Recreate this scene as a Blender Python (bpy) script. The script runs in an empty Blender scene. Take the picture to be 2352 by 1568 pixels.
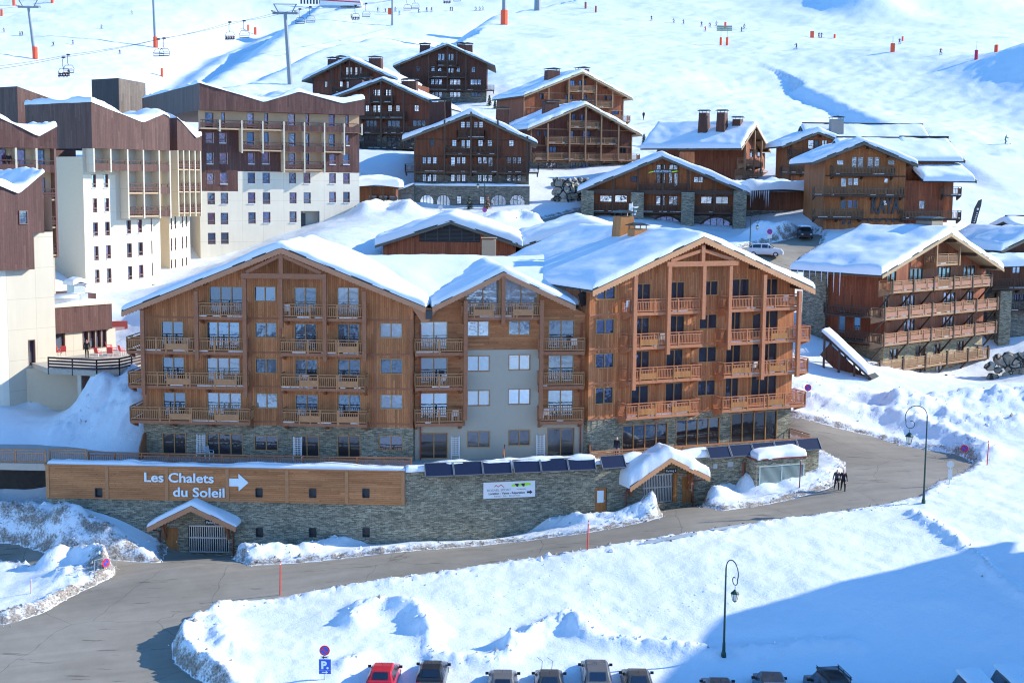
import bpy, math, random
import numpy as np
from mathutils import Vector
R = math.radians
rnd = random.Random(7)
SCN = bpy.context.scene
COL = SCN.collection

# ---------------------------------------------------------------- camera
FP, CX, CY, CAMZ = 3141.0, 1176.0, 784.0, 30.0      # focal length and centre in units of a 2352 px wide frame
TH, RO = math.atan(360 / FP), R(0.55)
fw = Vector((0, math.cos(TH), -math.sin(TH)))
u0 = Vector((0, math.sin(TH), math.cos(TH)))
r0 = Vector((1, 0, 0))
rt = r0 * math.cos(RO) + u0 * math.sin(RO)
up = u0 * math.cos(RO) - r0 * math.sin(RO)
CAM = Vector((0, 0, CAMZ))
cd = bpy.data.cameras.new('camera')
cam = bpy.data.objects.new('camera', cd)
COL.objects.link(cam)
cd.sensor_width = 36
cd.lens = FP / 2352 * 36
cd.clip_start = 1
cd.clip_end = 6000
from mathutils import Matrix
cam.matrix_world = Matrix(((rt.x, up.x, -fw.x, 0), (rt.y, up.y, -fw.y, 0), (rt.z, up.z, -fw.z, CAMZ), (0, 0, 0, 1)))
SCN.camera = cam

def ray(px, py):
    return fw + rt * ((px - CX) / FP) - up * ((py - CY) / FP)
def atY(px, py, Y):
    d = ray(px, py)
    return CAM + d * (Y / d.y)
def atZ(px, py, z):
    d = ray(px, py)
    return CAM + d * ((z - CAMZ) / d.z)

# ---------------------------------------------------------------- noise
def _h(ix, iy, s):
    n = (ix.astype(np.int64) * 374761393 + iy.astype(np.int64) * 668265263 + s * 144269504) & 0xffffffff
    n = ((n ^ (n >> 13)) * 1274126177) & 0xffffffff
    return ((n ^ (n >> 16)) & 0xffff) / 65535.0
def vn(x, y, s=0):
    x = np.asarray(x, float); y = np.asarray(y, float)
    ix = np.floor(x); iy = np.floor(y)
    fx = x - ix; fy = y - iy
    fx = fx * fx * (3 - 2 * fx); fy = fy * fy * (3 - 2 * fy)
    a = _h(ix, iy, s); b = _h(ix + 1, iy, s); c = _h(ix, iy + 1, s); d = _h(ix + 1, iy + 1, s)
    return (a * (1 - fx) + b * fx) * (1 - fy) + (c * (1 - fx) + d * fx) * fy - .5
def fbm(x, y, s=0, o=4):
    t = 0; a = 1.0
    for i in range(o):
        t = t + a * vn(x * 2 ** i, y * 2 ** i, s + i * 17); a *= .5
    return t

# ---------------------------------------------------------------- materials
MATS = {}
class NT:
    def __init__(s, name):
        s.m = bpy.data.materials.new(name); s.m.use_nodes = True
        s.t = s.m.node_tree; s.t.nodes.clear()
        s.out = s.n('ShaderNodeOutputMaterial'); s.b = s.n('ShaderNodeBsdfPrincipled')
        s.l(s.b.outputs[0], s.out.inputs[0])
    def n(s, t, **k):
        x = s.t.nodes.new(t)
        for a, v in k.items(): setattr(x, a, v)
        return x
    def l(s, a, b): s.t.links.new(a, b)
    def inp(s, sock, v):
        if v is None: return
        if hasattr(v, 'links') or isinstance(v, bpy.types.NodeSocket): s.l(v, sock)
        else: sock.default_value = v
    def ma(s, op, a, b=None, c=None):
        x = s.n('ShaderNodeMath', operation=op)
        s.inp(x.inputs[0], a); s.inp(x.inputs[1], b); s.inp(x.inputs[2], c)
        return x.outputs[0]
    def mix(s, f, a, b, mode='MIX'):
        x = s.n('ShaderNodeMix', data_type='RGBA', blend_type=mode)
        s.inp(x.inputs[0], f); s.inp(x.inputs[6], c4(a)); s.inp(x.inputs[7], c4(b))
        return x.outputs[2]
    def noise(s, vec, scale, detail=3, rough=.55):
        x = s.n('ShaderNodeTexNoise'); x.inputs['Scale'].default_value = scale
        x.inputs['Detail'].default_value = detail; x.inputs['Roughness'].default_value = rough
        if vec is not None: s.l(vec, x.inputs['Vector'])
        return x.outputs[0]
    def ramp(s, f, stops):
        x = s.n('ShaderNodeValToRGB'); e = x.color_ramp.elements
        while len(e) < len(stops): e.new(.5)
        for i, (p, c) in enumerate(stops):
            e[i].position = p; e[i].color = c4(c)
        s.l(f, x.inputs[0])
        return x.outputs[0]
    def xyz(s, kind='Object'):
        tc = s.n('ShaderNodeTexCoord'); sp = s.n('ShaderNodeSeparateXYZ')
        s.l(tc.outputs[kind], sp.inputs[0])
        s.tc = tc.outputs[kind]
        return sp.outputs
    def comb(s, x, y, z=0.0):
        c = s.n('ShaderNodeCombineXYZ')
        s.inp(c.inputs[0], x); s.inp(c.inputs[1], y); s.inp(c.inputs[2], z)
        return c.outputs[0]
    def bump(s, h, st=.3, d=.02):
        b = s.n('ShaderNodeBump'); b.inputs['Strength'].default_value = st; b.inputs['Distance'].default_value = d
        s.l(h, b.inputs['Height']); s.l(b.outputs[0], s.b.inputs['Normal'])
    def done(s, col=None, rough=None, metal=None, spec=None):
        if col is not None: s.inp(s.b.inputs['Base Color'], c4(col))
        if rough is not None: s.inp(s.b.inputs['Roughness'], rough)
        if metal is not None: s.b.inputs['Metallic'].default_value = metal
        if spec is not None: s.b.inputs['Specular IOR Level'].default_value = spec
        MATS[s.m.name] = s.m
        return s.m
def c4(c):
    if isinstance(c, (tuple, list)) and len(c) == 3: return (*c, 1)
    return c
def plain(name, col, rough=.6, metal=0, spec=.4, var=.15, vs=3):
    t = NT(name); t.xyz()
    nz = t.noise(t.tc, vs, 4)
    f = t.ma('MULTIPLY_ADD', nz, 2 * var, 1 - var)
    c = t.mix(1.0, col, t.comb(f, f, f), 'MULTIPLY')
    return t.done(c, rough, metal, spec)
def wood(name, cols, plank=.17, horiz=False, gap=.07, dark=.35, joint=3.1):
    t = NT(name); o = t.xyz()
    u = t.ma('ADD', o[0], o[1]); v = o[2]
    if horiz: u, v = v, u
    q = t.ma('DIVIDE', u, plank); i = t.ma('FLOOR', q); fr = t.ma('SUBTRACT', q, i)
    jo = t.ma('MULTIPLY', t.ma('FRACT', t.ma('MULTIPLY', i, .618)), joint)
    j = t.ma('FLOOR', t.ma('DIVIDE', t.ma('ADD', v, jo), joint))
    w = t.n('ShaderNodeTexWhiteNoise', noise_dimensions='2D'); t.l(t.comb(i, j), w.inputs['Vector'])
    base = t.ramp(w.outputs[0], [(k / (len(cols) - 1), c) for k, c in enumerate(cols)])
    gr = t.noise(t.comb(t.ma('MULTIPLY', u, 14.), t.ma('MULTIPLY', v, 1.3), t.ma('MULTIPLY', i, 3.7)), 1.5, 4, .65)
    blot = t.noise(t.tc, .35, 3)
    f = t.ma('ADD', t.ma('MULTIPLY_ADD', gr, .8, .5), t.ma('MULTIPLY_ADD', t.noise(t.comb(t.ma('MULTIPLY', u, .9), t.ma('MULTIPLY', v, .16)), 1.0, 3), .9, -.35))
    knots = t.noise(t.comb(t.ma('MULTIPLY', u, 9.), t.ma('MULTIPLY', v, 5.)), 1.0, 1)
    kd = t.ma('MULTIPLY', t.ma('GREATER_THAN', knots, .69), .45)
    gm = t.ma('MULTIPLY', t.ma('LESS_THAN', fr, gap / plank * .24), 1 - dark)
    f2 = t.ma('MULTIPLY', t.ma('MULTIPLY', f, t.ma('SUBTRACT', 1.0, gm)), t.ma('SUBTRACT', 1.0, kd))
    c = t.mix(1.0, base, t.comb(f2, f2, f2), 'MULTIPLY')
    t.bump(t.ma('SUBTRACT', 1.0, gm), .4, .02)
    return t.done(c, .62, 0, .3)
def stone(name, c1, c2, mort, bw=.34, bh=.085, tint=((.55, .6, .5), (1.1, 1.1, 1.0), (1.25, 1.1, .9))):
    t = NT(name); o = t.xyz()
    u = t.ma('ADD', o[0], o[1])
    wob = t.noise(t.tc, 1.1, 2)
    vec = t.comb(t.ma('ADD', u, t.ma('MULTIPLY', wob, .25)), t.ma('ADD', o[2], t.ma('MULTIPLY', wob, .12)))
    b = t.n('ShaderNodeTexBrick'); t.l(vec, b.inputs['Vector'])
    b.inputs['Scale'].default_value = 1; b.inputs['Brick Width'].default_value = bw; b.inputs['Row Height'].default_value = bh
    b.inputs['Mortar Size'].default_value = .011; b.inputs['Mortar Smooth'].default_value = .3
    b.inputs['Color1'].default_value = c4(c1); b.inputs['Color2'].default_value = c4(c2); b.inputs['Mortar'].default_value = c4(mort)
    b.offset = .43; b.squash = 1.5; b.squash_frequency = 3
    n1 = t.noise(t.comb(t.ma('MULTIPLY', u, 2.4), t.ma('MULTIPLY', o[2], 9.)), 1.0, 2)
    tn = t.ramp(n1, [(.3, tint[0]), (.5, tint[1]), (.72, tint[2])])
    n2 = t.noise(t.tc, .5, 3)
    f = t.ma('MULTIPLY_ADD', n2, .7, .65)
    c = t.mix(1.0, t.mix(1.0, b.outputs[0], tn, 'MULTIPLY'), t.comb(f, f, f), 'MULTIPLY')
    t.bump(t.ma('SUBTRACT', n1, b.outputs['Fac']), .7, .04)
    return t.done(c, .85, 0, .2)
def concrete(name, col, jx=2.8, jz=2.7, var=.08):
    t = NT(name); o = t.xyz()
    u = t.ma('ADD', o[0], o[1])
    g = t.ma('MAXIMUM', t.ma('LESS_THAN', t.ma('FRACT', t.ma('DIVIDE', u, jx)), .012), t.ma('LESS_THAN', t.ma('FRACT', t.ma('DIVIDE', o[2], jz)), .012))
    n = t.noise(t.tc, .5, 5); st = t.noise(t.comb(t.ma('MULTIPLY', u, 1.5), t.ma('MULTIPLY', o[2], .12)), 1.0, 4)
    f = t.ma('MULTIPLY', t.ma('MULTIPLY_ADD', t.ma('ADD', n, st), var * 2, 1 - 2 * var), t.ma('SUBTRACT', 1.0, t.ma('MULTIPLY', g, .3)))
    return t.done(t.mix(1.0, col, t.comb(f, f, f), 'MULTIPLY'), .85, 0, .2)
def glass(name, col=(.012, .018, .03), tint=(.26, .42, .6), refl=.3, rough=.015, wav=.8, curtain=False):
    t = NT(name); t.xyz()
    g = t.n('ShaderNodeBsdfGlossy'); g.inputs['Roughness'].default_value = rough
    g.inputs['Color'].default_value = c4(tint)
    n = t.noise(t.tc, 1.3, 2)
    bp = t.n('ShaderNodeBump'); bp.inputs['Strength'].default_value = wav; bp.inputs['Distance'].default_value = .012
    t.l(n, bp.inputs['Height']); t.l(bp.outputs[0], g.inputs['Normal'])
    oi = t.n('ShaderNodeObjectInfo')
    mx = t.n('ShaderNodeMixShader')
    t.l(t.ma('MULTIPLY_ADD', oi.outputs['Random'], .9 * refl, .5 * refl), mx.inputs[0])
    t.l(t.b.outputs[0], mx.inputs[1]); t.l(g.outputs[0], mx.inputs[2]); t.l(mx.outputs[0], t.out.inputs[0])
    if curtain: col = t.mix(t.ma('GREATER_THAN', t.ma('FRACT', t.ma('MULTIPLY', oi.outputs['Random'], 7.31)), .74), col, (.34, .32, .29))
    return t.done(col, .3)
def snow_mat(name, base=(.75, .805, .845), attr=False):
    t = NT(name); t.xyz()
    n = t.noise(t.tc, 1.2, 5, .6); n2 = t.noise(t.tc, 9, 3, .6)
    col = base
    if attr:
        a = t.n('ShaderNodeAttribute'); a.attribute_name = 'dirt'
        nd = t.ma('ADD', t.ma('MULTIPLY', t.noise(t.tc, 1.1, 3), .55), t.ma('MULTIPLY', t.noise(t.tc, 7, 4, .7), .45))
        k = t.ma('MULTIPLY', t.ma('SUBTRACT', nd, t.ma('SUBTRACT', .68, t.ma('MULTIPLY', a.outputs['Fac'], .34))), 7.0); k.node.use_clamp = True
        dc = t.ramp(t.noise(t.tc, 6, 4), [(.3, (.07, .055, .045)), (.55, (.26, .21, .16)), (.75, (.5, .46, .4))])
        col = t.mix(t.ma('MINIMUM', k, .92), base, dc)
    if attr:
        sp = t.xyz(); tr = t.noise(t.comb(t.ma('MULTIPLY', t.ma('ADD', t.ma('MULTIPLY', sp[0], .8), t.ma('MULTIPLY', sp[1], .6)), .07), t.ma('MULTIPLY', t.ma('SUBTRACT', t.ma('MULTIPLY', sp[1], .8), t.ma('MULTIPLY', sp[0], .6)), 1.3)), 1.0, 4, .6)
        n = t.ma('ADD', n, t.ma('MULTIPLY', tr, .9))
    t.bump(t.ma('ADD', n, t.ma('MULTIPLY', n2, .35)), .55 if attr else .3, .12)
    t.b.inputs['Subsurface Weight'].default_value = 0
    return t.done(col, .55, 0, .25)

snow = snow_mat('snow'); snow_g = snow_mat('ground_snow', attr=True)
woodL = wood('larch_vertical', [(0.329, 0.126, 0.046), (0.471, 0.192, 0.071), (0.401, 0.151, 0.054), (0.541, 0.228, 0.090), (0.365, 0.139, 0.053), (0.495, 0.207, 0.078)])
woodR = wood('larch_vertical_orange', [(0.359, 0.120, 0.042), (0.539, 0.205, 0.074), (0.439, 0.151, 0.054), (0.598, 0.237, 0.093), (0.379, 0.131, 0.045), (0.519, 0.190, 0.071)])  # brighter, redder boards for the third gable
woodH = wood('larch_horizontal', [(0.307, 0.120, 0.045), (0.455, 0.187, 0.071), (0.375, 0.143, 0.054), (0.489, 0.207, 0.084)], .16, True)
woodP = wood('sign_boards', [(0.374, 0.152, 0.056), (0.486, 0.208, 0.081), (0.421, 0.172, 0.063), (0.524, 0.236, 0.098)], .15, True, dark=.45)
hotelwood = wood('hotel_boards', [(0.288, 0.099, 0.030),(0.384, 0.142, 0.045),(0.320, 0.115, 0.036),(0.432, 0.165, 0.054)], .2)
beam = plain('timber', (.31, .125, .06), .6, var=.3, vs=4)
beamR = plain('timber_orange', (.45, .175, .08), .6, var=.25, vs=4)
beamL = plain('light_timber', (.43, .205, .088), .6, var=.25, vs=4)
frameW = plain('window_timber', (.42, .22, .08), .5, var=.2)
fascia = plain('fascia_timber', (0.470, 0.225, 0.117), .6, var=.22, vs=2)
fasciaR = plain('fascia_timber_orange', (.58, .29, .14), .6, var=.2, vs=2)
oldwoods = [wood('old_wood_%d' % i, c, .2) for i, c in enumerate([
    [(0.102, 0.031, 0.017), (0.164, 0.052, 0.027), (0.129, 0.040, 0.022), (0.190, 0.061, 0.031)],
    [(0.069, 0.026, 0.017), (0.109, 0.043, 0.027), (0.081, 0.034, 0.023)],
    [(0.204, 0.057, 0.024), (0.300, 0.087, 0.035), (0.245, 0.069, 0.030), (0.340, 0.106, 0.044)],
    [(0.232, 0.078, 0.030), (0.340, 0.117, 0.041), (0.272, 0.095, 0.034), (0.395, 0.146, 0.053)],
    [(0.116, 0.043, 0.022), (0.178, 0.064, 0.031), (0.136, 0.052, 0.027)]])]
darkbeam = plain('old_timber', (.07, .042, .028), .7, var=.3)
oldbeam = plain('weathered_timber', (.3, .17, .09), .7, var=.3)
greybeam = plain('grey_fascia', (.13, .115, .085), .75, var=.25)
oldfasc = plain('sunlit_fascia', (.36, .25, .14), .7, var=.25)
metalroof = plain('roof_metal', (.028, .034, .03), .5, .2)
stoneW = stone('ledge_stone', (.19, .18, .15), (.45, .42, .34), (.05, .05, .048))
stoneD = stone('old_stone', (.12, .12, .115), (.24, .235, .22), (.05, .05, .048), .5, .16)
render_w = plain('grey_render', (.42, .39, .315), .9, var=.05)
cream = concrete('cream_concrete', (.6, .545, .43))
white_c = concrete('white_concrete', (.72, .66, .53))
beige = plain('beige_render', (.62, .52, .37), .9, var=.06)
tan = plain('tan_render', (.55, .38, .24), .9, var=.1)
purple = wood('plum_cladding', [(0.084, 0.037, 0.031), (0.116, 0.054, 0.044), (0.096, 0.043, 0.037), (0.136, 0.070, 0.056), (0.102, 0.046, 0.039)], .22, dark=.45)
purpleD = wood('dark_and_shaded_plum', [(.05, .03, .032), (.065, .04, .042), (.055, .034, .036)], .22, dark=.5)
plumbeam = plain('plum_timber', (.2, .115, .1), .7, var=.2)
glassM = glass('window_glass', curtain=True); glassD = glass('dark_glass', refl=.14); glassB = glass('bright_glass', (.05, .06, .07), (.8, .86, .9), .6, .03)
glassR = glass('blue_glass', (.01,.014,.03), (.35,.5,.9), .17)
glassW = glass('pale_glass', tint=(.5, .66, .78), refl=.42, curtain=True)
glassP = glass('patio_glass', (.006, .006, .008), (.55, .7, .9), .12)
asphalt_c = None
black = plain('black', (.012, .012, .014), .5); dgrey = plain('dark_grey', (.05, .055, .06), .5)
steel = plain('galvanised_steel', (.5, .53, .54), .4, .6); whitep = plain('white_plastic', (.8, .8, .8), .4, var=.04)
lettering = plain('white_lettering', (.72, .84, .88), .45, var=.03)
panelm = plain('solar_collector', (.014, .016, .04), .25, spec=.6, var=.2)
red = plain('red_paint', (.72, .05, .03), .5, var=.1); orange = plain('orange_pad', (.85, .1, .03), .6, var=.1)
blue = plain('sign_blue', (.02, .1, .55), .4, var=.05); signred = plain('sign_red', (.75, .02, .03), .4, var=.05)
lampgreen = plain('lamp_green', (.012, .05, .04), .45); doorw = wood('door_wood', [(.36, .15, .045), (.42, .18, .06), (.38, .16, .05)], .12, dark=.6)
copper = plain('copper_pipe', (.28, .06, .04), .4, .3); lampglass = plain('lamp_glass', (.75, .72, .6), .2)
skinm = plain('skin', (.6, .35, .25), .5, var=.05)
louvre = plain('louvre_green_grey', (.5, .6, .56), .5, .1, var=.05)
redchair = plain('red_fabric', (.72, .09, .09), .7, var=.1)
limegreen = plain('lime_green', (.42, .85, .03), .5, var=.05)

# ---------------------------------------------------------------- mesh building
class MB:
    def __init__(s): s.v = []; s.f = []; s.m = []
    def face(s, pts, mi=0):
        k = len(s.v); s.v += [tuple(p) for p in pts]; s.f.append(tuple(range(k, k + len(pts)))); s.m.append(mi)
    def box(s, x0, x1, y0, y1, z0, z1, mi=0):
        k = len(s.v)
        s.v += [(x, y, z) for z in (z0, z1) for y in (y0, y1) for x in (x0, x1)]
        for f in ((0, 2, 3, 1), (4, 5, 7, 6), (0, 1, 5, 4), (2, 6, 7, 3), (0, 4, 6, 2), (1, 3, 7, 5)):
            s.f.append(tuple(k + i for i in f)); s.m.append(mi)
        return s
    def prism(s, poly, y0, y1, mi=0, axis='y'):
        n = len(poly); k = len(s.v)
        mk = (lambda a, b, c: (a, c, b)) if axis == 'y' else ((lambda a, b, c: (c, a, b)) if axis == 'x' else (lambda a, b, c: (a, b, c)))
        s.v += [mk(a, b, y0) for a, b in poly] + [mk(a, b, y1) for a, b in poly]
        s.f.append(tuple(k + i for i in range(n))); s.f.append(tuple(k + n + i for i in range(n - 1, -1, -1)))
        s.m += [mi, mi]
        for i in range(n):
            j = (i + 1) % n
            s.f.append((k + i, k + n + i, k + n + j, k + j)); s.m.append(mi)
        return s
    def beam(s, p, q, w, h=None, mi=0):
        p = Vector(p); q = Vector(q); h = h or w; d = (q - p).normalized()
        a = d.cross(Vector((0, 0, 1)))
        a = Vector((1, 0, 0)) if a.length < 1e-4 else a.normalized()
        b = a.cross(d).normalized(); k = len(s.v)
        for c in (p, q):
            for e, g in ((-1, -1), (1, -1), (1, 1), (-1, 1)):
                s.v.append(tuple(c + a * (w / 2 * e) + b * (h / 2 * g)))
        for f in ((0, 3, 2, 1), (4, 5, 6, 7), (0, 1, 5, 4), (1, 2, 6, 5), (2, 3, 7, 6), (3, 0, 4, 7)):
            s.f.append(tuple(k + i for i in f)); s.m.append(mi)
        return s
    def tube(s, pts, r, n=8, mi=0, caps=True):
        pts = [Vector(p) for p in pts]; rs = r if isinstance(r, (list, tuple)) else [r] * len(pts)
        k0 = len(s.v); a = None
        for i, p in enumerate(pts):
            d = (pts[min(i + 1, len(pts) - 1)] - pts[max(i - 1, 0)]).normalized()
            if a is None:
                a = d.cross(Vector((0, 1, 0)) if abs(d.y) < .9 else Vector((1, 0, 0))).normalized()
            else: a = (a - d * a.dot(d)).normalized()
            b = d.cross(a)
            for j in range(n):
                t = 2 * math.pi * j / n
                s.v.append(tuple(p + (a * math.cos(t) + b * math.sin(t)) * rs[i]))
        for i in range(len(pts) - 1):
            for j in range(n):
                q = (j + 1) % n
                s.f.append((k0 + i * n + j, k0 + i * n + q, k0 + (i + 1) * n + q, k0 + (i + 1) * n + j)); s.m.append(mi)
        if caps:
            s.f.append(tuple(k0 + j for j in range(n - 1, -1, -1))); s.m.append(mi)
            e = k0 + (len(pts) - 1) * n
            s.f.append(tuple(e + j for j in range(n))); s.m.append(mi)
        return s
    def lathe(s, prof, c=(0, 0, 0), n=12, mi=0):
        return s.tube([(c[0], c[1], c[2] + z) for _, z in prof], [max(r, .001) for r, _ in prof], n, mi)
    def disc(s, c, r, y0, y1, n=20, mi=0):
        return s.prism([(c[0] + r * math.cos(2 * math.pi * i / n), c[1] + r * math.sin(2 * math.pi * i / n)) for i in range(n)], y0, y1, mi)
    def build(s, name, mats, parent=None, smooth=False, loc=None):
        me = bpy.data.meshes.new(name); me.from_pydata(s.v, [], s.f)
        return mkobj(name, me, mats, parent, smooth, loc, s.m)
def mkobj(name, me, mats, parent=None, smooth=False, loc=None, mi=None):
    if not isinstance(mats, (list, tuple)): mats = [mats]
    for m in mats: me.materials.append(m)
    if mi is not None and len(mats) > 1: me.polygons.foreach_set('material_index', mi)
    if smooth: me.polygons.foreach_set('use_smooth', [True] * len(me.polygons))
    me.update()
    o = bpy.data.objects.new(name, me); COL.objects.link(o)
    if parent: o.parent = parent
    if loc is not None: o.location = loc
    return o
def inst(name, me, parent=None, loc=None, rz=0):
    o = bpy.data.objects.new(name, me); COL.objects.link(o)
    if parent: o.parent = parent
    if loc is not None: o.location = loc
    if rz: o.rotation_euler.z = rz
    return o
def thing(name, label, cat, loc=(0, 0, 0), rz=0, group=None):
    o = bpy.data.objects.new(name, None); COL.objects.link(o)
    o.location = loc; o.rotation_euler.z = rz; o.empty_display_size = .3
    return tag(o, label, cat, group)
def tag(o, label=None, cat=None, group=None, kind=None):
    if label: o['label'] = label
    if cat: o['category'] = cat
    if group: o['group'] = group
    if kind: o['kind'] = kind
    return o
def dup(o, parent=None, loc=None, rz=None, label=None, sc=None):
    c = o.copy(); COL.objects.link(c)
    if parent: c.parent = parent
    if loc is not None: c.location = loc
    if rz is not None: c.rotation_euler.z = rz
    if sc: c.scale = (sc, sc, sc)
    if label: c['label'] = label
    for ch in list(o.children): dup(ch, c)
    return c
def ordn(i): return ['first', 'second', 'third', 'fourth', 'fifth', 'sixth', 'seventh', 'eighth', 'ninth', 'tenth', 'eleventh', 'twelfth'][i]
def text(name, body, size, mats, parent, loc, depth=.03, rx=90, sx=1.0, bold=0.0, align='CENTER'):
    cu = bpy.data.curves.new(name, 'FONT'); cu.body = body; cu.size = size; cu.extrude = depth; cu.offset = bold
    cu.align_x = align; cu.resolution_u = 3
    to = bpy.data.objects.new('t', cu)
    me = bpy.data.meshes.new_from_object(to); bpy.data.objects.remove(to)
    c, s_ = math.cos(R(rx)), math.sin(R(rx))
    me.transform(Matrix(((sx, 0, 0, 0), (0, c, -s_, 0), (0, s_, c, 0), (0, 0, 0, 1))))
    return mkobj(name, me, mats, parent, False, loc)

# ---------------------------------------------------------------- building frame
class Bld:
    """local x runs along the facade, local y goes into the building, z is up; the Empty stands at the facade's first corner"""
    def __init__(s, name, label, cat, org, rot, group=None):
        s.o = Vector(org); s.r = R(rot); s.t = Vector((math.cos(s.r), math.sin(s.r), 0)); s.i = Vector((-math.sin(s.r), math.cos(s.r), 0))
        s.root = thing(name, label, cat, s.o, s.r, group)
    def hit(s, px, py, off=0.0):
        d = ray(px, py); p0 = s.o - s.i * off
        k = (p0 - CAM).dot(s.i) / d.dot(s.i)
        p = CAM + d * k - s.o
        return p.dot(s.t), p.z
    def w(s, x, y, z): return s.o + s.t * x + s.i * y + Vector((0, 0, z))

def clip(poly, lines):
    for (a, b) in lines:                      # keep z <= a + b*x
        out = []
        for i in range(len(poly)):
            p, q = poly[i], poly[(i + 1) % len(poly)]
            dp = p[1] - (a + b * p[0]); dq = q[1] - (a + b * q[0])
            if dp <= 1e-6: out.append(p)
            if (dp < -1e-6 and dq > 1e-6) or (dp > 1e-6 and dq < -1e-6):
                k = dp / (dp - dq); out.append((p[0] + (q[0] - p[0]) * k, p[1] + (q[1] - p[1]) * k))
        poly = out
        if len(poly) < 3: return []
    return poly
def line2(p, q):
    b = (q[1] - p[1]) / (q[0] - p[0]); return (p[1] - b * p[0], b)
def uniq(v, e=.004):
    v = sorted(v); o = [v[0]]
    for a in v[1:]:
        if a - o[-1] > e: o.append(a)
    return o
def facade(W, z0, zt, lines, holes, bands, y=0.0, x0=0.0):
    """front wall with window holes; bands = [(upper z, key)]; returns {key: MB}"""
    xs = uniq([x0, x0 + W] + [h[0] for h in holes] + [h[2] for h in holes] )
    zs = uniq([z0, zt] + [h[1] for h in holes] + [h[3] for h in holes] + [b[0] for b in bands])
    xs = [x for x in xs if x0 - 1e-6 <= x <= x0 + W + 1e-6]; zs = [z for z in zs if z0 - 1e-6 <= z <= zt + 1e-6]
    out = {}
    for a, b in zip(xs, xs[1:]):
        for c, d in zip(zs, zs[1:]):
            mx, mz = (a + b) / 2, (c + d) / 2
            if any(h[0] < mx < h[2] and h[1] < mz < h[3] for h in holes): continue
            p = clip([(a, c), (b, c), (b, d), (a, d)], lines)
            if not p: continue
            key = next((k for zz, k in bands if mz < zz), bands[-1][1])
            out.setdefault(key, MB()).face([(q[0], y, q[1]) for q in p])
    return out

WCACHE = {}
def window(parent, x0, z0, x1, z1, style='fr2', fm=None, gm=None, lines=None, y=0.0, proud=.04, deep=.12):
    """window > pane; the frame lines its hole in the wall"""
    fm = fm or frameW; gm = gm or glassM
    w, h = round(x1 - x0, 2), round(z1 - z0, 2)
    key = (w, h, style, fm.name, gm.name, proud, deep)
    if lines is None and key in WCACHE:
        a, b = WCACHE[key]
        o = inst('window', a, parent, (x0, y, z0)); inst('pane', b, o); return o
    f, g = MB(), MB(); t = .065 if w > .5 else .05
    if lines is None:
        f.box(0, w, -proud, deep, 0, t); f.box(0, w, -proud, deep, h - t, h)
        f.box(0, t, -proud, deep, t, h - t); f.box(w - t, w, -proud, deep, t, h - t)
        n = {'fr2': 2, 'fr3': 3, 'fr4': 4, 'grid': 1, 'fix': 1, 'grid2': 2}[style]
        for i in range(1, n): f.box(w * i / n - t * .6, w * i / n + t * .6, 0, deep - .03, t, h - t)
        if style[:4] == 'grid':
            for k in range(n):
                f.box(w * (k + .5) / n - .02, w * (k + .5) / n + .02, .03, deep - .05, t, h - t)
            for k in (1, 2): f.box(t, w - t, .032, deep - .052, h * k / 3 - .02, h * k / 3 + .02)
        g.face([(0, deep - .03, 0), (w, deep - .03, 0), (w, deep - .03, h), (0, deep - .03, h)])
    else:
        L = [(a + b * x0 - z0, b) for a, b in lines]
        p = clip([(0, 0), (w, 0), (w, h), (0, h)], L)
        if not p: return None
        for i in range(len(p)):
            a, b = p[i], p[(i + 1) % len(p)]
            if math.dist(a, b) > .03: f.beam((a[0], .04, a[1]), (b[0], .04, b[1]), .16, t * 2)
        n = {'fr2': 2, 'fr3': 3, 'fr4': 4}.get(style, 1)
        for i in range(1, n):
            x = w * i / n; top = min([h] + [a + b * x for a, b in L])
            if top > .2: f.box(x - t * .6, x + t * .6, 0, deep - .03, 0, top)
        g.face([(q[0], deep - .03, q[1]) for q in p])
    a = f.build('window', fm, parent, loc=(x0, y, z0)); b = g.build('pane', gm, a)
    if lines is None: WCACHE[key] = (a.data, b.data)
    return a

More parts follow.
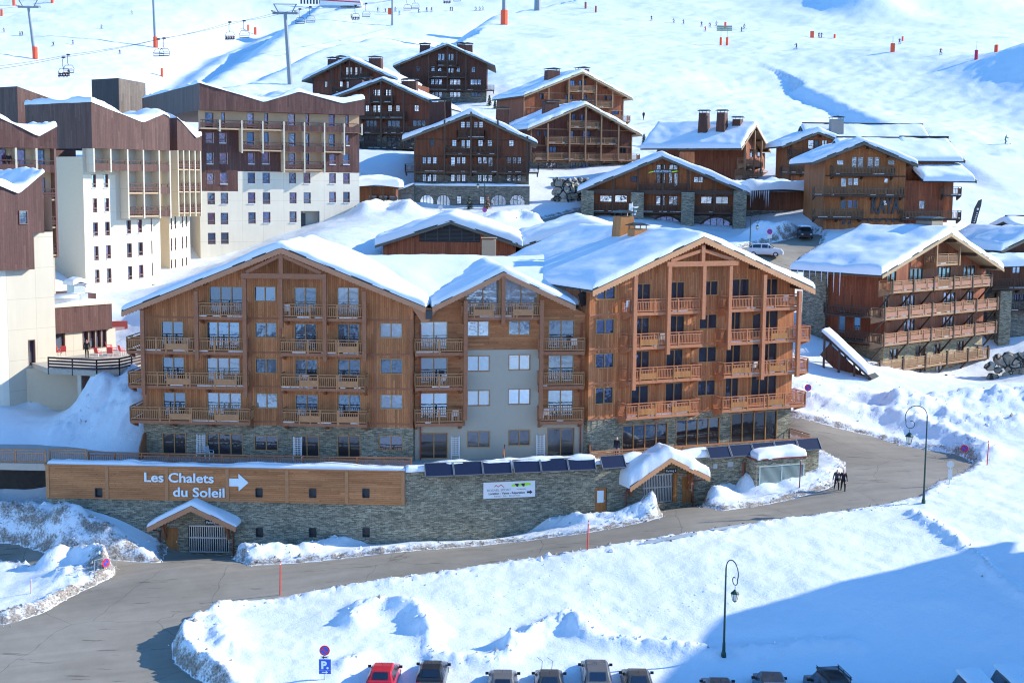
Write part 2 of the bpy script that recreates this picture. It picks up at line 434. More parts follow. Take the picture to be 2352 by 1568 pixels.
def balcony(parent, x0, x1, zf, d=1.3, m=None, mr=None, ret=(True, True), panels=(), bal=.15, h=1.02, slab=.2, post=2.4, y0=0.0, corb=True, snowy=True, pm=None, wide=.05):
    """balcony > railing, snow_strip"""
    m = m or beam; mr = mr or beamL
    s = MB(); s.box(x0, x1, y0 - d + .06, y0, zf - slab, zf - .02); s.box(x0 - .02, x1 + .02, y0 - d - .04, y0 - d + .06, zf - slab - .08, zf - .03)
    if corb:
        n = max(2, int((x1 - x0) / 3) + 1)
        for i in range(n):
            x = x0 + .12 + (x1 - x0 - .24) * i / (n - 1)
            s.prism([(y0 - .005, zf - slab - .55), (y0 - .005, zf - slab - .0), (y0 - d + .1, zf - slab - .0), (y0 - d + .1, zf - slab - .14)], x - .1, x + .1, axis='x')
    o = s.build('balcony', m, parent)
    r = MB(); yo = y0 - d
    def run(p, q):
        L = math.dist(p, q); ux, uy = (q[0] - p[0]) / L, (q[1] - p[1]) / L
        P = lambda t, z: (p[0] + ux * t, p[1] + uy * t, zf + z)
        r.beam(P(0, h), P(L, h), .13, .06); r.beam(P(0, h - .2), P(L, h - .2), .06, .07); r.beam(P(0, .1), P(L, .1), .06, .08)
        k = max(1, round(L / post))
        for i in range(k + 1): r.beam(P(L * i / k, -.14), P(L * i / k, h), .1, .1)
        k = max(1, round(L / bal))
        for i in range(1, k): r.beam(P(L * i / k, .1), P(L * i / k, h - .2), wide, .035)
    run((x0, yo), (x1, yo))
    if ret[0]: run((x0, yo), (x0, y0 - .05))
    if ret[1]: run((x1, yo), (x1, y0 - .05))
    r.build('railing', mr, o)
    if panels:
        for a, b in panels:
            pb = MB(); pb.box(a, b, yo - .055, yo + .03, zf + .06, zf + .56)
            pb.box(a - .1, a, yo - .06, yo + .06, zf - .14, zf + h); pb.box(b, b + .1, yo - .06, yo + .06, zf - .14, zf + h)
            pb.build('planter_panel', pm or mr, o)
    if snowy:
        x = x0 + .05
        while x < x1 - .4:
            L = rnd.uniform(.3, 1.4); x2 = min(x + L, x1 - .05)
            if rnd.random() < .4: MB().beam((x, yo + .1, zf + .0), (x2, yo + .1, zf + .0), .14, rnd.uniform(.05, .1)).build('snow_strip', snow, o)
            x = x2 + .05
    return o

def snow_roof(prof, y0, y1, th=.45, parent=None, seed=0, step=.45, amp=.12, over=.04, smoothing=3, name='snow', drop=.1, bare=None, mat=None, wob=.35):
    """snow lying on a roof whose cross-section is prof = [(x, z) ...]"""
    seg = [math.dist(a, b) for a, b in zip(prof, prof[1:])]; tot = sum(seg); acc = np.concatenate([[0], np.cumsum(seg)])
    def rings(L):
        n = max(4, int(L / step)); e = [0, .03, .12, .3]
        return np.array([x - over for x in e] + list(np.linspace(.6, L - .6, n)) + [L + over - x for x in e[::-1]])
    ss, yy = rings(tot), rings(abs(y1 - y0))
    fall = lambda v, L: np.interp(np.minimum(v + over, L + over - v), [0, .03, .12, .3, .6], [-.15, .45, .8, .95, 1.0])
    px = np.array([p[0] for p in prof]); pz = np.array([p[1] for p in prof])
    dirs = []
    X = np.interp(ss, acc, px); Z = np.interp(ss, acc, pz)
    lo = ss < 0; hi = ss > tot
    X[lo] = px[0] + (px[1] - px[0]) / seg[0] * ss[lo]; Z[lo] = pz[0] + (pz[1] - pz[0]) / seg[0] * ss[lo]
    X[hi] = px[-1] + (px[-1] - px[-2]) / seg[-1] * (ss[hi] - tot); Z[hi] = pz[-1] + (pz[-1] - pz[-2]) / seg[-1] * (ss[hi] - tot)
    Zs = Z.copy()
    for _ in range(smoothing): Zs[4:-4] = (Zs[3:-5] + Zs[5:-3] + 2 * Zs[4:-4]) / 4
    Zs = np.maximum(Zs, Z - .0)
    sg, yg = np.meshgrid(ss, yy, indexing='ij')
    nz = fbm(sg * .35 + seed * 7.3, yg * .35 + seed, seed, 4)
    T = th * np.minimum(fall(sg, tot), fall(yg, abs(y1 - y0))) * (1 + wob * nz) + amp * nz * np.minimum(fall(sg, tot), fall(yg, abs(y1 - y0))).clip(0)
    if bare is not None: T = np.where(bare(np.interp(sg, acc, px), y0 + yg), -.2, T)
    Zg = np.where(T > 0, Zs[:, None], Z[:, None]) + T
    ey = (fbm(sg * .8 + 3, yg * 0 + seed, seed + 5, 3) * .35)
    edge = np.zeros_like(yg); edge[:, :4] = 1; edge[:, -4:] = 1
    Yg = y0 + yg * (1 if y1 > y0 else -1) + edge * ey * .35
    n, m = sg.shape
    V = np.stack([np.repeat(X[:, None], m, 1), Yg, Zg], -1).reshape(-1, 3)
    idx = np.arange(n * m).reshape(n, m)
    Fc = np.stack([idx[:-1, :-1], idx[1:, :-1], idx[1:, 1:], idx[:-1, 1:]], -1).reshape(-1, 4)
    me = bpy.data.meshes.new(name); me.from_pydata(V.tolist(), [], Fc.tolist())
    return mkobj(name, me, mat or snow, parent, True)

def chimney(parent, x, y, z0, z1, w=1.3, d=1.1, m=None, cap=True, flare=.12):
    m = m or oldwoods[1]
    s = MB(); a, b = w / 2, d / 2; t = flare
    s.v += [(x - a - t, y - b - t, z0), (x + a + t, y - b - t, z0), (x + a + t, y + b + t, z0), (x - a - t, y + b + t, z0), (x - a, y - b, z1), (x + a, y - b, z1), (x + a, y + b, z1), (x - a, y + b, z1)]
    s.f += [(0, 1, 5, 4), (1, 2, 6, 5), (2, 3, 7, 6), (3, 0, 4, 7), (4, 5, 6, 7)]; s.m += [0] * 5
    o = s.build('chimney', m, parent)
    if cap:
        c = MB()
        for e in (-1, 1):
            for g in (-1, 1): c.box(x + e * (a - .06) - .03, x + e * (a - .06) + .03, y + g * (b - .06) - .03, y + g * (b - .06) + .03, z1, z1 + .28)
        c.prism([(x - a - .2, z1 + .28), (x + a + .2, z1 + .28), (x + a + .2, z1 + .33), (x, z1 + .52), (x - a - .2, z1 + .33)], y - b - .2, y + b + .2)
        c.build('chimney_cap', metalroof, o)
    return o

def bargeboard(parent, prof, y, w=.34, m=None, th=.06, scallop=0.0, name='fascia_board'):
    s = MB()
    for (a, b) in zip(prof, prof[1:]):
        L = math.dist(a, b); n = max(1, int(L / .28)) if scallop else 1
        for i in range(n):
            k0, k1 = i / n, (i + 1) / n; km = (k0 + k1) / 2
            p = lambda k, dz: (a[0] + (b[0] - a[0]) * k, a[1] + (b[1] - a[1]) * k - dz)
            if scallop: s.prism([p(k0, 0), p(k1, 0), p(k1, w), p(km, w + scallop), p(k0, w)][::-1], y - th, y)
            else: s.prism([p(k0, 0), p(k1, 0), p(k1, w), p(k0, w)][::-1], y - th, y)
    return s.build(name, m or fascia, parent)
def roof_slab(parent, prof, y0, y1, th=.28, m=None, name='roof', under=None):
    s = MB()
    for (a, b) in zip(prof, prof[1:]):
        s.prism([(a[0], a[1] - th), (b[0], b[1] - th), b, a], y0, y1)
    return s.build(name, m or metalroof, parent)
# ---------------------------------------------------------------- terrain
CP = []
for a in [(-200,1560,.4),(100,1560,.5),(400,1560,.5),(900,1590,.35),(1500,1590,.35),(2000,1590,.35),(2500,1590,.35),
          (600,1500,1.1),(1000,1500,1.0),(1450,1500,1.0),(1660,1507,1.2),(2000,1500,1.2),(2350,1480,1.5),
          (1000,1400,2.0),(1450,1390,2.2),(2000,1380,2.8),(2350,1300,4.0),
          (480,1400,1.6),(640,1368,2.0),(930,1325,2.8),(1350,1262,4.0),(1700,1205,4.8),(2110,1150,5.6),(2300,1080,6.3),(2450,980,8),
          (0,1250,2.2),(-200,1230,2.4),(100,1265,2.0),(0,1400,1.2),(380,1290,2.0),(470,1275,2.1),(930,1262,3.0),(1350,1222,4.1),(1530,1165,4.7),(1900,1100,5.9),
          (2000,1060,6.4),(2100,1010,7.0),(2235,1060,6.5),(1950,985,7.8),(1820,970,8.6)]:
    CP.append(tuple(atZ(*a)))
for a in [(1820,935,128),(2000,890,136),(1900,868,138),(2200,935,132),(2420,900,135),(2270,885,152),(2340,872,150),(2320,765,165),(2330,590,178),
          (1860,780,160),(1840,765,150),(1760,595,172),(1850,560,180),(1700,545,190),(1440,485,200),(1290,478,205),(1000,490,205),(870,490,185),(1120,502,195),
          (700,545,165),(600,604,146),(450,632,166),(470,606,177),(560,574,181),(650,542,183),(200,692,150),(400,658,163),(500,640,140),(830,490,188),(300,680,150),(150,700,140),(285,745,140),(165,945,124),(327,892,119),(220,962,121),
          (250,905,118),(150,955,118),(70,950,119),(-100,960,115),(200,1020,112),(325,1035,109),(385,1272,104.1),(450,1272,103.9),(540,1274,103.6),(700,1268,103.4),(50,1125,108),(20,1185,105.5),(150,1205,103),(-100,1170,105),
          (940,360,225),(860,352,244),(1060,238,300),(1300,400,232),(1300,452,215),(1480,340,255),(1480,272,295),(1640,400,232),(2000,505,187),(2235,450,212),(2240,525,193),
          (2352,300,270),(2100,120,370),(2240,137,360),(1660,104,395),(1156,52,440),(1000,92,380),(670,205,340),(300,150,370),(0,205,330),(80,104,430),(355,52,480),(800,18,520),
          (0,0,560),(2352,0,620),(1500,45,480),(1800,70,450),(1760,5,540),(-400,100,420),(2800,100,420),(2800,400,240),(1900,230,310),(2150,300,265),(1240,5,520),(1300,200,320),(500,120,370),(-300,500,150),
          (2600,700,170),(1700,200,330),(1176,-60,640),(2200,-60,720),(200,-60,650),(100,300,250),(400,300,240)]:
    CP.append(tuple(atY(*a)))
CP += [(-60,60,.3),(0,60,.3),(60,60,.3),(-20,109,1),(-5,109,1),(9,112,2),(20,119,4),(-20,122,5),(0,126,6),(15,130,8),(-15,136,13),(5,142,16),(70,95,5),(-75,90,2)]
CP = np.array(CP)
_q = 4.0
def _phi(d2): return np.sqrt(d2 + _q * _q)
def _fit():
    n = len(CP); xy = CP[:, :2] / 1.0
    d2 = ((xy[:, None, :] - xy[None, :, :]) ** 2).sum(-1)
    A = np.zeros((n + 3, n + 3)); A[:n, :n] = _phi(d2) - np.eye(n) * .6
    A[:n, n] = 1; A[:n, n + 1:] = xy; A[n, :n] = 1; A[n + 1:, :n] = xy.T
    return np.linalg.solve(A, np.concatenate([CP[:, 2], [0, 0, 0]]))
_w = _fit()
def base_z(x, y):
    x = np.asarray(x, float); y = np.asarray(y, float); sh = x.shape; x = x.ravel(); y = y.ravel()
    z = _w[-3] + _w[-2] * x + _w[-1] * y
    for i, (cx, cy, _) in enumerate(CP):
        z += _w[i] * np.sqrt((x - cx) ** 2 + (y - cy) ** 2 + _q * _q)
    return z.reshape(sh)
def march(px, py, fn, t0=60., t1=800., n=900):
    d = ray(px, py); d = d / d.y
    t = np.concatenate([np.arange(t0, 160, .25), np.linspace(160, t1, n)])
    z = CAMZ + d.z * t; g = fn(d.x * t, t)
    k = np.argmax(z < g)
    if k == 0: k = len(t) - 1
    a = (z[k - 1] - g[k - 1]); b = (g[k] - z[k]); f = a / (a + b + 1e-9)
    tt = t[k - 1] + (t[k] - t[k - 1]) * f
    return Vector((d.x * tt, tt, CAMZ + d.z * tt))
def onB(px, py): return march(px, py, base_z)
def pts2d(l): return np.array([[*onB(*p)][:2] for p in l])
def polydist(x, y, P, closed=False, side=False):
    best = np.full(x.shape, 1e18); sg = np.zeros(x.shape); n = len(P)
    for i in range(n if closed else n - 1):
        a, b = P[i], P[(i + 1) % n]; ex, ey = b - a; L2 = ex * ex + ey * ey + 1e-9
        t = np.clip(((x - a[0]) * ex + (y - a[1]) * ey) / L2, 0, 1)
        dx = x - a[0] - t * ex; dy = y - a[1] - t * ey; d = dx * dx + dy * dy
        c = ex * (y - a[1]) - ey * (x - a[0])
        m = d < best; best = np.where(m, d, best); sg = np.where(m, np.sign(c), sg)
    return (np.sqrt(best), sg) if side else np.sqrt(best)
def inside(x, y, P):
    r = np.zeros(x.shape, bool); n = len(P)
    for i in range(n):
        a, b = P[i], P[(i + 1) % n]
        c = (a[1] > y) != (b[1] > y)
        r ^= c & (x < (b[0] - a[0]) * (y - a[1]) / (b[1] - a[1] + 1e-12) + a[0])
    return r
def sm(x): x = np.clip(x, 0, 1); return x * x * (3 - 2 * x)
ROADS = [pts2d(l) for l in [
    [(-80,1226),(40,1250),(150,1282),(300,1288),(368,1291),(384,1258),(548,1255),(534,1283),(570,1298),(700,1291),(930,1266),(1150,1247),(1350,1223),(1490,1196),(1522,1186),(1500,1172),(1462,1135),(1602,1125),(1614,1164),(1660,1172),(1800,1150),(1900,1122),(1945,1098),(1940,1060),(1905,1042),(1850,1005),(1790,990),(1770,940),(1815,957),(1900,976),(2000,1000),(2100,1027),(2200,1043),(2236,1062),(2215,1082),(2150,1106),(2110,1140),(2000,1164),(1800,1192),(1600,1222),(1350,1262),(1150,1291),(930,1325),(780,1346),(640,1372),(560,1385),(490,1405),(425,1440),(393,1478),(400,1520),(440,1552),(490,1578),(600,1640),(-120,1660),(-120,1445),(20,1432),(100,1407),(162,1370),(222,1342),(262,1322),(262,1300),(215,1280),(165,1277),(120,1288),(95,1300),(40,1288),(-80,1270)],
    [(1690,575),(1740,562),(1850,535),(1890,540),(1880,562),(1835,590),(1815,640),(1750,640)],
    [(1225,507),(1290,492),(1350,476),(1350,515),(1270,522)]]]
rid = []
def ridge(px, H, Wd, lump=.5, dirt=0.0, ls=1.1): rid.append((pts2d(px), H, Wd, lump, dirt, ls))
ridge([(545,1284),(700,1276),(930,1252),(1150,1232),(1350,1210),(1480,1186),(1508,1180)], .75, 1.0, .6, .75)
ridge([(1470,1178),(1500,1180)], .9, 1.1, .6, .6)
ridge([(545,1280),(600,1268)], .5, 1.3, .5, .2)
ridge([(1640,1158),(1680,1140),(1720,1142)], 1.25, 1.5, .4, .3)
ridge([(1720,1140),(1800,1125),(1880,1100)], .55, 1.1, .5, .6)
ridge([(500,1396),(640,1366),(780,1341),(930,1320),(1150,1286),(1350,1257),(1600,1217),(1800,1187),(2000,1160),(2110,1136)], .28, .5, .9, .15)
ridge([(-60,1190),(60,1215),(150,1240)], 1.5, 1.2, .5, .95)
ridge([(150,1240),(250,1264)], 1.0, 1.1, .5, .95)
ridge([(250,1264),(335,1284)], .55, .9, .5, .8)
ridge([(60,1185),(200,1225),(280,1248)], .45, 1.2, .4, .2)
ridge([(120,1300),(165,1286),(215,1292),(252,1310)], 1.1, 1.0, .5, .5)
ridge([(150,1335),(200,1322),(235,1322)], .6, 1.7, .7, 1.0)
ridge([(0,1425),(95,1402),(165,1362)], .3, .5, .7, .9)
ridge([(500,1398),(440,1425),(412,1465),(412,1515),(450,1545),(500,1568)], 1.0, 1.3, .35, .35)
ridge([(500,1450),(520,1500)], .6, 1.2, .5, .9)
ridge([(1830,925),(1900,945),(2000,965),(2100,990),(2200,1020),(2270,1050)], 1.0, 1.5, .6, .6)
ridge([(1830,895),(1950,915),(2060,935)], .5, 2.2, .5, .0)
ridge([(2050,950),(2150,945),(2250,935),(2380,925)], 1.3, 2.0, .7, 1.0)
ridge([(2100,970),(2220,985),(2330,985)], 1.0, 2.0, .7, .95)
ridge([(815,1440),(830,1412),(880,1402),(950,1418),(975,1460)], .7, .8, .6, 0)
ridge([(1180,1490),(1230,1462),(1300,1440),(1330,1455)], .65, .8, .8, .1)
ridge([(980,1470),(1000,1520),(1120,1525),(1180,1500)], .3, .7, .6, 0)
ridge([(1330,1465),(1400,1490),(1520,1500),(1640,1512)], .4, .8, .5, 0)
ridge([(1700,1510),(1850,1495),(1960,1490)], .35, .8, .5, .1)
ridge([(790,1540),(830,1525)], .4, .6, .6, 0)
ridge([(2100,1190),(2180,1240),(2260,1310),(2352,1380)], .3, .6, .7, .0)
ridge([(1740,552),(1800,548),(1850,545)], 2.2, 2.0, .4, .0)
ridge([(840,492),(900,486),(940,494)], 1.4, 2.0, .5, .0)
ridge([(1150,510),(1200,505),(1225,512)], 1.2, 1.8, .4, .2)
ridge([(230,930),(300,900),(320,960)], 1.6, 2.0, .5, 0)
ridge([(150,1000),(210,960),(300,985)], .5, 1.6, 1.0, 0)
ridge([(225,965),(270,925),(320,900)], .5, 1.6, 1.3, .1)
ridge([(90,945),(180,938),(240,930)], .8, 1.5, .6, .1)
SC = []
def scarp(px, H, Wd, rec): SC.append((pts2d(px), H, Wd, rec))
scarp([(420,170),(520,128),(600,85),(680,40),(760,15)], 10., 19., 40.)
scarp([(230,190),(330,142),(420,112),(540,45),(660,8)], 5., 12., 25.)
scarp([(560,200),(680,150),(760,100),(860,62),(1000,45)], 7., 15., 30.)
scarp([(1110,60),(1160,30),(1250,8)], 8., 15., 30.)
scarp([(2352,452),(2200,362),(2080,300),(1960,242),(1850,195)], 2.0, 4.6, 12.)
MOUNDS = [(atY(2450,205,325), 10., 19., 28.), (atY(2075,15,545), 24., 38., 40.), (atY(1985,40,500), 7., 13., 20.)]
def ground_z(x, y, full=False):
    x = np.asarray(x, float); y = np.asarray(y, float); one = x.ndim == 0
    if one: x = x[None]; y = y[None]
    z = base_z(x, y); bz = z.copy()
    far = sm((y - 200) / 60)
    for P, H, Wd, rec in SC:
        d, s = polydist(x, y, P, side=True)
        dd = d * s
        z += np.where(dd > 0, -H * sm(dd / Wd) * np.exp(-np.maximum(dd - Wd, 0) / rec), 0) * far
    for c, H, a, b in MOUNDS: z += H * np.exp(-((x - c.x) / a) ** 2 - ((y - c.y) / b) ** 2)
    z += far * (fbm(x * .03, y * .03, 3, 3) * 1.6 + sm((y - 215) / 40) * (fbm(x * .06 + y * .02, y * .07, 11, 2) * .5 + fbm((x * .8 + y * .6) * .09, (y * .8 - x * .6) * .42, 12, 3) * .3 + fbm(x * .55, y * .5, 13, 3) * .26))
    dr = np.full(x.shape, 1e9); ins = np.zeros(x.shape, bool)
    for P in ROADS:
        dr = np.minimum(dr, polydist(x, y, P, True)); ins |= inside(x, y, P)
    near = 1 - far
    e = sm(dr / .7)
    dirt = np.zeros(x.shape)
    add = (.25 + .3 * fbm(x * .16 + y * .05, y * .2, 5, 3) + .09 * fbm(x * .9, y * .9, 6, 3))
    lumpy = np.zeros(x.shape)
    for P, H, Wd, lump, dt, ls in rid:
        d = polydist(x, y, P); g = np.exp(-(d / Wd) ** 2)
        n = fbm(x * ls * .55, y * ls * .55, int(H * 10) + 31, 3) + .35 * fbm(x * 2.1, y * 2.1, int(H * 10) + 5, 3)
        add = add + H * g * (1 + lump * .8 * n); lumpy += g * lump; 
        if dt: dirt = np.maximum(dirt, dt * np.exp(-(d / (Wd * 1.0)) ** 2) * sm(1.25 - dr / 3.0))
    lm = np.minimum(lumpy * 1.5 + np.exp(-((dr - .7) / .8) ** 2) * .9, 1); add = add + lm * (.34 * (.28 - np.abs(fbm(x * 2.2, y * 2.2, 77, 3))) + .16 * fbm(x * 3.6, y * 3.6, 78, 2))
    z2 = np.where(ins, z - .12, z + np.maximum(add, .03) * e * near + .05 * (e > 0) * near)
    dirt = np.maximum(dirt, sm(1 - dr / 1.5) * .95)
    dirt = dirt * near * (~ins)
    if full: return z2, bz, ins, dr, dirt
    return float(z2[0]) if one else z2
def gz(x, y): return ground_z(x, y)
def onG(px, py): return march(px, py, ground_z)

def build_ground():
    ys = [56.]
    while ys[-1] < 760:
        y = ys[-1]
        ys.append(y + (.5 if y < 74 else .24 if y < 122 else .24 + (y - 122) * .0042))
    ys = np.array(ys); us = np.linspace(-.62, .66, 560)
    U, Y = np.meshgrid(us, ys, indexing='xy'); X = U * Y
    Z, bz, ins, dr, dirt = ground_z(X, Y, True)
    n, m = X.shape
    idx = np.arange(n * m).reshape(n, m)
    Fc = np.stack([idx[:-1, :-1], idx[:-1, 1:], idx[1:, 1:], idx[1:, :-1]], -1).reshape(-1, 4)
    def mesh(name, V, Fc):
        me = bpy.data.meshes.new(name)
        me.vertices.add(len(V)); me.vertices.foreach_set('co', V.astype(np.float32).ravel())
        me.loops.add(len(Fc) * 4); me.loops.foreach_set('vertex_index', Fc.astype(np.int32).ravel())
        me.polygons.add(len(Fc)); me.polygons.foreach_set('loop_start', np.arange(0, len(Fc) * 4, 4, dtype=np.int32))
        me.polygons.foreach_set('loop_total', np.full(len(Fc), 4, dtype=np.int32))
        me.update(calc_edges=True); return me
    me = mesh('snow_ground', np.stack([X, Y, Z], -1).reshape(-1, 3), Fc)
    at = me.attributes.new('dirt', 'FLOAT', 'POINT'); at.data.foreach_set('value', dirt.astype(np.float32).ravel())
    g = mkobj('snow_ground', me, snow_g, None, True); tag(g, 'snow covered ground between the houses and up the ski slope', 'ground', kind='structure')
    # road sheet
    near = (ins | (dr < .5))
    c = near[:-1, :-1] & near[1:, :-1] & near[:-1, 1:] & near[1:, 1:] & (Y[:-1, :-1] < 215)
    Fr = Fc.reshape(n - 1, m - 1, 4)[c]
    used = np.unique(Fr); mp = np.full(n * m, -1); mp[used] = np.arange(len(used))
    zr = bz - .015 + (Z - Z) 
    V = np.stack([X, Y, zr], -1).reshape(-1, 3)[used]
    me = mesh('road', V, mp[Fr])
    t = NT('asphalt'); t.xyz()
    big = t.noise(t.tc, .09, 4, .6); mid = t.noise(t.tc, .9, 5, .65); fine = t.noise(t.tc, 14, 2)
    base = t.ramp(big, [(.35, (.235, .212, .172)), (.5, (.28, .253, .208)), (.68, (.315, .287, .24))])
    sp = t.xyz(); st = t.noise(t.comb(t.ma('MULTIPLY', sp[0], .22), t.ma('MULTIPLY', sp[1], 1.6)), 1.0, 5, .6)
    f = t.ma('MULTIPLY', t.ma('MULTIPLY_ADD', mid, .35, .82), t.ma('MULTIPLY_ADD', fine, .18, .91))
    f = t.ma('MULTIPLY', f, t.ma('SUBTRACT', 1.0, t.ma('MULTIPLY', t.ma('GREATER_THAN', st, .64), .38)))
    vc = t.n('ShaderNodeTexVoronoi', feature='DISTANCE_TO_EDGE'); vc.inputs['Scale'].default_value = .11; wv = t.n('ShaderNodeVectorMath', operation='ADD'); t.l(t.tc, wv.inputs[0]); nw = t.n('ShaderNodeTexNoise'); nw.inputs['Scale'].default_value = .5; t.l(t.tc, nw.inputs['Vector']); t.l(nw.outputs['Color'], wv.inputs[1]); t.l(wv.outputs[0], vc.inputs['Vector'])
    f = t.ma('MULTIPLY', f, t.ma('SUBTRACT', 1.0, t.ma('MULTIPLY', t.ma('LESS_THAN', vc.outputs[0], .0028), .3)))
    tr = t.noise(t.comb(t.ma('MULTIPLY', sp[0], .05), t.ma('ADD', t.ma('MULTIPLY', sp[1], .9), t.ma('MULTIPLY', sp[0], -.25))), 1.0, 3)
    f = t.ma('MULTIPLY', f, t.ma('MULTIPLY_ADD', tr, .5, .75))
    t.bump(fine, .2, .01)
    m_ = t.done(t.mix(1.0, base, t.comb(f, f, f), 'MULTIPLY'), .8, 0, .25)
    r = mkobj('road', me, m_, None, True); tag(r, 'grey asphalt road winding past the chalet', 'road', kind='structure')
    # the valley and the mountain behind the photographer, which the windows mirror
    ys = np.concatenate([np.linspace(56.05, -60, 20), np.linspace(-70, -900, 90)]); xs = np.linspace(-900, 900, 150)
    X, Y = np.meshgrid(xs, ys, indexing='ij')
    k = sm((-Y + 10) / 60)
    H = .2 - 22 * sm((52 - Y) / 60) + np.maximum(-Y - 40, 0) * .42 * sm((-Y - 40) / 200)
    H = H + k * (fbm(X * .008, Y * .008, 41, 5) * 75 + np.abs(fbm(X * .02, Y * .02, 44, 4)) * 26) * sm((-Y - 20) / 150)
    k0 = sm((56.05 - Y) / 6)
    H = ground_z(X * 1.0, np.full_like(X, 56.0)) * (1 - k0) + H * k0
    n, m = X.shape; idx = np.arange(n * m).reshape(n, m)
    Fc = np.stack([idx[:-1, :-1], idx[:-1, 1:], idx[1:, 1:], idx[1:, :-1]], -1).reshape(-1, 4)
    me = mesh('mountain', np.stack([X, Y, H], -1).reshape(-1, 3), Fc)
    t = NT('mountain_snow_rock'); t.xyz()
    nz = t.noise(t.tc, .018, 6, .65)
    m_ = t.done(t.ramp(nz, [(.5, (.8, .85, .92)), (.56, (.45, .5, .58)), (.62, (.07, .08, .1))]), .9, 0, .1)
    mo = mkobj('mountain', me, m_, None, True); tag(mo, 'snowy mountainside across the valley', 'mountain', kind='structure')
build_ground()

def clods():
    r = np.random.RandomState(5); out = []
    pool = np.concatenate([r.uniform(P.min(0) - 3, P.max(0) + 3, (26000, 2)) for P in ROADS[:1]])
    x, y = pool[:, 0], pool[:, 1]; ins = inside(x, y, ROADS[0]); d = polydist(x, y, ROADS[0], True)
    keep = ((~ins) & (d < 2.2) & (r.rand(len(x)) < .5 * np.exp(-d / .8))) | (ins & (d < .5) & (r.rand(len(x)) < .16))
    x, y = x[keep], y[keep]; extra = []
    for P, H, Wd, lump, dt, ls in rid:
        for a, b in zip(P, P[1:]):
            n = int(math.dist(a, b) * 4 * lump)
            t = r.rand(n, 1); extra.append(a + (b - a) * t + r.randn(n, 2) * Wd * .6)
    e = np.concatenate(extra); e = e[~inside(e[:, 0], e[:, 1], ROADS[0])]
    x = np.concatenate([x, e[:, 0]]); y = np.concatenate([y, e[:, 1]])
    z, bz, ii, dr, dirt = ground_z(x, y, True); z = np.where(ii, bz, z)
    f = MB()
    for i in range(len(x)):
        s = r.uniform(.05, .13) * (2.0 if r.rand() < .12 else 1) * (.6 if ii[i] else 1); q = s * r.uniform(.6, 1.3, 6); k = len(f.v); a = r.rand() * 3
        c, n_ = math.cos(a), math.sin(a)
        f.v += [(x[i] + q[0] * c, y[i] + q[0] * n_, z[i]), (x[i] - q[1] * n_, y[i] + q[1] * c, z[i]), (x[i] - q[2] * c, y[i] - q[2] * n_, z[i]), (x[i] + q[3] * n_, y[i] - q[3] * c, z[i]), (x[i] + q[0] * .2, y[i], z[i] + q[4]), (x[i], y[i], z[i] - q[5])]
        mi = 1 if r.rand() < .12 + .6 * dirt[i] else 0
        for t in ((0, 1, 4), (1, 2, 4), (2, 3, 4), (3, 0, 4)): f.f.append(tuple(k + j for j in t)); f.m.append(mi)
    tag(f.build('snow_clods', [snow, plain('dirty_snow', (.36, .32, .27), .9, var=.5, vs=8)]), 'broken clods of ploughed snow along the road edges', 'snow clods', kind='stuff')
clods()
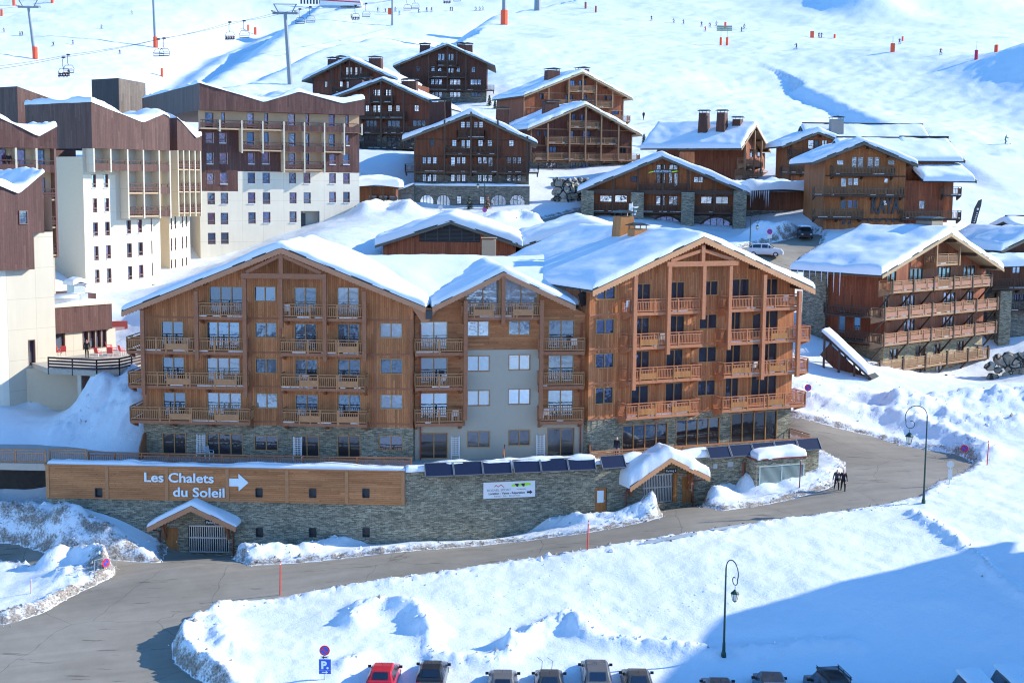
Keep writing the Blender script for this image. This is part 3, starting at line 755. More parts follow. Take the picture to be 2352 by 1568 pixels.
# ---------------------------------------------------------------- generic gabled block
def merge(B, into):
    mi = into.root.matrix_basis.inverted() if False else None
    Mi = (Matrix.Translation(into.o) @ Matrix.Rotation(into.r, 4, 'Z')).inverted() @ (Matrix.Translation(B.o) @ Matrix.Rotation(B.r, 4, 'Z'))
    for ch in list(B.root.children):
        ch.parent = into.root
        ch.matrix_basis = Mi @ Matrix.LocRotScale(ch.location, ch.rotation_euler, ch.scale)
    bpy.data.objects.remove(B.root)
def ztop(prof, x):
    for a, b in zip(prof, prof[1:]):
        if a[0] <= x <= b[0]: return a[1] + (b[1] - a[1]) * (x - a[0]) / (b[0] - a[0])
    return prof[0][1] if x < prof[0][0] else prof[-1][1]
def block(B, W, zb, prof, depth, fo=1.2, bo=.6, bands=None, mats=None, wins=(), fm=None, gm=None, fasc=None, fwid=.34, scal=0.0, sth=.45, seed=0, rth=.26, roofm=None, side_wins=(), snow_front=None, extra_holes=(), back=True, roof_name='roof', sides=True, bare=None):
    lines = [line2(prof[0], prof[1]), line2(prof[1], prof[2])]
    lines = [(a - rth - .04, b) for a, b in lines]
    holes = [(w[0], w[1], w[2], w[3]) for w in wins] + list(extra_holes)
    zt = max(p[1] for p in prof)
    for key, mb in facade(W, zb, zt, lines, holes, bands).items():
        mb.build('wall' if key != 'stone' else 'stone_base', mats[key], B.root)
    rp = [(p[0], p[1] - rth - .04) for p in prof]
    if sides:
        for sx, xx in ((0, 0.0), (1, W)):
            zprev = zb
            for zz, key in bands:
                z1 = min(zz, ztop(rp, xx))
                if z1 > zprev + .02:
                    mb = MB()
                    hl = [h for h in side_wins if h[0] == sx]
                    mb.face([(xx, 0, zprev), (xx, depth, zprev), (xx, depth, z1), (xx, 0, z1)])
                    mb.build('side_wall', mats[key], B.root)
                zprev = max(zprev, z1)
        if back:
            mb = MB(); mb.face([(0, depth, zb), (W, depth, zb), (W, depth, ztop(rp, W)), (rp[1][0], depth, rp[1][1]), (0, depth, ztop(rp, 0))])
            mb.build('back_wall', mats[bands[-1][1]], B.root)
    for w in wins:
        x0, z0, x1, z1 = w[:4]; st = w[4] if len(w) > 4 and w[4] else 'fr2'; g = w[5] if len(w) > 5 else gm
        cut = any(z1 > a + b * x + .001 for a, b in lines for x in (x0, x1))
        window(B.root, x0, z0, x1, z1, st, fm, g, lines if cut else None)
    for (sx, y0, z0, y1, z1) in side_wins:
        xx = 0.0 if sx == 0 else W; e = -1 if sx == 0 else 1
        f = MB(); t = .07
        for a in ((y0, y1, z0, z0 + t), (y0, y1, z1 - t, z1), (y0, y0 + t, z0 + t, z1 - t), (y1 - t, y1, z0 + t, z1 - t)):
            f.box(min(xx, xx + e * .07), max(xx, xx + e * .07), *a)
        o = f.build('window', fm or frameW, B.root)
        g = MB(); g.face([(xx + e * .03, y0, z0), (xx + e * .03, y1, z0), (xx + e * .03, y1, z1), (xx + e * .03, y0, z1)]); g.build('pane', gm or glassM, o)
    ro = roof_slab(B.root, prof, -fo, depth + bo, rth, roofm, roof_name)
    fp = [(p[0], p[1] - .13) for p in prof]
    bargeboard(B.root, fp, -fo - .012, fwid, fasc, .07, scal)
    # soffit boards under the overhang
    mb = MB()
    for a, b in zip(prof, prof[1:]): mb.prism([(a[0] + .05, a[1] - rth - .03), (b[0] - .05, b[1] - rth - .03), (b[0] - .05, b[1] - rth - .004), (a[0] + .05, a[1] - rth - .004)], -fo + .02, depth + bo - .02)
    mb.build('soffit', fasc or fascia, B.root)
    for k in (.12, .5, .88):
        for a, b in ((prof[0], prof[1]), (prof[2], prof[1])):
            x = a[0] + (b[0] - a[0]) * k; z = a[1] + (b[1] - a[1]) * k - rth - .16
            if -.6 < x < W + .6: MB().box(x - .13, x + .13, -fo + .12, .3, z - .2, z + .1).build('purlin', beam if fasc in (fascia, None) else darkbeam, B.root)
    if sth: snow_roof(prof, -fo + .03, depth + bo, sth, B.root, seed, bare=bare)
    return ro
def HW(B, l, dx=0.0):
    out = []
    for w in l:
        x0, z1 = B.hit(w[0], w[1]); x1, z0 = B.hit(w[2], w[3])
        out.append((x0, z0, x1, z1, *w[4:]))
    return out

# ---------------------------------------------------------------- the big wooden chalet
TZ = None
Lb = Bld('apartment_chalet', 'large new wooden chalet with three snowy gables and many balconies above the long stone wall', 'building', atY(331, 1046, 107.8), -3)
W = Lb.hit(949, 1000)[0]
fo = 1.45
prof = [Lb.hit(279, 712, fo), Lb.hit(645, 566, fo), Lb.hit(977, 702, fo)]
sc6 = lambda X, Y: (1320.7 + X * .24414, 574.2 + Y * .24414)
fl = [Lb.hit(700, y, 1.3)[1] - 1.02 for y in (941, 860, 780, 699)]
zs = Lb.hit(640, 977)[1]
rowL = [
    [(480, 657, 558, 0, 'fr3'), (675, 659, 727, 0), (774, 659, 825, 0), (583, 657, 634, 693)],
    [(370, 737, 422, 0), (474, 738, 551, 0, 'fr3'), (676, 742, 728, 0), (775, 742, 826, 0), (585, 740, 636, 776), (872, 741, 924, 777)],
    [(372, 819, 424, 0), (474, 820, 552, 0, 'fr3'), (677, 824, 730, 0), (775, 824, 828, 0), (586, 822, 637, 858), (873, 823, 925, 859)],
    [(374, 900, 427, 0), (475, 900, 555, 0, 'fr3'), (678, 905, 731, 0), (776, 905, 829, 0), (587, 902, 638, 938), (873, 905, 925, 940)],
    [(373, 993, 428, 0), (475, 994, 558, 0, 'fr3'), (677, 1000, 733, 0), (775, 1000, 828, 0), (584, 999, 639, 1035), (870, 1000, 925, 1035)]]
fls = [fl[3], fl[2], fl[1], fl[0], 0.0]
def rows(B, data, fls, gl=None):
    out = []
    for r, zf in zip(data, fls):
        for w in r:
            x0, z1 = B.hit(w[0], w[1]); x1, z0 = B.hit(w[2], w[3] or w[1] + 30)
            if not w[3]: z0 = zf + .06
            g = gl if zf < .5 else None
            out.append((x0, z0, x1, z1, w[4] if len(w) > 4 else 'fr2', g))
    return out
wins = rows(Lb, rowL, fls, glassP)
block(Lb, W, -.5, prof, 12, fo, .6, [(zs, 'stone'), (99, 'wood')], {'stone': stoneW, 'wood': woodL}, wins, frameW, glassM, fascia, .36, .09, .45, 3, bare=lambda x, y: (x < 5.5) & (fbm(x * .6, y * .4, 9, 2) > .5))
xL = lambda px, y=800, off=1.3: Lb.hit(px, y, off)[0]
pan = lambda *ab: [(xL(a), xL(b)) for a, b in ab]
# balconies of the first gable
balcony(Lb.root, xL(455), xL(561), fl[3], m=beam, mr=beamL)
balcony(Lb.root, xL(651), xL(837), fl[3], m=beam, mr=beamL)
x = xL(292)
for i, (a, b, pl) in enumerate([(458, 560, pan((383, 430))), (560, 560, pan((384, 434), (494, 540))), (572, 572, pan((388, 436), (494, 544)))]):
    z = fl[2 - i]
    balcony(Lb.root, xL(292 + i * 2), xL(b), z, m=beam, mr=beamL, panels=pl)
    mb = MB(); xx = xL(292 + i * 2); mb.box(xx, -.05, -1.24, 3.2, z - .2, z - .02)      # it wraps round the corner
    o = mb.build('balcony', beam, Lb.root); r = MB()
    for zz, h in ((1.02, .06), (.82, .05), (.1, .06)): r.beam((xx, -1.2, z + zz), (xx, 3.2, z + zz), .09, h)
    for k in range(30): r.beam((xx, -1.1 + k * .15, z + .1), (xx, -1.1 + k * .15, z + .82), .05, .035)
    r.build('railing', beamL, o)
for i, (a, b, pl) in enumerate([(643, 837, pan((779, 820))), (644, 838, pan((690, 728), (778, 820))), (647, 842, pan((688, 733), (776, 822)))]):
    balcony(Lb.root, xL(a), xL(b), fl[2 - i], m=beam, mr=beamL, panels=pl)
def post(B, px, y0, y1, off, w=.3, m=None, name='post'):
    xa, za = B.hit(px, y0, off); xb, zb = B.hit(px, y1, off)
    mb = MB(); xm = (xa + xb) / 2; mb.box(xm - w / 2, xm + w / 2, -off - w / 2 - .03, -off + w / 2 - .03, zb, za)
    return mb.build(name, m or beam, B.root)
for px, a, b in ((329, 712, 906), (452, 668, 827), (563, 640, 912), (645.5, 640, 752), (746, 640, 829), (837, 668, 829)): post(Lb, px, a, b, 1.36)
def truss(B, xl, xr, yb, px, ya, off, m):
    a, z = B.hit(xl, yb, off); b, z2 = B.hit(xr, yb, off); k, za = B.hit(px, ya, off); z = (z + z2) / 2
    mb = MB(); y = -off + .02
    mb.box(a, b, y - .16, y + .16, z - .2, z + .2); mb.box(k - .16, k + .16, y - .14, y + .14, z + .2, za - .1)
    mb.beam((a + .4, y, z + .25), (k - .16, y, za - .55), .18, .26); mb.beam((b - .4, y, z + .25), (k + .16, y, za - .55), .18, .26)
    mb.build('truss', m, B.root)
truss(Lb, 554, 750, 634, 645, 572, 1.36, beam)
mb = MB()                                                           # trim boards between storeys
for z in (fl[2] - .2, fl[1] - .2, fl[0] - .2, fl[3] - .25):
    mb.box(.02, W - .02, -.035, 0, z - .07, z + .07)
for px in (645, 862, 944, 575, 337):
    xx = Lb.hit(px, 850)[0]; mb.box(xx - .09, xx + .09, -.045, 0, zs, Lb.hit(px, 735)[1])
mb.build('trim_board', beam, Lb.root)

# ---- middle gable
Mo = Lb.w(W + .05, .55, 0)
Mb = Bld('m', 'm', 'm', Mo, 8.5)
WM = Mb.hit(1346, 1000)[0]; fM = 1.3
profM = [Mb.hit(993, 703, fM), Mb.hit(1157, 623, fM), Mb.hit(1322, 700, fM)]
flM = [Mb.hit(1010, y, 1.3)[1] - 1.02 for y in (941, 859, 779)]; flM.append(Mb.hit(1155, 697, 1.3)[1] - 1.02)
zt = Mb.hit(1157, 803)[1]
top = [Mb.hit(1069, 692), Mb.hit(1236, 692)]
rowM = [
    [(1070, 640, 1148, 0, 'fr2'), (1158, 640, 1236, 0, 'fr2')],
    [(965, 738, 1028, 0), (1260, 735, 1319, 0), (1073, 737, 1124, 773), (1168, 736, 1218, 770)],
    [(965, 821, 1028, 0), (1259, 815, 1318, 0), (1073, 817, 1125, 853), (1168, 814, 1218, 850)],
    [(965, 902, 1028, 0), (1258, 895, 1317, 0), (1073, 896, 1125, 932), (1167, 893, 1218, 929)],
    [(965, 994, 1028, 0), (1257, 983, 1319, 0), (1073, 990, 1125, 1026), (1167, 987, 1217, 1022)]]
wM = rows(Mb, rowM, [flM[3], flM[2], flM[1], flM[0], 0.0], glassP)
w2 = Mb.hit(1068, 900)[0]; w3 = Mb.hit(1238, 900)[0]
# wood at the top and along both sides, pale render between and at the foot
hol = [w[:4] for w in wM]
pl_ = [(line2(profM[0], profM[1])[0] - .3, line2(profM[0], profM[1])[1]), (line2(profM[1], profM[2])[0] - .3, line2(profM[1], profM[2])[1])]
zbot = Mb.hit(1010, 978)[1]
for key, (a, b, c, d) in {'c': (w2, -.5, w3, zt), 'l': (0, -.5, w2, zbot), 'r': (w3, -.5, WM, zbot)}.items():
    f = facade(c - a, b, d, [], hol, [(99, 'k')], x0=a)
    f['k'].build('rendered_wall', render_w, Mb.root)
for (a, b, c, d) in ((0, zbot, w2, zt), (w3, zbot, WM, zt), (0, zt, WM, 30)):
    f = facade(c - a, b, min(d, profM[1][1]), [(p[0], p[1]) for p in pl_], hol, [(99, 'k')], x0=a)
    f['k'].build('wall', woodH, Mb.root)
for w in wM:
    cut = any(w[3] > a + b * x for a, b in pl_ for x in (w[0], w[2]))
    window(Mb.root, w[0], w[1], w[2], w[3], w[4], frameW, w[5] or glassW, pl_ if cut else None)
roof_slab(Mb.root, profM, -fM, 11, .26, metalroof)
bargeboard(Mb.root, [(p[0], p[1] - .07) for p in profM], -fM - .012, .36, fascia, .07, .09)
mb = MB()
for a, b in zip(profM, profM[1:]): mb.prism([(a[0] + .05, a[1] - .29), (b[0] - .05, b[1] - .29), (b[0] - .05, b[1] - .265), (a[0] + .05, a[1] - .265)], -fM + .02, 10)
mb.build('soffit', fascia, Mb.root)
snow_roof(profM, -fM + .03, 11, .42, Mb.root, 14)
xM = lambda px, off=1.3: Mb.hit(px, 850, off)[0]
balcony(Mb.root, xM(1064), xM(1246), flM[3], m=beam, mr=beamL, panels=[(xM(1090), xM(1130)), (xM(1180), xM(1220))])
for i in range(3):
    balcony(Mb.root, xM(954), xM(1064), flM[2 - i], m=beam, mr=beamL)
    balcony(Mb.root, xM(1242), xM(1342), flM[2 - i], m=beam, mr=beamL)
for px, a, b in ((1069, 690, 965), (1156, 635, 744), (1243, 690, 960)): post(Mb, px, a, b, 1.36)
mb = MB(); mb.tube([(.45, -.15, Mb.hit(965, 745)[1]), (.45, -.15, 0)], .055); mb.tube([(WM - .5, -.15, Mb.hit(1330, 740)[1]), (WM - .5, -.15, 0)], .055)
mb.build('downpipe', copper, Mb.root)
x, z = Mb.hit(988, 706, .6); mb = MB(); mb.box(x - .35, x + .15, -.8, -.3, z - .9, z - .2); mb.build('gutter_box', dgrey, Mb.root)
mb = MB(); x, z = Mb.hit(980, 715, .6)
mb.prism([(x - 1.2, z + .35), (x - .35, z - .9), (x + .1, z - .9), (x + .9, z + .2)], -.6, -.45); mb.build('valley_board', fascia, Mb.root)

# ---- third gable
Rb = Bld('r', 'r', 'r', Mb.w(WM - .02, -.62, 0), 26)
WR = Rb.hit(1816, 960)[0]; fR = 1.5
profR = [Rb.hit(1361, 664, fR), Rb.hit(1617, 541, fR), Rb.hit(1872, 661, fR)]
h6 = lambda X, Y, off=0: Rb.hit(*sc6(X, Y), off)
flR = [h6(505, 1465, 1.3)[1] - 1.0, h6(520, 1125, 1.3)[1] - 1.0, h6(530, 803, 1.3)[1] - 1.0, h6(540, 480, 1.3)[1] - 1.0]
flR2 = [h6(1395, 1375, 1.3)[1] - 1.0, h6(1400, 1058, 1.3)[1] - 1.0, h6(1450, 745, 1.3)[1] - 1.0, h6(1460, 432, 1.3)[1] - 1.0]
print('floors', fl, flM, flR, flR2, zs)
flR = [(a + b) / 2 for a, b in zip(flR, flR2)]
r6 = [
    [(200, 325, 380, 460), (565, 318, 712, 0), (890, 300, 1030, 0), (1210, 290, 1345, 425), (1465, 272, 1640, 0), (1785, 268, 1910, 0)],
    [(195, 650, 370, 785), (562, 635, 700, 0), (885, 615, 1030, 0), (1168, 605, 1335, 738), (1450, 580, 1560, 0), (1670, 570, 1910, 0, 'fr3')],
    [(190, 973, 365, 1105), (555, 950, 700, 0), (855, 935, 1015, 0), (1160, 910, 1330, 1050), (1418, 885, 1560, 0), (1665, 868, 1900, 0, 'fr3')],
    [(187, 1293, 358, 1440), (525, 1275, 692, 0), (848, 1250, 1015, 0), (1152, 1225, 1320, 1362), (1412, 1200, 1540, 0), (1655, 1180, 1897, 0, 'fr3')]]
wR = []
for r, zf in zip(r6, flR[::-1]):
    for w in r:
        x0, z1 = h6(w[0], w[1]); x1, z0 = h6(w[2], w[3] or w[1] + 100)
        if not w[3]: z0 = zf + .06
        wR.append((x0, z0, x1, z1, w[4] if len(w) > 4 else 'fr2'))
s7 = lambda X, Y, off=0: Rb.hit(1320.7 + X * .24414, 861.3 + Y * .24414, off)
for a, b, c, d in ((445, 475, 868, 680), (950, 422, 1358, 632), (1470, 360, 1897, 582)):
    x0, z1 = s7(a, b); x1, z0 = s7(c, d)
    wR.append((x0, .12, x1, z1, 'fr4', glassP))
zsR = s7(700, 365)[1]
block(Rb, WR, -.5, profR, 19, fR, .6, [(zsR, 'stone'), (99, 'wood')], {'stone': stoneW, 'wood': woodR}, wR, frameW, glassR, fasciaR, .4, .1, .45, 21)
xR = lambda X, Y=900, off=1.3: h6(X, Y, off)[0]
pR = lambda *ab: [(xR(a), xR(b)) for a, b in ab]
for i, (a, b, pl) in enumerate([(455, 1178, ()), (445, 1197, pR((620, 775))), (441, 1192, pR((620, 770), (940, 1090))), (432, 1186, pR((612, 765), (935, 1085)))]):
    balcony(Rb.root, xR(a + 62), xR(b), flR[3 - i], m=beamR, mr=beamR, panels=pl, pm=doorw)
for i, (a, b, pl) in enumerate([(1395, 2090, ()), (1385, 2205, pR((1850, 1990))), (1378, 2195, pR((1490, 1640), (1840, 1980))), (1370, 2182, pR((1490, 1630), (1835, 1970)))]):
    x1 = xR(b); z = flR[3 - i]
    balcony(Rb.root, xR(a + 28), x1, z, m=beamR, mr=beamR, panels=pl, pm=doorw)
    if i:
        mb = MB(); mb.box(WR + .02, x1 - .05, -.04, 3.4, z - .2, z - .02); o = mb.build('balcony', beamR, Rb.root); r = MB()
        for zz, h in ((1.02, .06), (.82, .05), (.1, .06)): r.beam((x1, -.0, z + zz), (x1, 3.4, z + zz), .09, h)
        for k in range(22): r.beam((x1, .1 + k * .15, z + .1), (x1, .1 + k * .15, z + .82), .05, .035)
        r.build('railing', beamR, o)
for X, a, b in ((555, 235, 1315), (876, 150, 980), (1205, 150, 650), (1450, 150, 935), (1767, 232, 1215), (2098, 385, 1190)):
    post(Rb, *[sc6(X, a)[0], sc6(X, a)[1], sc6(X - 8, b)[1]], 1.36, .32, beamR)
truss(Rb, sc6(862, 0)[0], sc6(1530, 0)[0], sc6(0, 128)[1], 1615, 560, 1.36, beamR)
mb = MB()
for z in flR: mb.box(.02, WR - .02, -.035, 0, z - .3, z - .14)
mb.build('trim_board', beamR, Rb.root)
x, z = Rb.hit(1432, 520, -9); chimney(Rb.root, x, 9, z - 1.2, z + .9, 1.3, 1.3, doorw)
x, z = Rb.hit(1464, 552, -7); chimney(Rb.root, x, 7, z - .9, z + 1.0, 1.25, 1.1, doorw)
# transverse roof between the gables
T = 13.0
za = Mb.hit(985, 706, 0)[1]; zr = Mb.hit(1050, 576, -T)[1] - .85
prT = [(1.1, za + .15), (T, zr), (T + 11, zr - 4.2)]
for fn in ('roof', 'snow'):
    if fn == 'roof': o = roof_slab(Mb.root, prT, -WM - 3.4, 4.4, .3)
    else: o = snow_roof(prT, -WM - 3.3, 4.3, .5, Mb.root, 33, .6)
    o.rotation_euler.z = math.pi / 2
mb = MB(); x, z = Mb.hit(1340, 690, .2)
mb.beam((x - .3, -.3, z), (x + .9, .3, z + .5), .1, 1.1)
for k in range(6): mb.beam((x - .3 + k * .22, -.35 + k * .1, z + .3), (x - .3 + k * .22, -.2 + k * .1, z + 1.1), .1, .1)
mb.build('snow_guard', black, Mb.root)
merge(Mb, Lb); merge(Rb, Lb)

# ---------------------------------------------------------------- retaining wall with the parking entrances
p = atY(106, 1062, 104.2); WZ = 1.0
S1 = Bld('retaining_wall', 'long stone retaining wall with a wooden boarded band and two gabled parking entrances', 'wall', (p.x, p.y, WZ), -2.7)
W1 = S1.hit(931, 1100)[0]
S2 = Bld('s2', 's', 's', S1.w(W1, 0, 0), 13.5); W2 = S2.hit(1366, 1100)[0]
S3 = Bld('s3', 's', 's', S2.w(W2, 0, 0), 21); W3 = S3.hit(1881, 1040)[0]
zt1 = S1.hit(520, 1066)[1]; zt2 = S2.hit(1150, 1060)[1]; zt3 = S3.hit(1750, 1022)[1]
print('walltops', zt1 + WZ, zt2 + WZ, zt3 + WZ, 'terrace', Lb.o.z, W1, W2, W3)
zT = Lb.o.z - WZ
ztw = zT - .05
def vents(S, l, s=.5):
    return [(S.hit(a, b)[0] - s / 2, S.hit(a, b)[1] - s * .65, S.hit(a, b)[0] + s / 2, S.hit(a, b)[1] + s * .65) for a, b in l]
v1 = vents(S1, [(228, 1218), (596, 1222), (718, 1222), (841, 1222)])
v2 = vents(S1, [(228, 1130), (596, 1130), (719, 1131), (841, 1131)])
zc = S1.hit(500, 1150)[1]
d1 = (S1.hit(379.7, 1212)[0], S1.hit(380, 1273)[1], S1.hit(409, 1212)[0], S1.hit(395, 1212)[1])
g1 = (S1.hit(432, 1205)[0], S1.hit(470, 1270)[1], S1.hit(525, 1205)[0], S1.hit(470, 1206)[1])
def wallpiece(S, W, zt, holes, y=0.0, m=stoneW, name='stone_wall', z0=-2.0):
    f = facade(W, z0, zt, [], holes, [(99, 'k')], y)['k']
    f.face([(0, y, zt), (W, y, zt), (W, y + .5, zt), (0, y + .5, zt)])
    return f.build(name, m, S.root)
wallpiece(S1, W1, zc, v1 + [d1, g1])
f = facade(W1, zc, ztw, [], v2, [(99, 'k')], -.14)['k']; f.face([(0, -.14, zc), (0, .4, zc), (0, .4, ztw), (0, -.14, ztw)]); f.face([(0, -.14, zc), (W1, -.14, zc), (W1, 0, zc), (0, 0, zc)])
o = f.build('boarded_band', woodP, S1.root)
mb = MB()
for px in (111, 247, 384, 523, 660, 797, 926):
    xx = S1.hit(px, 1100)[0]; mb.box(xx - .13, xx + .13, -.2, -.142, zc + .02, ztw - .02)
mb.box(-.1, W1, -.22, .3, ztw, ztw + .09)
mb.build('batten', beamL, S1.root)
for v in v1 + v2:
    mb = MB(); y = .0 if v in v1 else -.14
    mb.box(v[0], v[2], y + .25, y + .3, v[1], v[3]); mb.build('vent', dgrey, S1.root)
    mb = MB()
    for a in ((v[0] - .04, v[0], v[1], v[3]), (v[2], v[2] + .04, v[1], v[3]), (v[0], v[2], v[3], v[3] + .05), (v[0], v[2], v[1] - .05, v[1])): mb.box(a[0], a[1], y - .03, y + .2, a[2], a[3])
    mb.build('vent_frame', dgrey, S1.root)
def gate(S, g):
    mb = MB(); x0, z0, x1, z1 = g
    for k in range(19): x = x0 + .06 + (x1 - x0 - .12) * k / 18; mb.box(x - .035, x + .035, .12, .17, z0 + .05, z1 - .05)
    for z in (z0 + .08, (z0 + z1) / 2 + .1, z1 - .08): mb.box(x0, x1, .1, .19, z - .05, z + .05)
    o = mb.build('parking_gate', steel, S.root)
    b = MB(); b.box(x0 - .3, x1 + .3, .9, .95, z0 - .5, z1 + .3); b.build('dark_interior', black, o)
def door(S, d, m=doorw, pane=False):
    mb = MB(); mb.box(d[0], d[2], .1, .16, d[1] - .3, d[3]); o = mb.build('door', m, S.root)
    h = MB(); h.box(d[2] - .2, d[2] - .12, .04, .1, d[1] + .95, d[1] + 1.1); h.build('handle', steel, o)
    if pane:
        q = MB(); c = (d[0] + d[2]) / 2; q.box(c - .28, c + .28, .08, .098, d[1] + .9, d[3] - .25); q.build('door_window', lettering, o)
gate(S1, g1); door(S1, d1)
def porch(S, tl, ap, tr, out, m, seed, th, down=True):
    prof = [S.hit(*tl, out), S.hit(*ap, out), S.hit(*tr, out)]
    roof_slab(S.root, prof, -out + .02, .2, .16, metalroof, 'porch_roof')
    bargeboard(S.root, [(q[0], q[1] - .03) for q in prof], -out, .36, m, .06, .1, 'porch_fascia')
    so = MB()
    for a, b in zip(prof, prof[1:]): so.prism([(a[0] + .03, a[1] - .2), (b[0] - .03, b[1] - .2), (b[0] - .03, b[1] - .165), (a[0] + .03, a[1] - .165)], -out + .04, .0)
    so.build('porch_soffit', m, S.root)
    snow_roof(prof, -out + .05, .5, th, S.root, seed, .25, .12, .06, 2, 'porch_snow')
    b = MB()
    for q, e in ((prof[0], 1), (prof[2], -1)):
        x = q[0] + e * .95; zz = ztop(prof, x) - .25
        b.box(x - .12, x + .12, -.9, 0, zz - .25, zz); b.beam((x, -.06, zz - 1.5), (x, -.8, zz - .3), .16, .2); b.box(x - .1, x + .1, -.16, 0, zz - 1.6, zz - .2)
    x = prof[1][0]; b.box(x - .12, x + .12, -.9, 0, prof[1][1] - .6, prof[1][1] - .3)
    b.build('bracket', beam, S.root)
    if down:
        t = MB()
        for q, e in ((prof[0], 1), (prof[2], -1)): t.tube([(q[0] + e * .1, -out + .3, q[1] - .25), (q[0] + e * .55, -.12, q[1] - .7), (q[0] + e * .55, -.12, -.8)], .05)
        t.build('downpipe', copper, S.root)
    return prof
porch(S1, (338, 1209), (438.3, 1161), (541.5, 1208), 1.5, fascia, 5, .3)
def plate(S, px, py, w, h, body, m, tm, off=.05, size=.3, label=None):
    x, z = S.hit(px, py, off)
    r = thing('sign_plate', label, 'sign', S.w(x, -off, z), S.r)
    mb = MB(); mb.box(-w / 2, w / 2, 0, .035, -h / 2, h / 2); mb.build('plate', m, r)
    text('lettering', body, size, tm, r, (0, -.004, -size * .34), .004)
    return r
plate(S1, 487, 1199, 1.05, .34, 'Parking 1', black, lettering, 1.3, .24, 'black sign plate with white lettering hung under the shaded gabled parking entrance')
# second stretch
wallpiece(S2, W2, ztw, [])
mb = MB(); mb.box(0, 1.4, -.06, .3, ztw, ztw + .09); mb.build('coping', copper, S2.root)
# third stretch
q7 = lambda X, Y, off=0: S3.hit(1320.7 + X * .24414, 861.3 + Y * .24414, off)
g2 = (q7(645, 930)[0], q7(790, 1205)[1], q7(925, 930)[0], q7(790, 930)[1])
d2 = (q7(1010, 950)[0], q7(1055, 1197)[1], q7(1105, 950)[0], q7(1055, 950)[1])
d3 = (max(q7(190, 1055)[0], .05), q7(250, 1303)[1], q7(300, 1055)[0], q7(250, 1057)[1])
wallpiece(S3, W3, ztw, [g2, d2, d3])
f = MB(); f.face([(W3, 0, -2), (W3, 5.5, -2), (W3, 5.5, ztw), (W3, 0, ztw)]); f.build('stone_wall', stoneW, S3.root)
gate(S3, g2); door(S3, d2); door(S3, d3, doorw, True)
porch(S3, (1447, 1117), (1541.6, 1050), (1631, 1094), 1.9, fasciaR, 8, .95)
plate(S3, 1541.5, 1080.5, 1.0, .36, 'Parking 2', black, lettering, 1.3, .24, 'black sign plate with white lettering under the sunlit orange gabled parking entrance')
mb = MB(); mb.box(g2[2] + .02, g2[2] + .35, -.05, .1, g2[1], g2[3]); mb.build('gate_jamb', doorw, S3.root)
# plant room with louvres
ob = 1.7
x0, zq = q7(1705, 800, ob); x1 = q7(2175, 765, ob)[0]
l0 = q7(1740, 865, ob); l1 = q7(2145, 1050, ob)
hl = (l0[0], l1[1], l1[0], l0[1])
f = facade(x1 - x0, -1.5, zq, [], [hl], [(99, 'k')], -ob, x0)['k']
for xx in (x0, x1): f.face([(xx, -ob, -1.5), (xx, 0, -1.5), (xx, 0, zq), (xx, -ob, zq)])
f.build('plant_room', stoneW, S3.root)
mb = MB(); mb.box(x0 - .15, x1 + .15, -ob - .15, 0, zq, zq + .1); mb.build('plant_room_roof', copper, S3.root)
snow_roof([(x0 + .05, zq + .1), ((x0 + x1) / 2, zq + .14), (x1 - .05, zq + .1)], -ob - .08, .1, .62, S3.root, 12, .3, .15, name='plant_room_snow')
mb = MB(); n = 22
for i in range(n):
    z = hl[1] + (hl[3] - hl[1]) * (i + .5) / n; mb.beam((hl[0], -ob + .06, z), (hl[2], -ob + .06, z), .12, .03)
mb.box((hl[0] + hl[2]) / 2 - .04, (hl[0] + hl[2]) / 2 + .04, -ob - .01, -ob + .02, hl[1], hl[3])
for a in ((hl[0] - .05, hl[0] + .03), (hl[2] - .03, hl[2] + .05)): mb.box(a[0], a[1], -ob - .03, -ob + .1, hl[1] - .05, hl[3] + .05)
mb.box(hl[0], hl[2], -ob - .03, -ob + .1, hl[3], hl[3] + .06)
o = mb.build('louvre', louvre, S3.root); b = MB(); b.box(hl[0], hl[2], -ob + .2, -ob + .24, hl[1], hl[3]); b.build('louvre_back', dgrey, o)
mb = MB()
for a in ((1300, 835, 1337, 876), (1435, 815, 1487, 860)):
    xa, za = q7(a[0], a[1]); xb, zb = q7(a[2], a[3])
    mb.box(xa, xb, -.03, -.005, zb, za)
    for i in range(5): mb.beam((xa + .04, -.045, zb + (za - zb) * (i + .5) / 5), (xb - .04, -.045, zb + (za - zb) * (i + .5) / 5), .02, .05)
mb.build('air_vent', steel, S3.root)
t = MB(); xa, za = q7(1588, 815, .15); t.tube([(xa, -.15, za), (xa, -.15, -1)], .08); t.build('downpipe', copper, S3.root)
# terrace slab, its snowy edge and timber railing
def to(S, p): d = Vector(p) - S1.o; return (d.dot(S1.t), d.dot(S1.i))
edge = [S1.w(-9, .3, 0), S1.w(0, .3, 0), S1.w(W1, .3, 0), S2.w(W2, .3, 0), S3.w(W3, .2, 0)]
back = [S3.w(W3, 9, 0), S1.w(-2.0, 14, 0), S1.w(-12, 14, 0)]
poly = [to(S1, p) for p in edge + back]
mb = MB(); mb.prism(poly, zT - .35, zT - .04, axis='z'); mb.build('terrace_slab', plain('terrace_paving', (.4, .39, .37), .85), S1.root)
def strip(S, x0, x1, w0, w1, th, seed, nm='edge_snow'):
    o = snow_roof([(w0, ztw + .06), ((w0 + w1) / 2, ztw + .09), (w1, ztw + .06)], -x1, -x0, th, S.root, seed, .25, .16, .02, 1, nm, wob=.9)
    o.rotation_euler.z = math.pi / 2
strip(S1, .1, W1, -.1, 1.0, .26, 41); strip(S2, 0, W2, -.25, .75, .5, 42); strip(S3, 0, W3 - .1, -.22, .75, .48, 43)
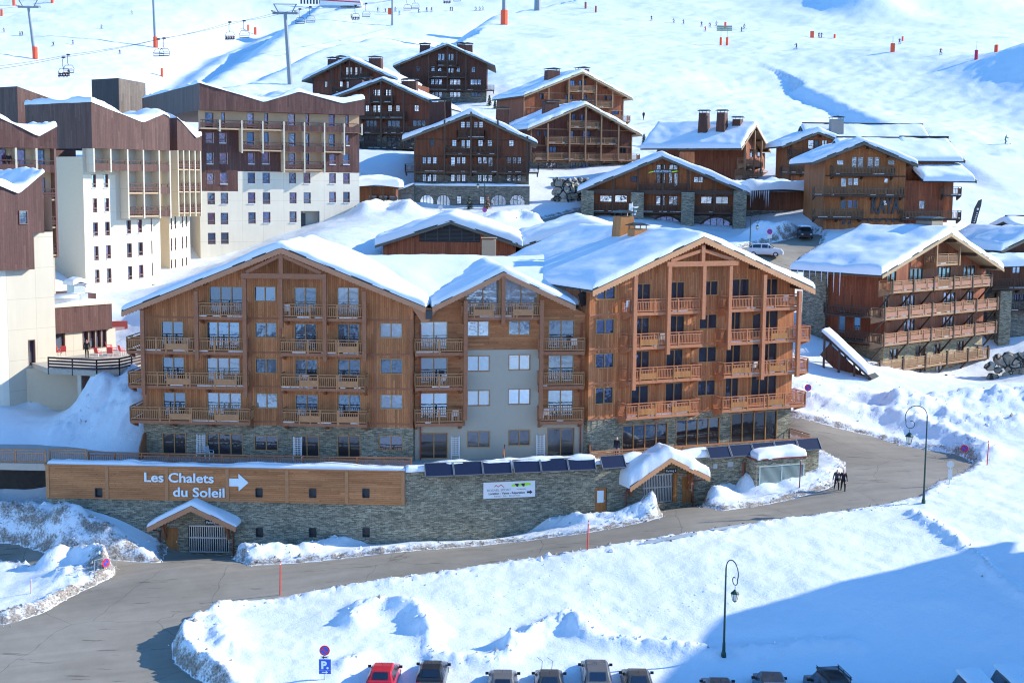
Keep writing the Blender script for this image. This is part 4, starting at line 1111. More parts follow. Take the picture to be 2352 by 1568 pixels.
def rail(S, x0, x1, y, h=1.0, m=beam, z0=None):
    mb = MB(); z0 = zT if z0 is None else z0
    mb.beam((x0, y, z0 + h), (x1, y, z0 + h), .13, .08); mb.beam((x0, y, z0 + h - .22), (x1, y, z0 + h - .22), .05, .08); mb.beam((x0, y, z0 + .12), (x1, y, z0 + .12), .05, .08)
    for k in range(int((x1 - x0) / .15)): x = x0 + .07 + k * .15; mb.beam((x, y, z0 + .12), (x, y, z0 + h - .2), .045, .035)
    for k in range(int((x1 - x0) / 2) + 1): x = x0 + (x1 - x0) * k / max(1, int((x1 - x0) / 2)); mb.beam((x, y, z0), (x, y, z0 + h), .1, .1)
    return mb
rail(S1, 2.9, W1 + .3, 1.25, .75, beam).build('terrace_railing', beam, S1.root)
mb = rail(S1, -9.5, -.05, .1, 1.05, beamL); mb.build('footbridge_railing', beamL, S1.root)
rail(S1, 0, 2.9, .75, 1.0, beamL).build('footbridge_railing', beamL, S1.root)
mb = MB(); mb.box(-12, 0, -.12, .3, zT - .5, zT + .04); mb.build('footbridge_edge', plain('old_boards', (.42, .38, .32), .8), S1.root)
rail(S2, 5.5, W2, .95, .62).build('terrace_railing', beamR, S2.root) if False else None
mb = rail(S3, 0, W3, .95, .72, beamR); mb.build('terrace_railing', beamR, S3.root)
mb = MB()
for k in range(26): mb.beam((W3 - .35, 1.0 + k * .15, zT + .1), (W3 - .35, 1.0 + k * .15, zT + .9), .045, .035)
for zz in (.12, 1.0): mb.beam((W3 - .35, .95, zT + zz), (W3 - .35, 5.2, zT + zz), .1, .08)
mb.build('terrace_railing', beam, S3.root)
mb = MB(); mb.box(-12, -.3, 3.2, 3.6, -3, zT - .4); mb.build('footbridge_dark_backing', plain('dark_earth', (.05, .045, .04), .95, var=.4), S1.root)  # added dark wall standing in for the shadow and dark earth under the bridge
mb = MB()   # timber divider screens on the terrace
for S, px, py in ((Lb, 318, 1046),):
    pass
x, z = S1.hit(320, 1046, -2.2); mb.prism([(2.2, zT), (4.1, zT), (4.1, zT + 1.9), (3.3, zT + 1.9), (2.2, zT + .9)], x - .05, x + .05, axis='x')
for S, px in ((S2, 1150), (S2, 1347)):
    xa = S.hit(px, 1040, -2)[0]; P = S.w(xa, 1.0, 0); xx, yy = to(S1, P)
    mb.prism([(yy, zT), (yy + 1.6, zT), (yy + 1.6, zT + 1.3), (yy, zT + .8)], xx - .05, xx + .05, axis='x')
mb.build('terrace_divider', beam, S1.root)
merge(S2, S1); merge(S3, S1)
SB = (S1, S2, S3)

# ---- lettering and signs on the wall
x, z = S1.hit(410, 1105, .2); xr_ = S1.hit(332, 1105, .2)[0]; xr2 = S1.hit(491, 1105, .2)[0]
sg = thing('wall_lettering', 'big pale raised letters and arrow naming the chalet on the brown boarded band', 'sign', S1.w(x, -.2, z), S1.r)
def fit(name, body, px0, px1, py0, size, S=S1, off=.2, root=sg, mat=lettering, d=.05, bold=.018):
    a, zb = S.hit(px0, py0, off); b, _ = S.hit(px1, py0, off)
    o = text(name, body, size, mat, root, (0, 0, 0), d, align='LEFT', bold=bold)
    v = [q.co.x for q in o.data.vertices]; wd = max(v) - min(v); k = (b - a) / wd
    for q in o.data.vertices: q.co.x = (q.co.x - min(v)) * k if False else q.co.x * k
    mn = min(q.co.x for q in o.data.vertices)
    P = S.w(a - mn, -off, zb) - Vector(root.location)
    c, s_ = math.cos(-S.r), math.sin(-S.r)
    o.location = (P.x * c - P.y * s_, P.x * s_ + P.y * c, P.z)
    return o
fit('lettering', 'Les Chalets', 332, 491, 1105, 1.02)
fit('lettering', 'du Soleil', 398, 516, 1139, 1.02)
a, za = S1.hit(527, 1107, .2); b, zb = S1.hit(571, 1107, .2)
mb = MB(); L = b - a; ox = a - x; oz = za - z
mb.prism([(ox, oz - .3), (ox + L * .48, oz - .3), (ox + L * .48, oz - .68), (ox + L, oz), (ox + L * .48, oz + .68), (ox + L * .48, oz + .3), (ox, oz + .3)], -.05, .05); mb.build('arrow', lettering, sg)
a, za = S2.hit(1110.5, 1126, .06); b, zb = S2.hit(1229, 1122, .06); Wd = b - a; Hh = S2.hit(1110.5, 1108, .06)[1] - S2.hit(1110.5, 1145, .06)[1]
sp = thing('shop_sign', 'white rectangular ski hire sign with coloured logos and black arrow on the stone wall', 'sign', S2.w((a + b) / 2, -.06, (za + zb) / 2), S2.r)
mb = MB(); mb.box(-Wd / 2, Wd / 2, 0, .05, -Hh / 2, Hh / 2); mb.build('board', whitep, sp)
inkd = plain('ink', (.03, .03, .04), .6, var=.02); inkg = plain('ink_grey', (.22, .22, .24), .6, var=.02); inkr = plain('ink_red', (.6, .03, .04), .6, var=.02)
def st(body, cx, cz, w, size, m, bold=0.0):
    o = text('lettering', body, size, m, sp, (cx * Wd, -.006, cz * Hh - size * .33), .003, bold=bold)
    v = [q.co.x for q in o.data.vertices]; k = w * Wd / (max(v) - min(v))
    for q in o.data.vertices: q.co.x *= k
st('ROSAËL SPORT', -.2, .0, .46, .26, inkg); st('Location - Vente - Réparation', -.05, -.2, .7, .25, inkd, .006); st('Rental - Sale - Ski services', -.04, -.37, .5, .2, inkg)
st('sports', .26, .02, .11, .15, inkd); st('skis', .17, .02, .05, .12, inkr)
mb = MB(); pts = [(-.29, .2), (-.26, .32), (-.22, .2), (-.16, .33), (-.1, .14)]
for p0, p1 in zip(pts, pts[1:]): mb.beam((p0[0] * Wd, -.006, p0[1] * Hh), (p1[0] * Wd, -.006, p1[1] * Hh), .01, .05)
mb.build('mountain_logo', inkr, sp)
mb = MB(); mb.prism([(.04 * Wd, .2 * Hh), (.22 * Wd, .2 * Hh), (.3 * Wd, .2 * Hh), (.42 * Wd, .24 * Hh), (.42 * Wd, .33 * Hh), (.36 * Wd, .4 * Hh), (.2 * Wd, .36 * Hh), (.04 * Wd, .32 * Hh)], -.006, -.001); mb.build('green_logo', limegreen, sp)
mb = MB()
for q in (.12, .24): mb.prism([((q - .02) * Wd, .36 * Hh), ((q + .0) * Wd, .26 * Hh), ((q + .02) * Wd, .17 * Hh), ((q + .05) * Wd, .17 * Hh), ((q + .06) * Wd, .36 * Hh)], -.011, -.007)
mb.prism([(.34 * Wd, -.26 * Hh), (.4 * Wd, -.26 * Hh), (.4 * Wd, -.33 * Hh), (.45 * Wd, -.2 * Hh), (.4 * Wd, -.07 * Hh), (.4 * Wd, -.14 * Hh), (.34 * Wd, -.14 * Hh)][::-1], -.008, -.002)
mb.build('black_mark', inkd, sp)
# ---- solar collectors
def collector(S, ta, tb, ba, bb, label, grp):
    xa, z0 = S.hit(*ta, .12); xb, z1 = S.hit(*tb, .12); dz = max(.6, ((z0 + z1) / 2 - (S.hit(*ba, .75)[1] + S.hit(*bb, .75)[1]) / 2))
    zm = (z0 + z1) / 2
    r = thing('solar_panel', label, 'solar panel', S.w(xa, -.12, zm), S.r, grp)
    w = xb - xa - .06
    mb = MB(); mb.prism([(0, 0), (-.62, -dz), (-.58, -dz - .06), (.05, -.04)], .02, w, axis='x'); mb.build('collector', panelm, r)
    f = MB(); f.beam((0, -.64, -dz - .01), (w, -.64, -dz - .01), .06, .06); f.beam((0, .0, .02), (w, .0, .02), .05, .05)
    for xx in (.02, w): f.beam((xx, 0, .02), (xx, -.64, -dz + .02), .05, .06)
    for xx in (.05, w - .05): f.beam((xx, -.6, -dz - .02), (xx, .1, -dz - .35), .04, .04)
    f.build('collector_frame', plain('dull_alloy', (.2, .21, .22), .5, .4) if 'dull_alloy' not in MATS else MATS['dull_alloy'], r)
def lerp(a, b, k): return (a[0] + (b[0] - a[0]) * k, a[1] + (b[1] - a[1]) * k)
for i in range(6):
    k0, k1 = (i % 3) / 3, (i % 3 + 1) / 3
    A = ((973.8, 1064), (1174, 1057), (977, 1094), (1176, 1086)) if i < 3 else ((1177, 1056.6), (1366, 1050), (1180, 1085.5), (1372, 1077))
    collector(S2, lerp(A[0], A[1], k0), lerp(A[0], A[1], k1), lerp(A[2], A[3], k0), lerp(A[2], A[3], k1), '%s tilted dark solar panel along the stone wall counting from the boarded band' % ordn(i), 'solar panels along the wall')
collector(S3, (1377, 1049), (1433, 1044), (1386.6, 1076), (1441.5, 1071), 'single tilted dark solar panel above the wooden door with a pane', 'solar panels along the wall')
for i in range(5):
    k0, k1 = i / 5, (i + 1) / 5
    collector(S3, lerp((1622, 1028), (1880, 1005), k0), lerp((1622, 1028), (1880, 1005), k1), lerp((1630, 1053), (1888, 1030), k0), lerp((1630, 1053), (1888, 1030), k1), '%s tilted solar panel above the louvred plant room counting from the gabled entrance' % ordn(i), 'solar panels along the wall')
# ---------------------------------------------------------------- the pale concrete residences with plum cladding
curt = [glass('curtained_glass_%d' % i, c, (.6, .7, .85), .3, .02) for i, c in enumerate([(.02, .03, .06), (.16, .06, .16), (.22, .05, .06), (.03, .05, .08)])]
LP = plain('pale_loggia', (.55, .52, .43), .9, var=.05)
def region(B, m, rects, holes, y=0.0, name='wall'):
    mb = MB()
    for (x0, z0, x1, z1) in rects:
        f = facade(x1 - x0, z0, z1, [], holes, [(99, 'k')], y, x0)
        if 'k' in f:
            for q in f['k'].f: mb.face([f['k'].v[i] for i in q])
    return mb.build(name, m, B.root)
def rc(B, mp, l):
    out = []
    for q in l:
        x0, z1 = B.hit(*mp(q[0], q[1])); x1, z0 = B.hit(*mp(q[2], q[3])); out.append((x0, z0, x1, z1))
    return out
def pwin(B, holes, sill=True, guard=True):
    for h in holes:
        o = window(B.root, h[0], h[1], h[2], h[3], 'fix', dgrey if False else plumbeam, rnd.choice(curt), proud=-.04, deep=.28)
        if guard and h[3] - h[1] > 1.1:
            g = MB(); g.box(.05, h[2] - h[0] - .05, .0, .05, .42, .56); g.box(.05, h[2] - h[0] - .05, .0, .05, .14, .2); g.build('guard_rail', plumbeam, o)
        if sill and rnd.random() < .5:
            g = MB(); g.box(.02, h[2] - h[0] - .02, -.1, .1, -.02, .07); g.build('sill_snow', snow, o)
def loggia(B, x0, x1, zf, zt, o=1.3, slats=False, floor=True):
    b = MB(); b.box(x0, x1, -o, 0, zf - .16, zf)
    ob = b.build('balcony', tan, B.root); r = MB()
    r.beam((x0, -o, zf + 1.0), (x1, -o, zf + 1.0), .12, .1)
    if slats:
        for z in (.3, .55): r.beam((x0, -o, zf + z), (x1, -o, zf + z), .06, .2)
    else: r.box(x0, x1, -o - .03, -o + .03, zf - .15, zf + .62)
    for x in (x0 + .25, x1 - .25): r.box(x - .04, x + .04, -o - .02, -o + .06, zf, zf + 1.0)
    r.build('railing', purple, ob)
def upper(B, pts, zb, o, depth, seed, th=.3, side_m=None):
    """clad top volume under a folded roof"""
    mb = MB(); poly = [(pts[0][0], zb)] + [(pts[-1][0], zb)] + pts[::-1]
    mb.prism(poly, -o, depth); ob = mb.build('cladding', purple, B.root)
    snow_roof(pts, -o - .05, depth, th, B.root, seed, .5, .3, .05, 4, 'roof_snow', wob=1.2)
    return ob
# --- building standing behind, facade of eight bays
m2 = lambda X, Y: (430.7 + .2002 * X, 189.5 + .2002 * Y)
g = atY(461, 604, 178)
W3_ = Bld('apartment_building', 'pale concrete block with wavy plum clad top, eight bays wide, beside the red brown chalets', 'building', g, 26)
B = W3_; o = 1.3
we = B.hit(*m2(1972, 1200))[0]; zb = -6
wn = rc(B, m2, [(205, 575, 300, 700), (360, 575, 445, 700), (1815, 600, 1862, 730), (215, 805, 300, 940), (365, 805, 460, 940), (690, 805, 772, 940), (850, 795, 940, 940), (1625, 820, 1702, 945), (1780, 820, 1862, 945),
    (220, 1040, 310, 1170), (370, 1035, 465, 1170), (690, 1035, 776, 1165), (860, 1035, 946, 1165), (1165, 1035, 1246, 1165), (1330, 1035, 1411, 1165), (1625, 1040, 1703, 1165), (1785, 1040, 1862, 1165),
    (228, 1265, 316, 1400), (380, 1265, 467, 1400), (692, 1262, 780, 1395), (862, 1262, 951, 1395), (1170, 1262, 1252, 1388), (1332, 1262, 1415, 1388), (1625, 1255, 1703, 1385), (1785, 1255, 1862, 1385),
    (230, 1495, 318, 1628), (380, 1495, 468, 1628), (697, 1490, 783, 1620), (865, 1485, 952, 1617), (1170, 1480, 1252, 1612), (233, 1725, 323, 1855), (383, 1722, 473, 1852)])
dr = rc(B, m2, [(200, 345, 300, 520), (385, 345, 432, 520), (680, 350, 762, 530), (880, 352, 928, 535), (1150, 358, 1236, 540), (1355, 362, 1398, 545), (1620, 368, 1692, 555), (1812, 372, 1852, 560),
    (680, 570, 766, 760), (880, 572, 936, 765), (1160, 580, 1242, 770), (1355, 585, 1402, 775), (1620, 592, 1692, 780), (1160, 810, 1242, 990), (1355, 812, 1402, 995)])
en = rc(B, m2, [(1300, 1475, 1515, 1690)])
hs = wn + dr + en
def rr(*l): return [(max(B.hit(*m2(q[0], q[1]))[0], 0), B.hit(*m2(1000, q[3]))[1], min(B.hit(*m2(q[2], q[3]))[0], we), B.hit(*m2(1000, q[1]))[1]) for q in l]
zA = rc(B, m2, [(1000, 300, 1100, 350)])[0][3]
region(B, tan, rr((100, 250, 2100, 548), (620, 548, 1795, 790), (1105, 790, 1580, 1026)), hs, name='loggia_wall')
region(B, purple, rr((100, 548, 620, 790), (1795, 548, 2100, 790), (100, 790, 1105, 1026), (1580, 790, 2100, 1026), (100, 1026, 580, 1252)), hs, 0, 'clad_wall')
r_ = rr((580, 1026, 2100, 1252), (100, 1252, 2100, 1700)); r_[1] = (r_[1][0], zb, r_[1][2], r_[1][3])
region(B, white_c, r_, hs, 0, 'concrete_wall')
f = MB(); zz = B.hit(*m2(150, 548))[1]
f.face([(we, 0, zb), (we, 13, zb), (we, 13, zz), (we, 0, zz)]); f.build('side_wall', white_c, B.root)
f = MB(); f.face([(0, 0, zb), (0, 35, zb), (0, 35, zz), (0, 0, zz)]); f.build('side_wall', beige, B.root)
pwin(B, wn); pwin(B, dr, False, False)
f = MB(); q = en[0]; f.box(q[0], q[2], .9, 1.0, q[1], q[3]); f.build('entrance_recess', render_w, B.root)
f = MB(); f.box(q[0] + .1, q[0] + .9, .82, .88, q[1], q[3] - .3); f.build('entrance_door', dgrey, B.root)
pts = [B.hit(*m2(X, Y), o) for X, Y in ((137, 5), (700, 168), (880, 222), (1280, 102), (1780, 235), (2030, 187))]
upper(B, pts, B.hit(*m2(1000, 343), o)[1], o, 36, 51, .32)
fx = [B.hit(*m2(X, 460), o)[0] for X in (140, 370, 622, 862, 1105, 1340, 1570, 1797, 2000)]
zr_ = lambda Y: B.hit(*m2(1000, Y), o)[1]
z1, z2, z3 = zr_(452) - 1.0, zr_(690) - 1.0, zr_(905) - 1.0
for i in range(8): loggia(B, fx[i] + .1, fx[i + 1] - .1, z1, 0, o, i < 4)
for i in range(2, 7): loggia(B, fx[i] + .1, fx[i + 1] - .1, z2, 0, o, i in (2, 3, 6))
for i in range(4, 6): loggia(B, fx[i] + .1, fx[i + 1] - .1, z3, 0, o, True)
for i, zl in ((1, z1), (2, z2), (3, z2), (4, z3), (5, z3), (6, z3), (7, z2), (8, z1)):
    f = MB(); f.prism([(-o - .08, zl - .45), (.0, zl - .2), (.0, pts[3][1] - 4), (-o - .08, pts[3][1] - 4)], fx[i] - .09, fx[i] + .09, axis='x'); f.prism([(-o - .08, zl - .3), (0, zl - .2), (0, zA + .3), (-o - .08, zA + .3)], fx[i] - .1, fx[i] + .1, axis='x') if False else None
    f.build('fin_wall', cream, B.root)
# mono-pitch block at the back
c0 = atY(274.3, 250, 212)
Bk = Bld('k', 'k', 'k', c0, 54)
a = [Bk.hit(274.3, 180), Bk.hit(334, 191)]
f = MB(); f.prism([(0, -8), (a[1][0], -8), (a[1][0], a[1][1]), (0, a[0][1])], 0, 6.5)
hi = f.v; f.build('roof_tower', wood('weathered_cladding', [(.13, .1, .08), (.21, .165, .13), (.16, .12, .1)], .3), Bk.root)
f = MB(); f.prism([(-.02, -8), (-.02, a[0][1] + .02), (-.02 - .06, a[0][1] + .02), (-.08, -8)], 0, 6.5); f.build('roof_tower', purpleD, Bk.root)  # dark sheet over the left face; the tower's shade is put into its colour
merge(Bk, W3_)
# --- middle building, strongly foreshortened
m1 = lambda X, Y: (X * .2002, 143.6 + .2002 * Y)
m3 = lambda X, Y: (X * .2002, 373.2 + .2002 * Y)
W2_ = Bld('apartment_building', 'bright white apartment block with plum cladding on top and stacked balconies seen at an angle', 'building', atY(197, 653, 155), 54)
B = W2_; we = B.hit(*m3(1842, 1000))[0]; zb = -8; o = 1.3
wn = rc(B, m3, [(1048, 138, 1105, 298), (1185, 135, 1245, 298), (1060, 412, 1118, 575), (1197, 408, 1255, 570), (1066, 688, 1128, 850), (1205, 680, 1262, 838), (1450, 665, 1505, 825), (1578, 655, 1632, 812),
    (1078, 960, 1135, 1122), (1215, 948, 1275, 1110), (1455, 928, 1515, 1090), (1585, 915, 1642, 1072), (1085, 1230, 1145, 1380), (1222, 1215, 1282, 1380), (1465, 1190, 1520, 1350), (1592, 1175, 1648, 1330), (1730, 640, 1745, 795), (1735, 897, 1750, 1050), (1742, 1150, 1756, 1300)])
sh = rc(B, m3, [(1320, 1475, 1375, 1640), (1395, 1450, 1555, 1620), (1580, 1425, 1735, 1590), (1745, 1395, 1785, 1560)])
dr = rc(B, m1, [(1010, 1005, 1060, 1240), (1200, 1005, 1260, 1240), (1400, 1010, 1450, 1240), (1590, 1010, 1640, 1240), (1410, 1262, 1460, 1490), (1595, 1255, 1645, 1490), (1415, 1520, 1465, 1740), (1600, 1510, 1650, 1730)])
zc = B.hit(*m3(1000, 140))[1]; zl = B.hit(*m3(1550, 660))[1]; zm = B.hit(*m1(1500, 1000), o)[1]
xl = B.hit(*m3(1330, 500))[0]
region(B, white_c, [(0, zb, we, zl), (0, zl, xl, zc)], wn + sh, 0, 'concrete_wall')
region(B, LP, [(xl, zl, we, zm), (0, zc, xl, zm)], wn + dr, 0, 'loggia_wall')
pwin(B, wn); pwin(B, dr, False, False)
for h in sh: window(B.root, *h, 'fix', dgrey, rnd.choice(curt), deep=.3)
f = MB(); f.face([(0, 0, zb), (0, 10, zb), (0, 10, zc + 2), (0, 0, zc + 2)]); f.build('side_wall', beige, B.root)
f = MB(); f.face([(we, 0, zb), (we, 10, zb), (we, 10, zm), (we, 0, zm)]); f.build('side_wall', beige, B.root)
pts = [B.hit(*m1(X, Y), o) for X, Y in ((1045, 447), (1400, 590), (1640, 682), (1880, 582), (1942, 625))]
upper(B, pts, zm, o, 11, 61, .45)
fx = [B.hit(*m1(X, 1100), o)[0] for X in (1075, 1268, 1462, 1642, 1822, 1945)]
zf = [B.hit(*m1(1500, 1128), o)[1] - 1.0, B.hit(*m1(1650, 1392), o)[1] - 1.0, B.hit(*m3(1650, 510), o)[1] - 1.0]
for i in range(5): loggia(B, fx[i] + .1, fx[i + 1] - .1, zf[0], 0, o)
for z in zf[1:]:
    for i in range(2, 5): loggia(B, fx[i] + .1, fx[i + 1] - .1, z, 0, o, i < 4)
for i, z in ((0, zf[0]), (1, zf[0]), (2, zf[2]), (3, zf[2]), (4, zf[2]), (5, zf[2])):
    f = MB(); f.box(fx[i] - .09, fx[i] + .09, -o - .08, 0, z - .35, zm); f.build('fin_wall', cream, B.root)
# upper side face is dark cladding; second stepped front
xs_ = atY(391, 640, 171); B2 = Bld('k', 'k', 'k', xs_, 54); we2 = B2.hit(438, 620)[0]
wn2 = []
for dy in (0, 245, 490): wn2 += rc(B2, m3, [(1958, 625 + dy, 1976, 770 + dy), (2003, 618 + dy, 2021, 760 + dy), (2085, 606 + dy, 2101, 745 + dy), (2133, 598 + dy, 2149, 735 + dy)])
zl2 = B2.hit(*m3(2100, 590))[1]; zm2 = B2.hit(*m1(2150, 1012), o)[1]
region(B2, white_c, [(0, -8, we2, zl2)], wn2, 0, 'concrete_wall'); region(B2, LP, [(0, zl2, we2, zm2)], [], 0, 'loggia_wall'); pwin(B2, wn2, False)
f = MB(); f.face([(we2, 0, -8), (we2, 9, -8), (we2, 9, zm2), (we2, 0, zm2)]); f.face([(0, 0, -8), (0, 3, -8), (0, 3, zm2), (0, 0, zm2)]); f.build('side_wall', beige, B2.root)
pts = [B2.hit(*m1(X, Y), o) for X, Y in ((2030, 632), (2110, 705), (2250, 860), (2312, 830))]
upper(B2, pts, zm2, o, 10, 63, .5)
fx = [B2.hit(*m1(X, 1100), o)[0] for X in (2040, 2105, 2170, 2236, 2300)]
for z in (B2.hit(*m1(2150, 1130), o)[1] - 1, B2.hit(*m1(2150, 1385), o)[1] - 1, B2.hit(*m3(2100, 480), o)[1] - 1):
    for i in range(4): loggia(B2, fx[i] + .06, fx[i + 1] - .06, z, 0, o, True)
for x in fx: f = MB(); f.box(x - .08, x + .08, -o - .06, 0, zl2 - .3, zm2); f.build('fin_wall', cream, B2.root)
merge(B2, W2_)
# block behind it with the sunlit cladding
B3 = Bld('k', 'k', 'k', atY(46, 420, 168), 54)
p3 = [B3.hit(46, 199), B3.hit(140, 235)]
f = MB(); f.prism([(0, -14), (p3[1][0] + 2, -14), (p3[1][0] + 2, p3[1][1] - .5), (0, p3[0][1])], 0, 12); f.build('cladding', purple, B3.root)
merge(B3, W2_)
# --- nearest tower
W1_ = Bld('apartment_tower', 'cream apartment tower with rounded base and plum cladding nearest the footbridge', 'building', atY(22, 900, 119), 50)
B = W1_; we = B.hit(*m3(610, 1000))[0]
m4 = lambda X, Y: (X * .2002, 660.4 + .2002 * Y)
wn = rc(B, m4, [(325, 600, 410, 885), (345, 1085, 425, 1450)])
region(B, cream, [(0, -6, we, B.hit(*m3(400, 800))[1])], wn, 0, 'concrete_wall')
for h in wn: window(B.root, *h, 'fix', plumbeam, curt[0], deep=.3)
n = 10; f = MB(); rad = 3.2; zt_ = B.hit(*m3(200, 1240))[1] + .6
for i in range(n):
    a0, a1 = math.pi / 2 * i / n, math.pi / 2 * (i + 1) / n
    P = lambda a: (-rad * math.sin(a), rad - rad * math.cos(a))
    f.face([(*P(a0), -6), (*P(a1), -6), (*P(a1), zt_), (*P(a0), zt_)][::-1])
f.face([(-rad, rad, -6), (-rad, 12, -6), (-rad, 12, zt_), (-rad, rad, zt_)][::-1]); ob = f.build('rounded_corner', plain('cream_plain', (.85, .79, .65), .85, var=.05), B.root, True)
f = MB(); f.face([(we, 0, -6), (we, 8, -6), (we, 8, 17), (we, 0, 17)]); f.build('side_wall', beige, B.root)
ow = rc(B, m3, [(165, 550, 270, 705)])[0]; o = .7
xa, xb, xc = [B.hit(*m3(X, 900), o)[0] for X in (75, 388, 512)]
zA, zB = B.hit(*m3(230, 1232), o)[1], B.hit(*m3(450, 810), o)[1]
rl = [B.hit(*m1(X, Y), o) for X, Y in ((45, 1428), (205, 1495), (490, 1255))]
f = MB(); f.prism([(-rad - .3, zA), (xb, zA), (xb, zB), (xc, zB), (xc, rl[2][1]), (rl[1][0], rl[1][1]), (rl[0][0], rl[0][1]), (-rad - .3, rl[0][1] + 1.0)], -o, 10); f.build('cladding', purple, B.root)
window(B.root, ow[0], ow[1], ow[2], ow[3], 'fix', plumbeam, curt[3], y=-o - .02, proud=.06, deep=.05)
snow_roof([(-rad - .3, rl[0][1] + 1.0)] + rl, -o - .2, 10, .5, B.root, 71, .4, .3, .05, 3, 'roof_snow', wob=1.)
# upper slab block behind the tower
B4 = Bld('k', 'k', 'k', atY(-40, 500, 134), 36); o = 1.2
xe = B4.hit(*m1(640, 1100), o)[0]; x0 = B4.hit(-60, 360, o)[0]
pts = [B4.hit(*m1(X, Y), o) for X, Y in ((-300, 520), (0, 632), (440, 838), (650, 728))]
zm = B4.hit(*m1(400, 985), o)[1]
upper(B4, pts, zm, o, 9, 72, .45)
fx = [B4.hit(*m1(X, 1100), o)[0] for X in (-280, -40, 185, 420, 632)]
zf = B4.hit(*m1(300, 1125), o)[1] - 1.0
f = MB(); f.face([(x0, 0, -12), (xe, 0, -12), (xe, 0, zm), (x0, 0, zm)]); f.face([(xe, 0, -12), (xe, 8, -12), (xe, 8, zm), (xe, 0, zm)]); f.build('loggia_wall', beige, B4.root)
for i in range(4): loggia(B4, fx[i] + .08, fx[i + 1] - .08, zf, 0, o)
for k in (1, 2, 3): loggia(B4, fx[3] + .08, fx[4] - .08, zf - 2.75 * k, 0, o, True)
for i, x in enumerate(fx): f = MB(); f.box(x - .1, x + .1, -o - .05, 0, zf - (.3 if i < 3 else 8.6), zm); f.build('fin_wall', plumbeam if i == 4 else cream, B4.root)
for i in range(3, 4):
    for k in range(4):
        window(B4.root, fx[3] + .3, zf - 2.75 * k + .05, fx[3] + 1.1, zf - 2.75 * k + 2.1, 'fix', plumbeam, curt[k % 4], y=-.06, deep=.05)
for i in range(3): window(B4.root, fx[i] + .4, zf + .05, fx[i] + 1.2, zf + 2.1, 'fix', plumbeam, curt[i], y=-.06, deep=.05)
merge(B4, W1_)
# --- low restaurant wing with plum band, roof plant and timber terrace
An = Bld('restaurant_wing', 'low wing with dark plum band, snowy flat roof and big dark windows beside the deck', 'building', atY(109, 812, 127), 52)
B = An; we = B.hit(*m4(1262, 400))[0]
zt_ = (B.hit(*m4(540, 262))[1] + B.hit(*m4(1250, 155))[1]) / 2; zbn = (B.hit(*m4(545, 560))[1] + B.hit(*m4(1255, 442))[1]) / 2
wn = rc(B, m4, [(620, 545, 752, 800), (948, 495, 1020, 760), (1024, 487, 1098, 740), (1102, 478, 1165, 720), (1168, 465, 1225, 705)])
wn = [(a, max(b, .05), c, zbn - .02) for a, b, c, d in wn]
region(B, cream, [(0, -4, we + .6, zbn)], wn, 0, 'concrete_wall')
for h in wn: window(B.root, *h, 'fix', plumbeam, curt[0], deep=.25)
f = MB(); f.box(-.5, we, -.35, 12, zbn, zt_); f.build('cladding', purple, B.root)
f = MB(); f.box(-.6, we + .1, -.45, 12, zt_, zt_ + .14); f.build('parapet', cream, B.root)
snow_roof([(-.3, zt_ + .14), (we / 2, zt_ + .18), (we - .2, zt_ + .14)], .1, 11.6, .2, B.root, 81, .5, .2, name='roof_snow')
f = MB(); f.box(we + .6, we + 3.4, 7, 12, -2, zt_ + .4); f.build('cladding', purple, B.root)
f = MB(); a, z = B.hit(*m4(540, 150), -1.0); b, z2 = B.hit(*m4(860, 110), -1.0)
f.tube([(a - 1, 1, zt_ + .7), (b, 1, zt_ + .7), (b + .4, 1.1, zt_ + .55)], .48, 14); f.build('air_duct', steel, B.root, True)
c, z = B.hit(*m4(900, 60), -2); f = MB(); f.box(c - .8, c + .8, 1.6, 3.2, zt_ + .2, zt_ + 1.0); f.box(c - .6, c + .6, 1.8, 3.0, zt_ + 1.0, zt_ + 1.9)
f.build('roof_vent', steel, B.root)
snow_roof([(c - .85, zt_ + 1.9), (c, zt_ + 2.2), (c + .85, zt_ + 1.9)], 1.6, 3.2, .4, B.root, 83, .2, .1, name='vent_snow')
f = MB()
for e in (-.75, .75):
    for y in (1.7, 3.1): f.box(c + e - .04, c + e + .04, y - .04, y + .04, zt_ + 1.9, zt_ + 1.95)
f.box(c - .8, c + .8, 1.6, 3.2, zt_ + 1.88, zt_ + 1.94); f.build('vent_cap', steel, B.root)
# deck
dz = An.o.z - .05
fr = [atZ(px, py, dz) for px, py in ((111, 846), (222, 852), (274, 849), (330, 836))]
dk = thing('terrace_deck', 'raised restaurant terrace with dark slatted railing on beige posts', 'deck', (fr[0].x, fr[0].y, dz))
lo = [Vector((p.x - fr[0].x, p.y - fr[0].y, 0)) for p in fr]
bk = [lo[3] + Vector((3, 9, 0)), lo[0] + Vector((2, 14, 0)), lo[0] + Vector((-3, 4, 0))]
f = MB(); f.prism([(p.x, p.y) for p in lo + bk], -.45, 0, axis='z'); f.build('deck_slab', plain('deck_planks', (.45, .4, .33), .8), dk)
f = MB(); f.prism([(p.x, p.y) for p in [lo[1] + Vector((-.5, .25, 0)), lo[2] + Vector((0, .25, 0)), lo[3] + Vector((0, .4, 0))] + bk[:1] + [lo[1] + Vector((1, 6, 0))]], -6, -.45, axis='z'); f.build('deck_wall', plain('ribbed_concrete', (.6, .54, .42), .9), dk)
f = MB(); f.box(2.3, 4.3, .9, 5, -6, -.45); f.build('deck_cladding', purple, dk)
f = MB(); f.box(-3, 3, 3, 5, -6, -.45); f.build('deck_wall', beige, dk)
for k in (.62, .98):
    p = lo[0] + (lo[1] - lo[0]) * k; f = MB(); f.box(p.x - .15, p.x + .15, p.y + .2, p.y + .5, -6, -.45); f.build('deck_post', cream, dk)
f = MB()
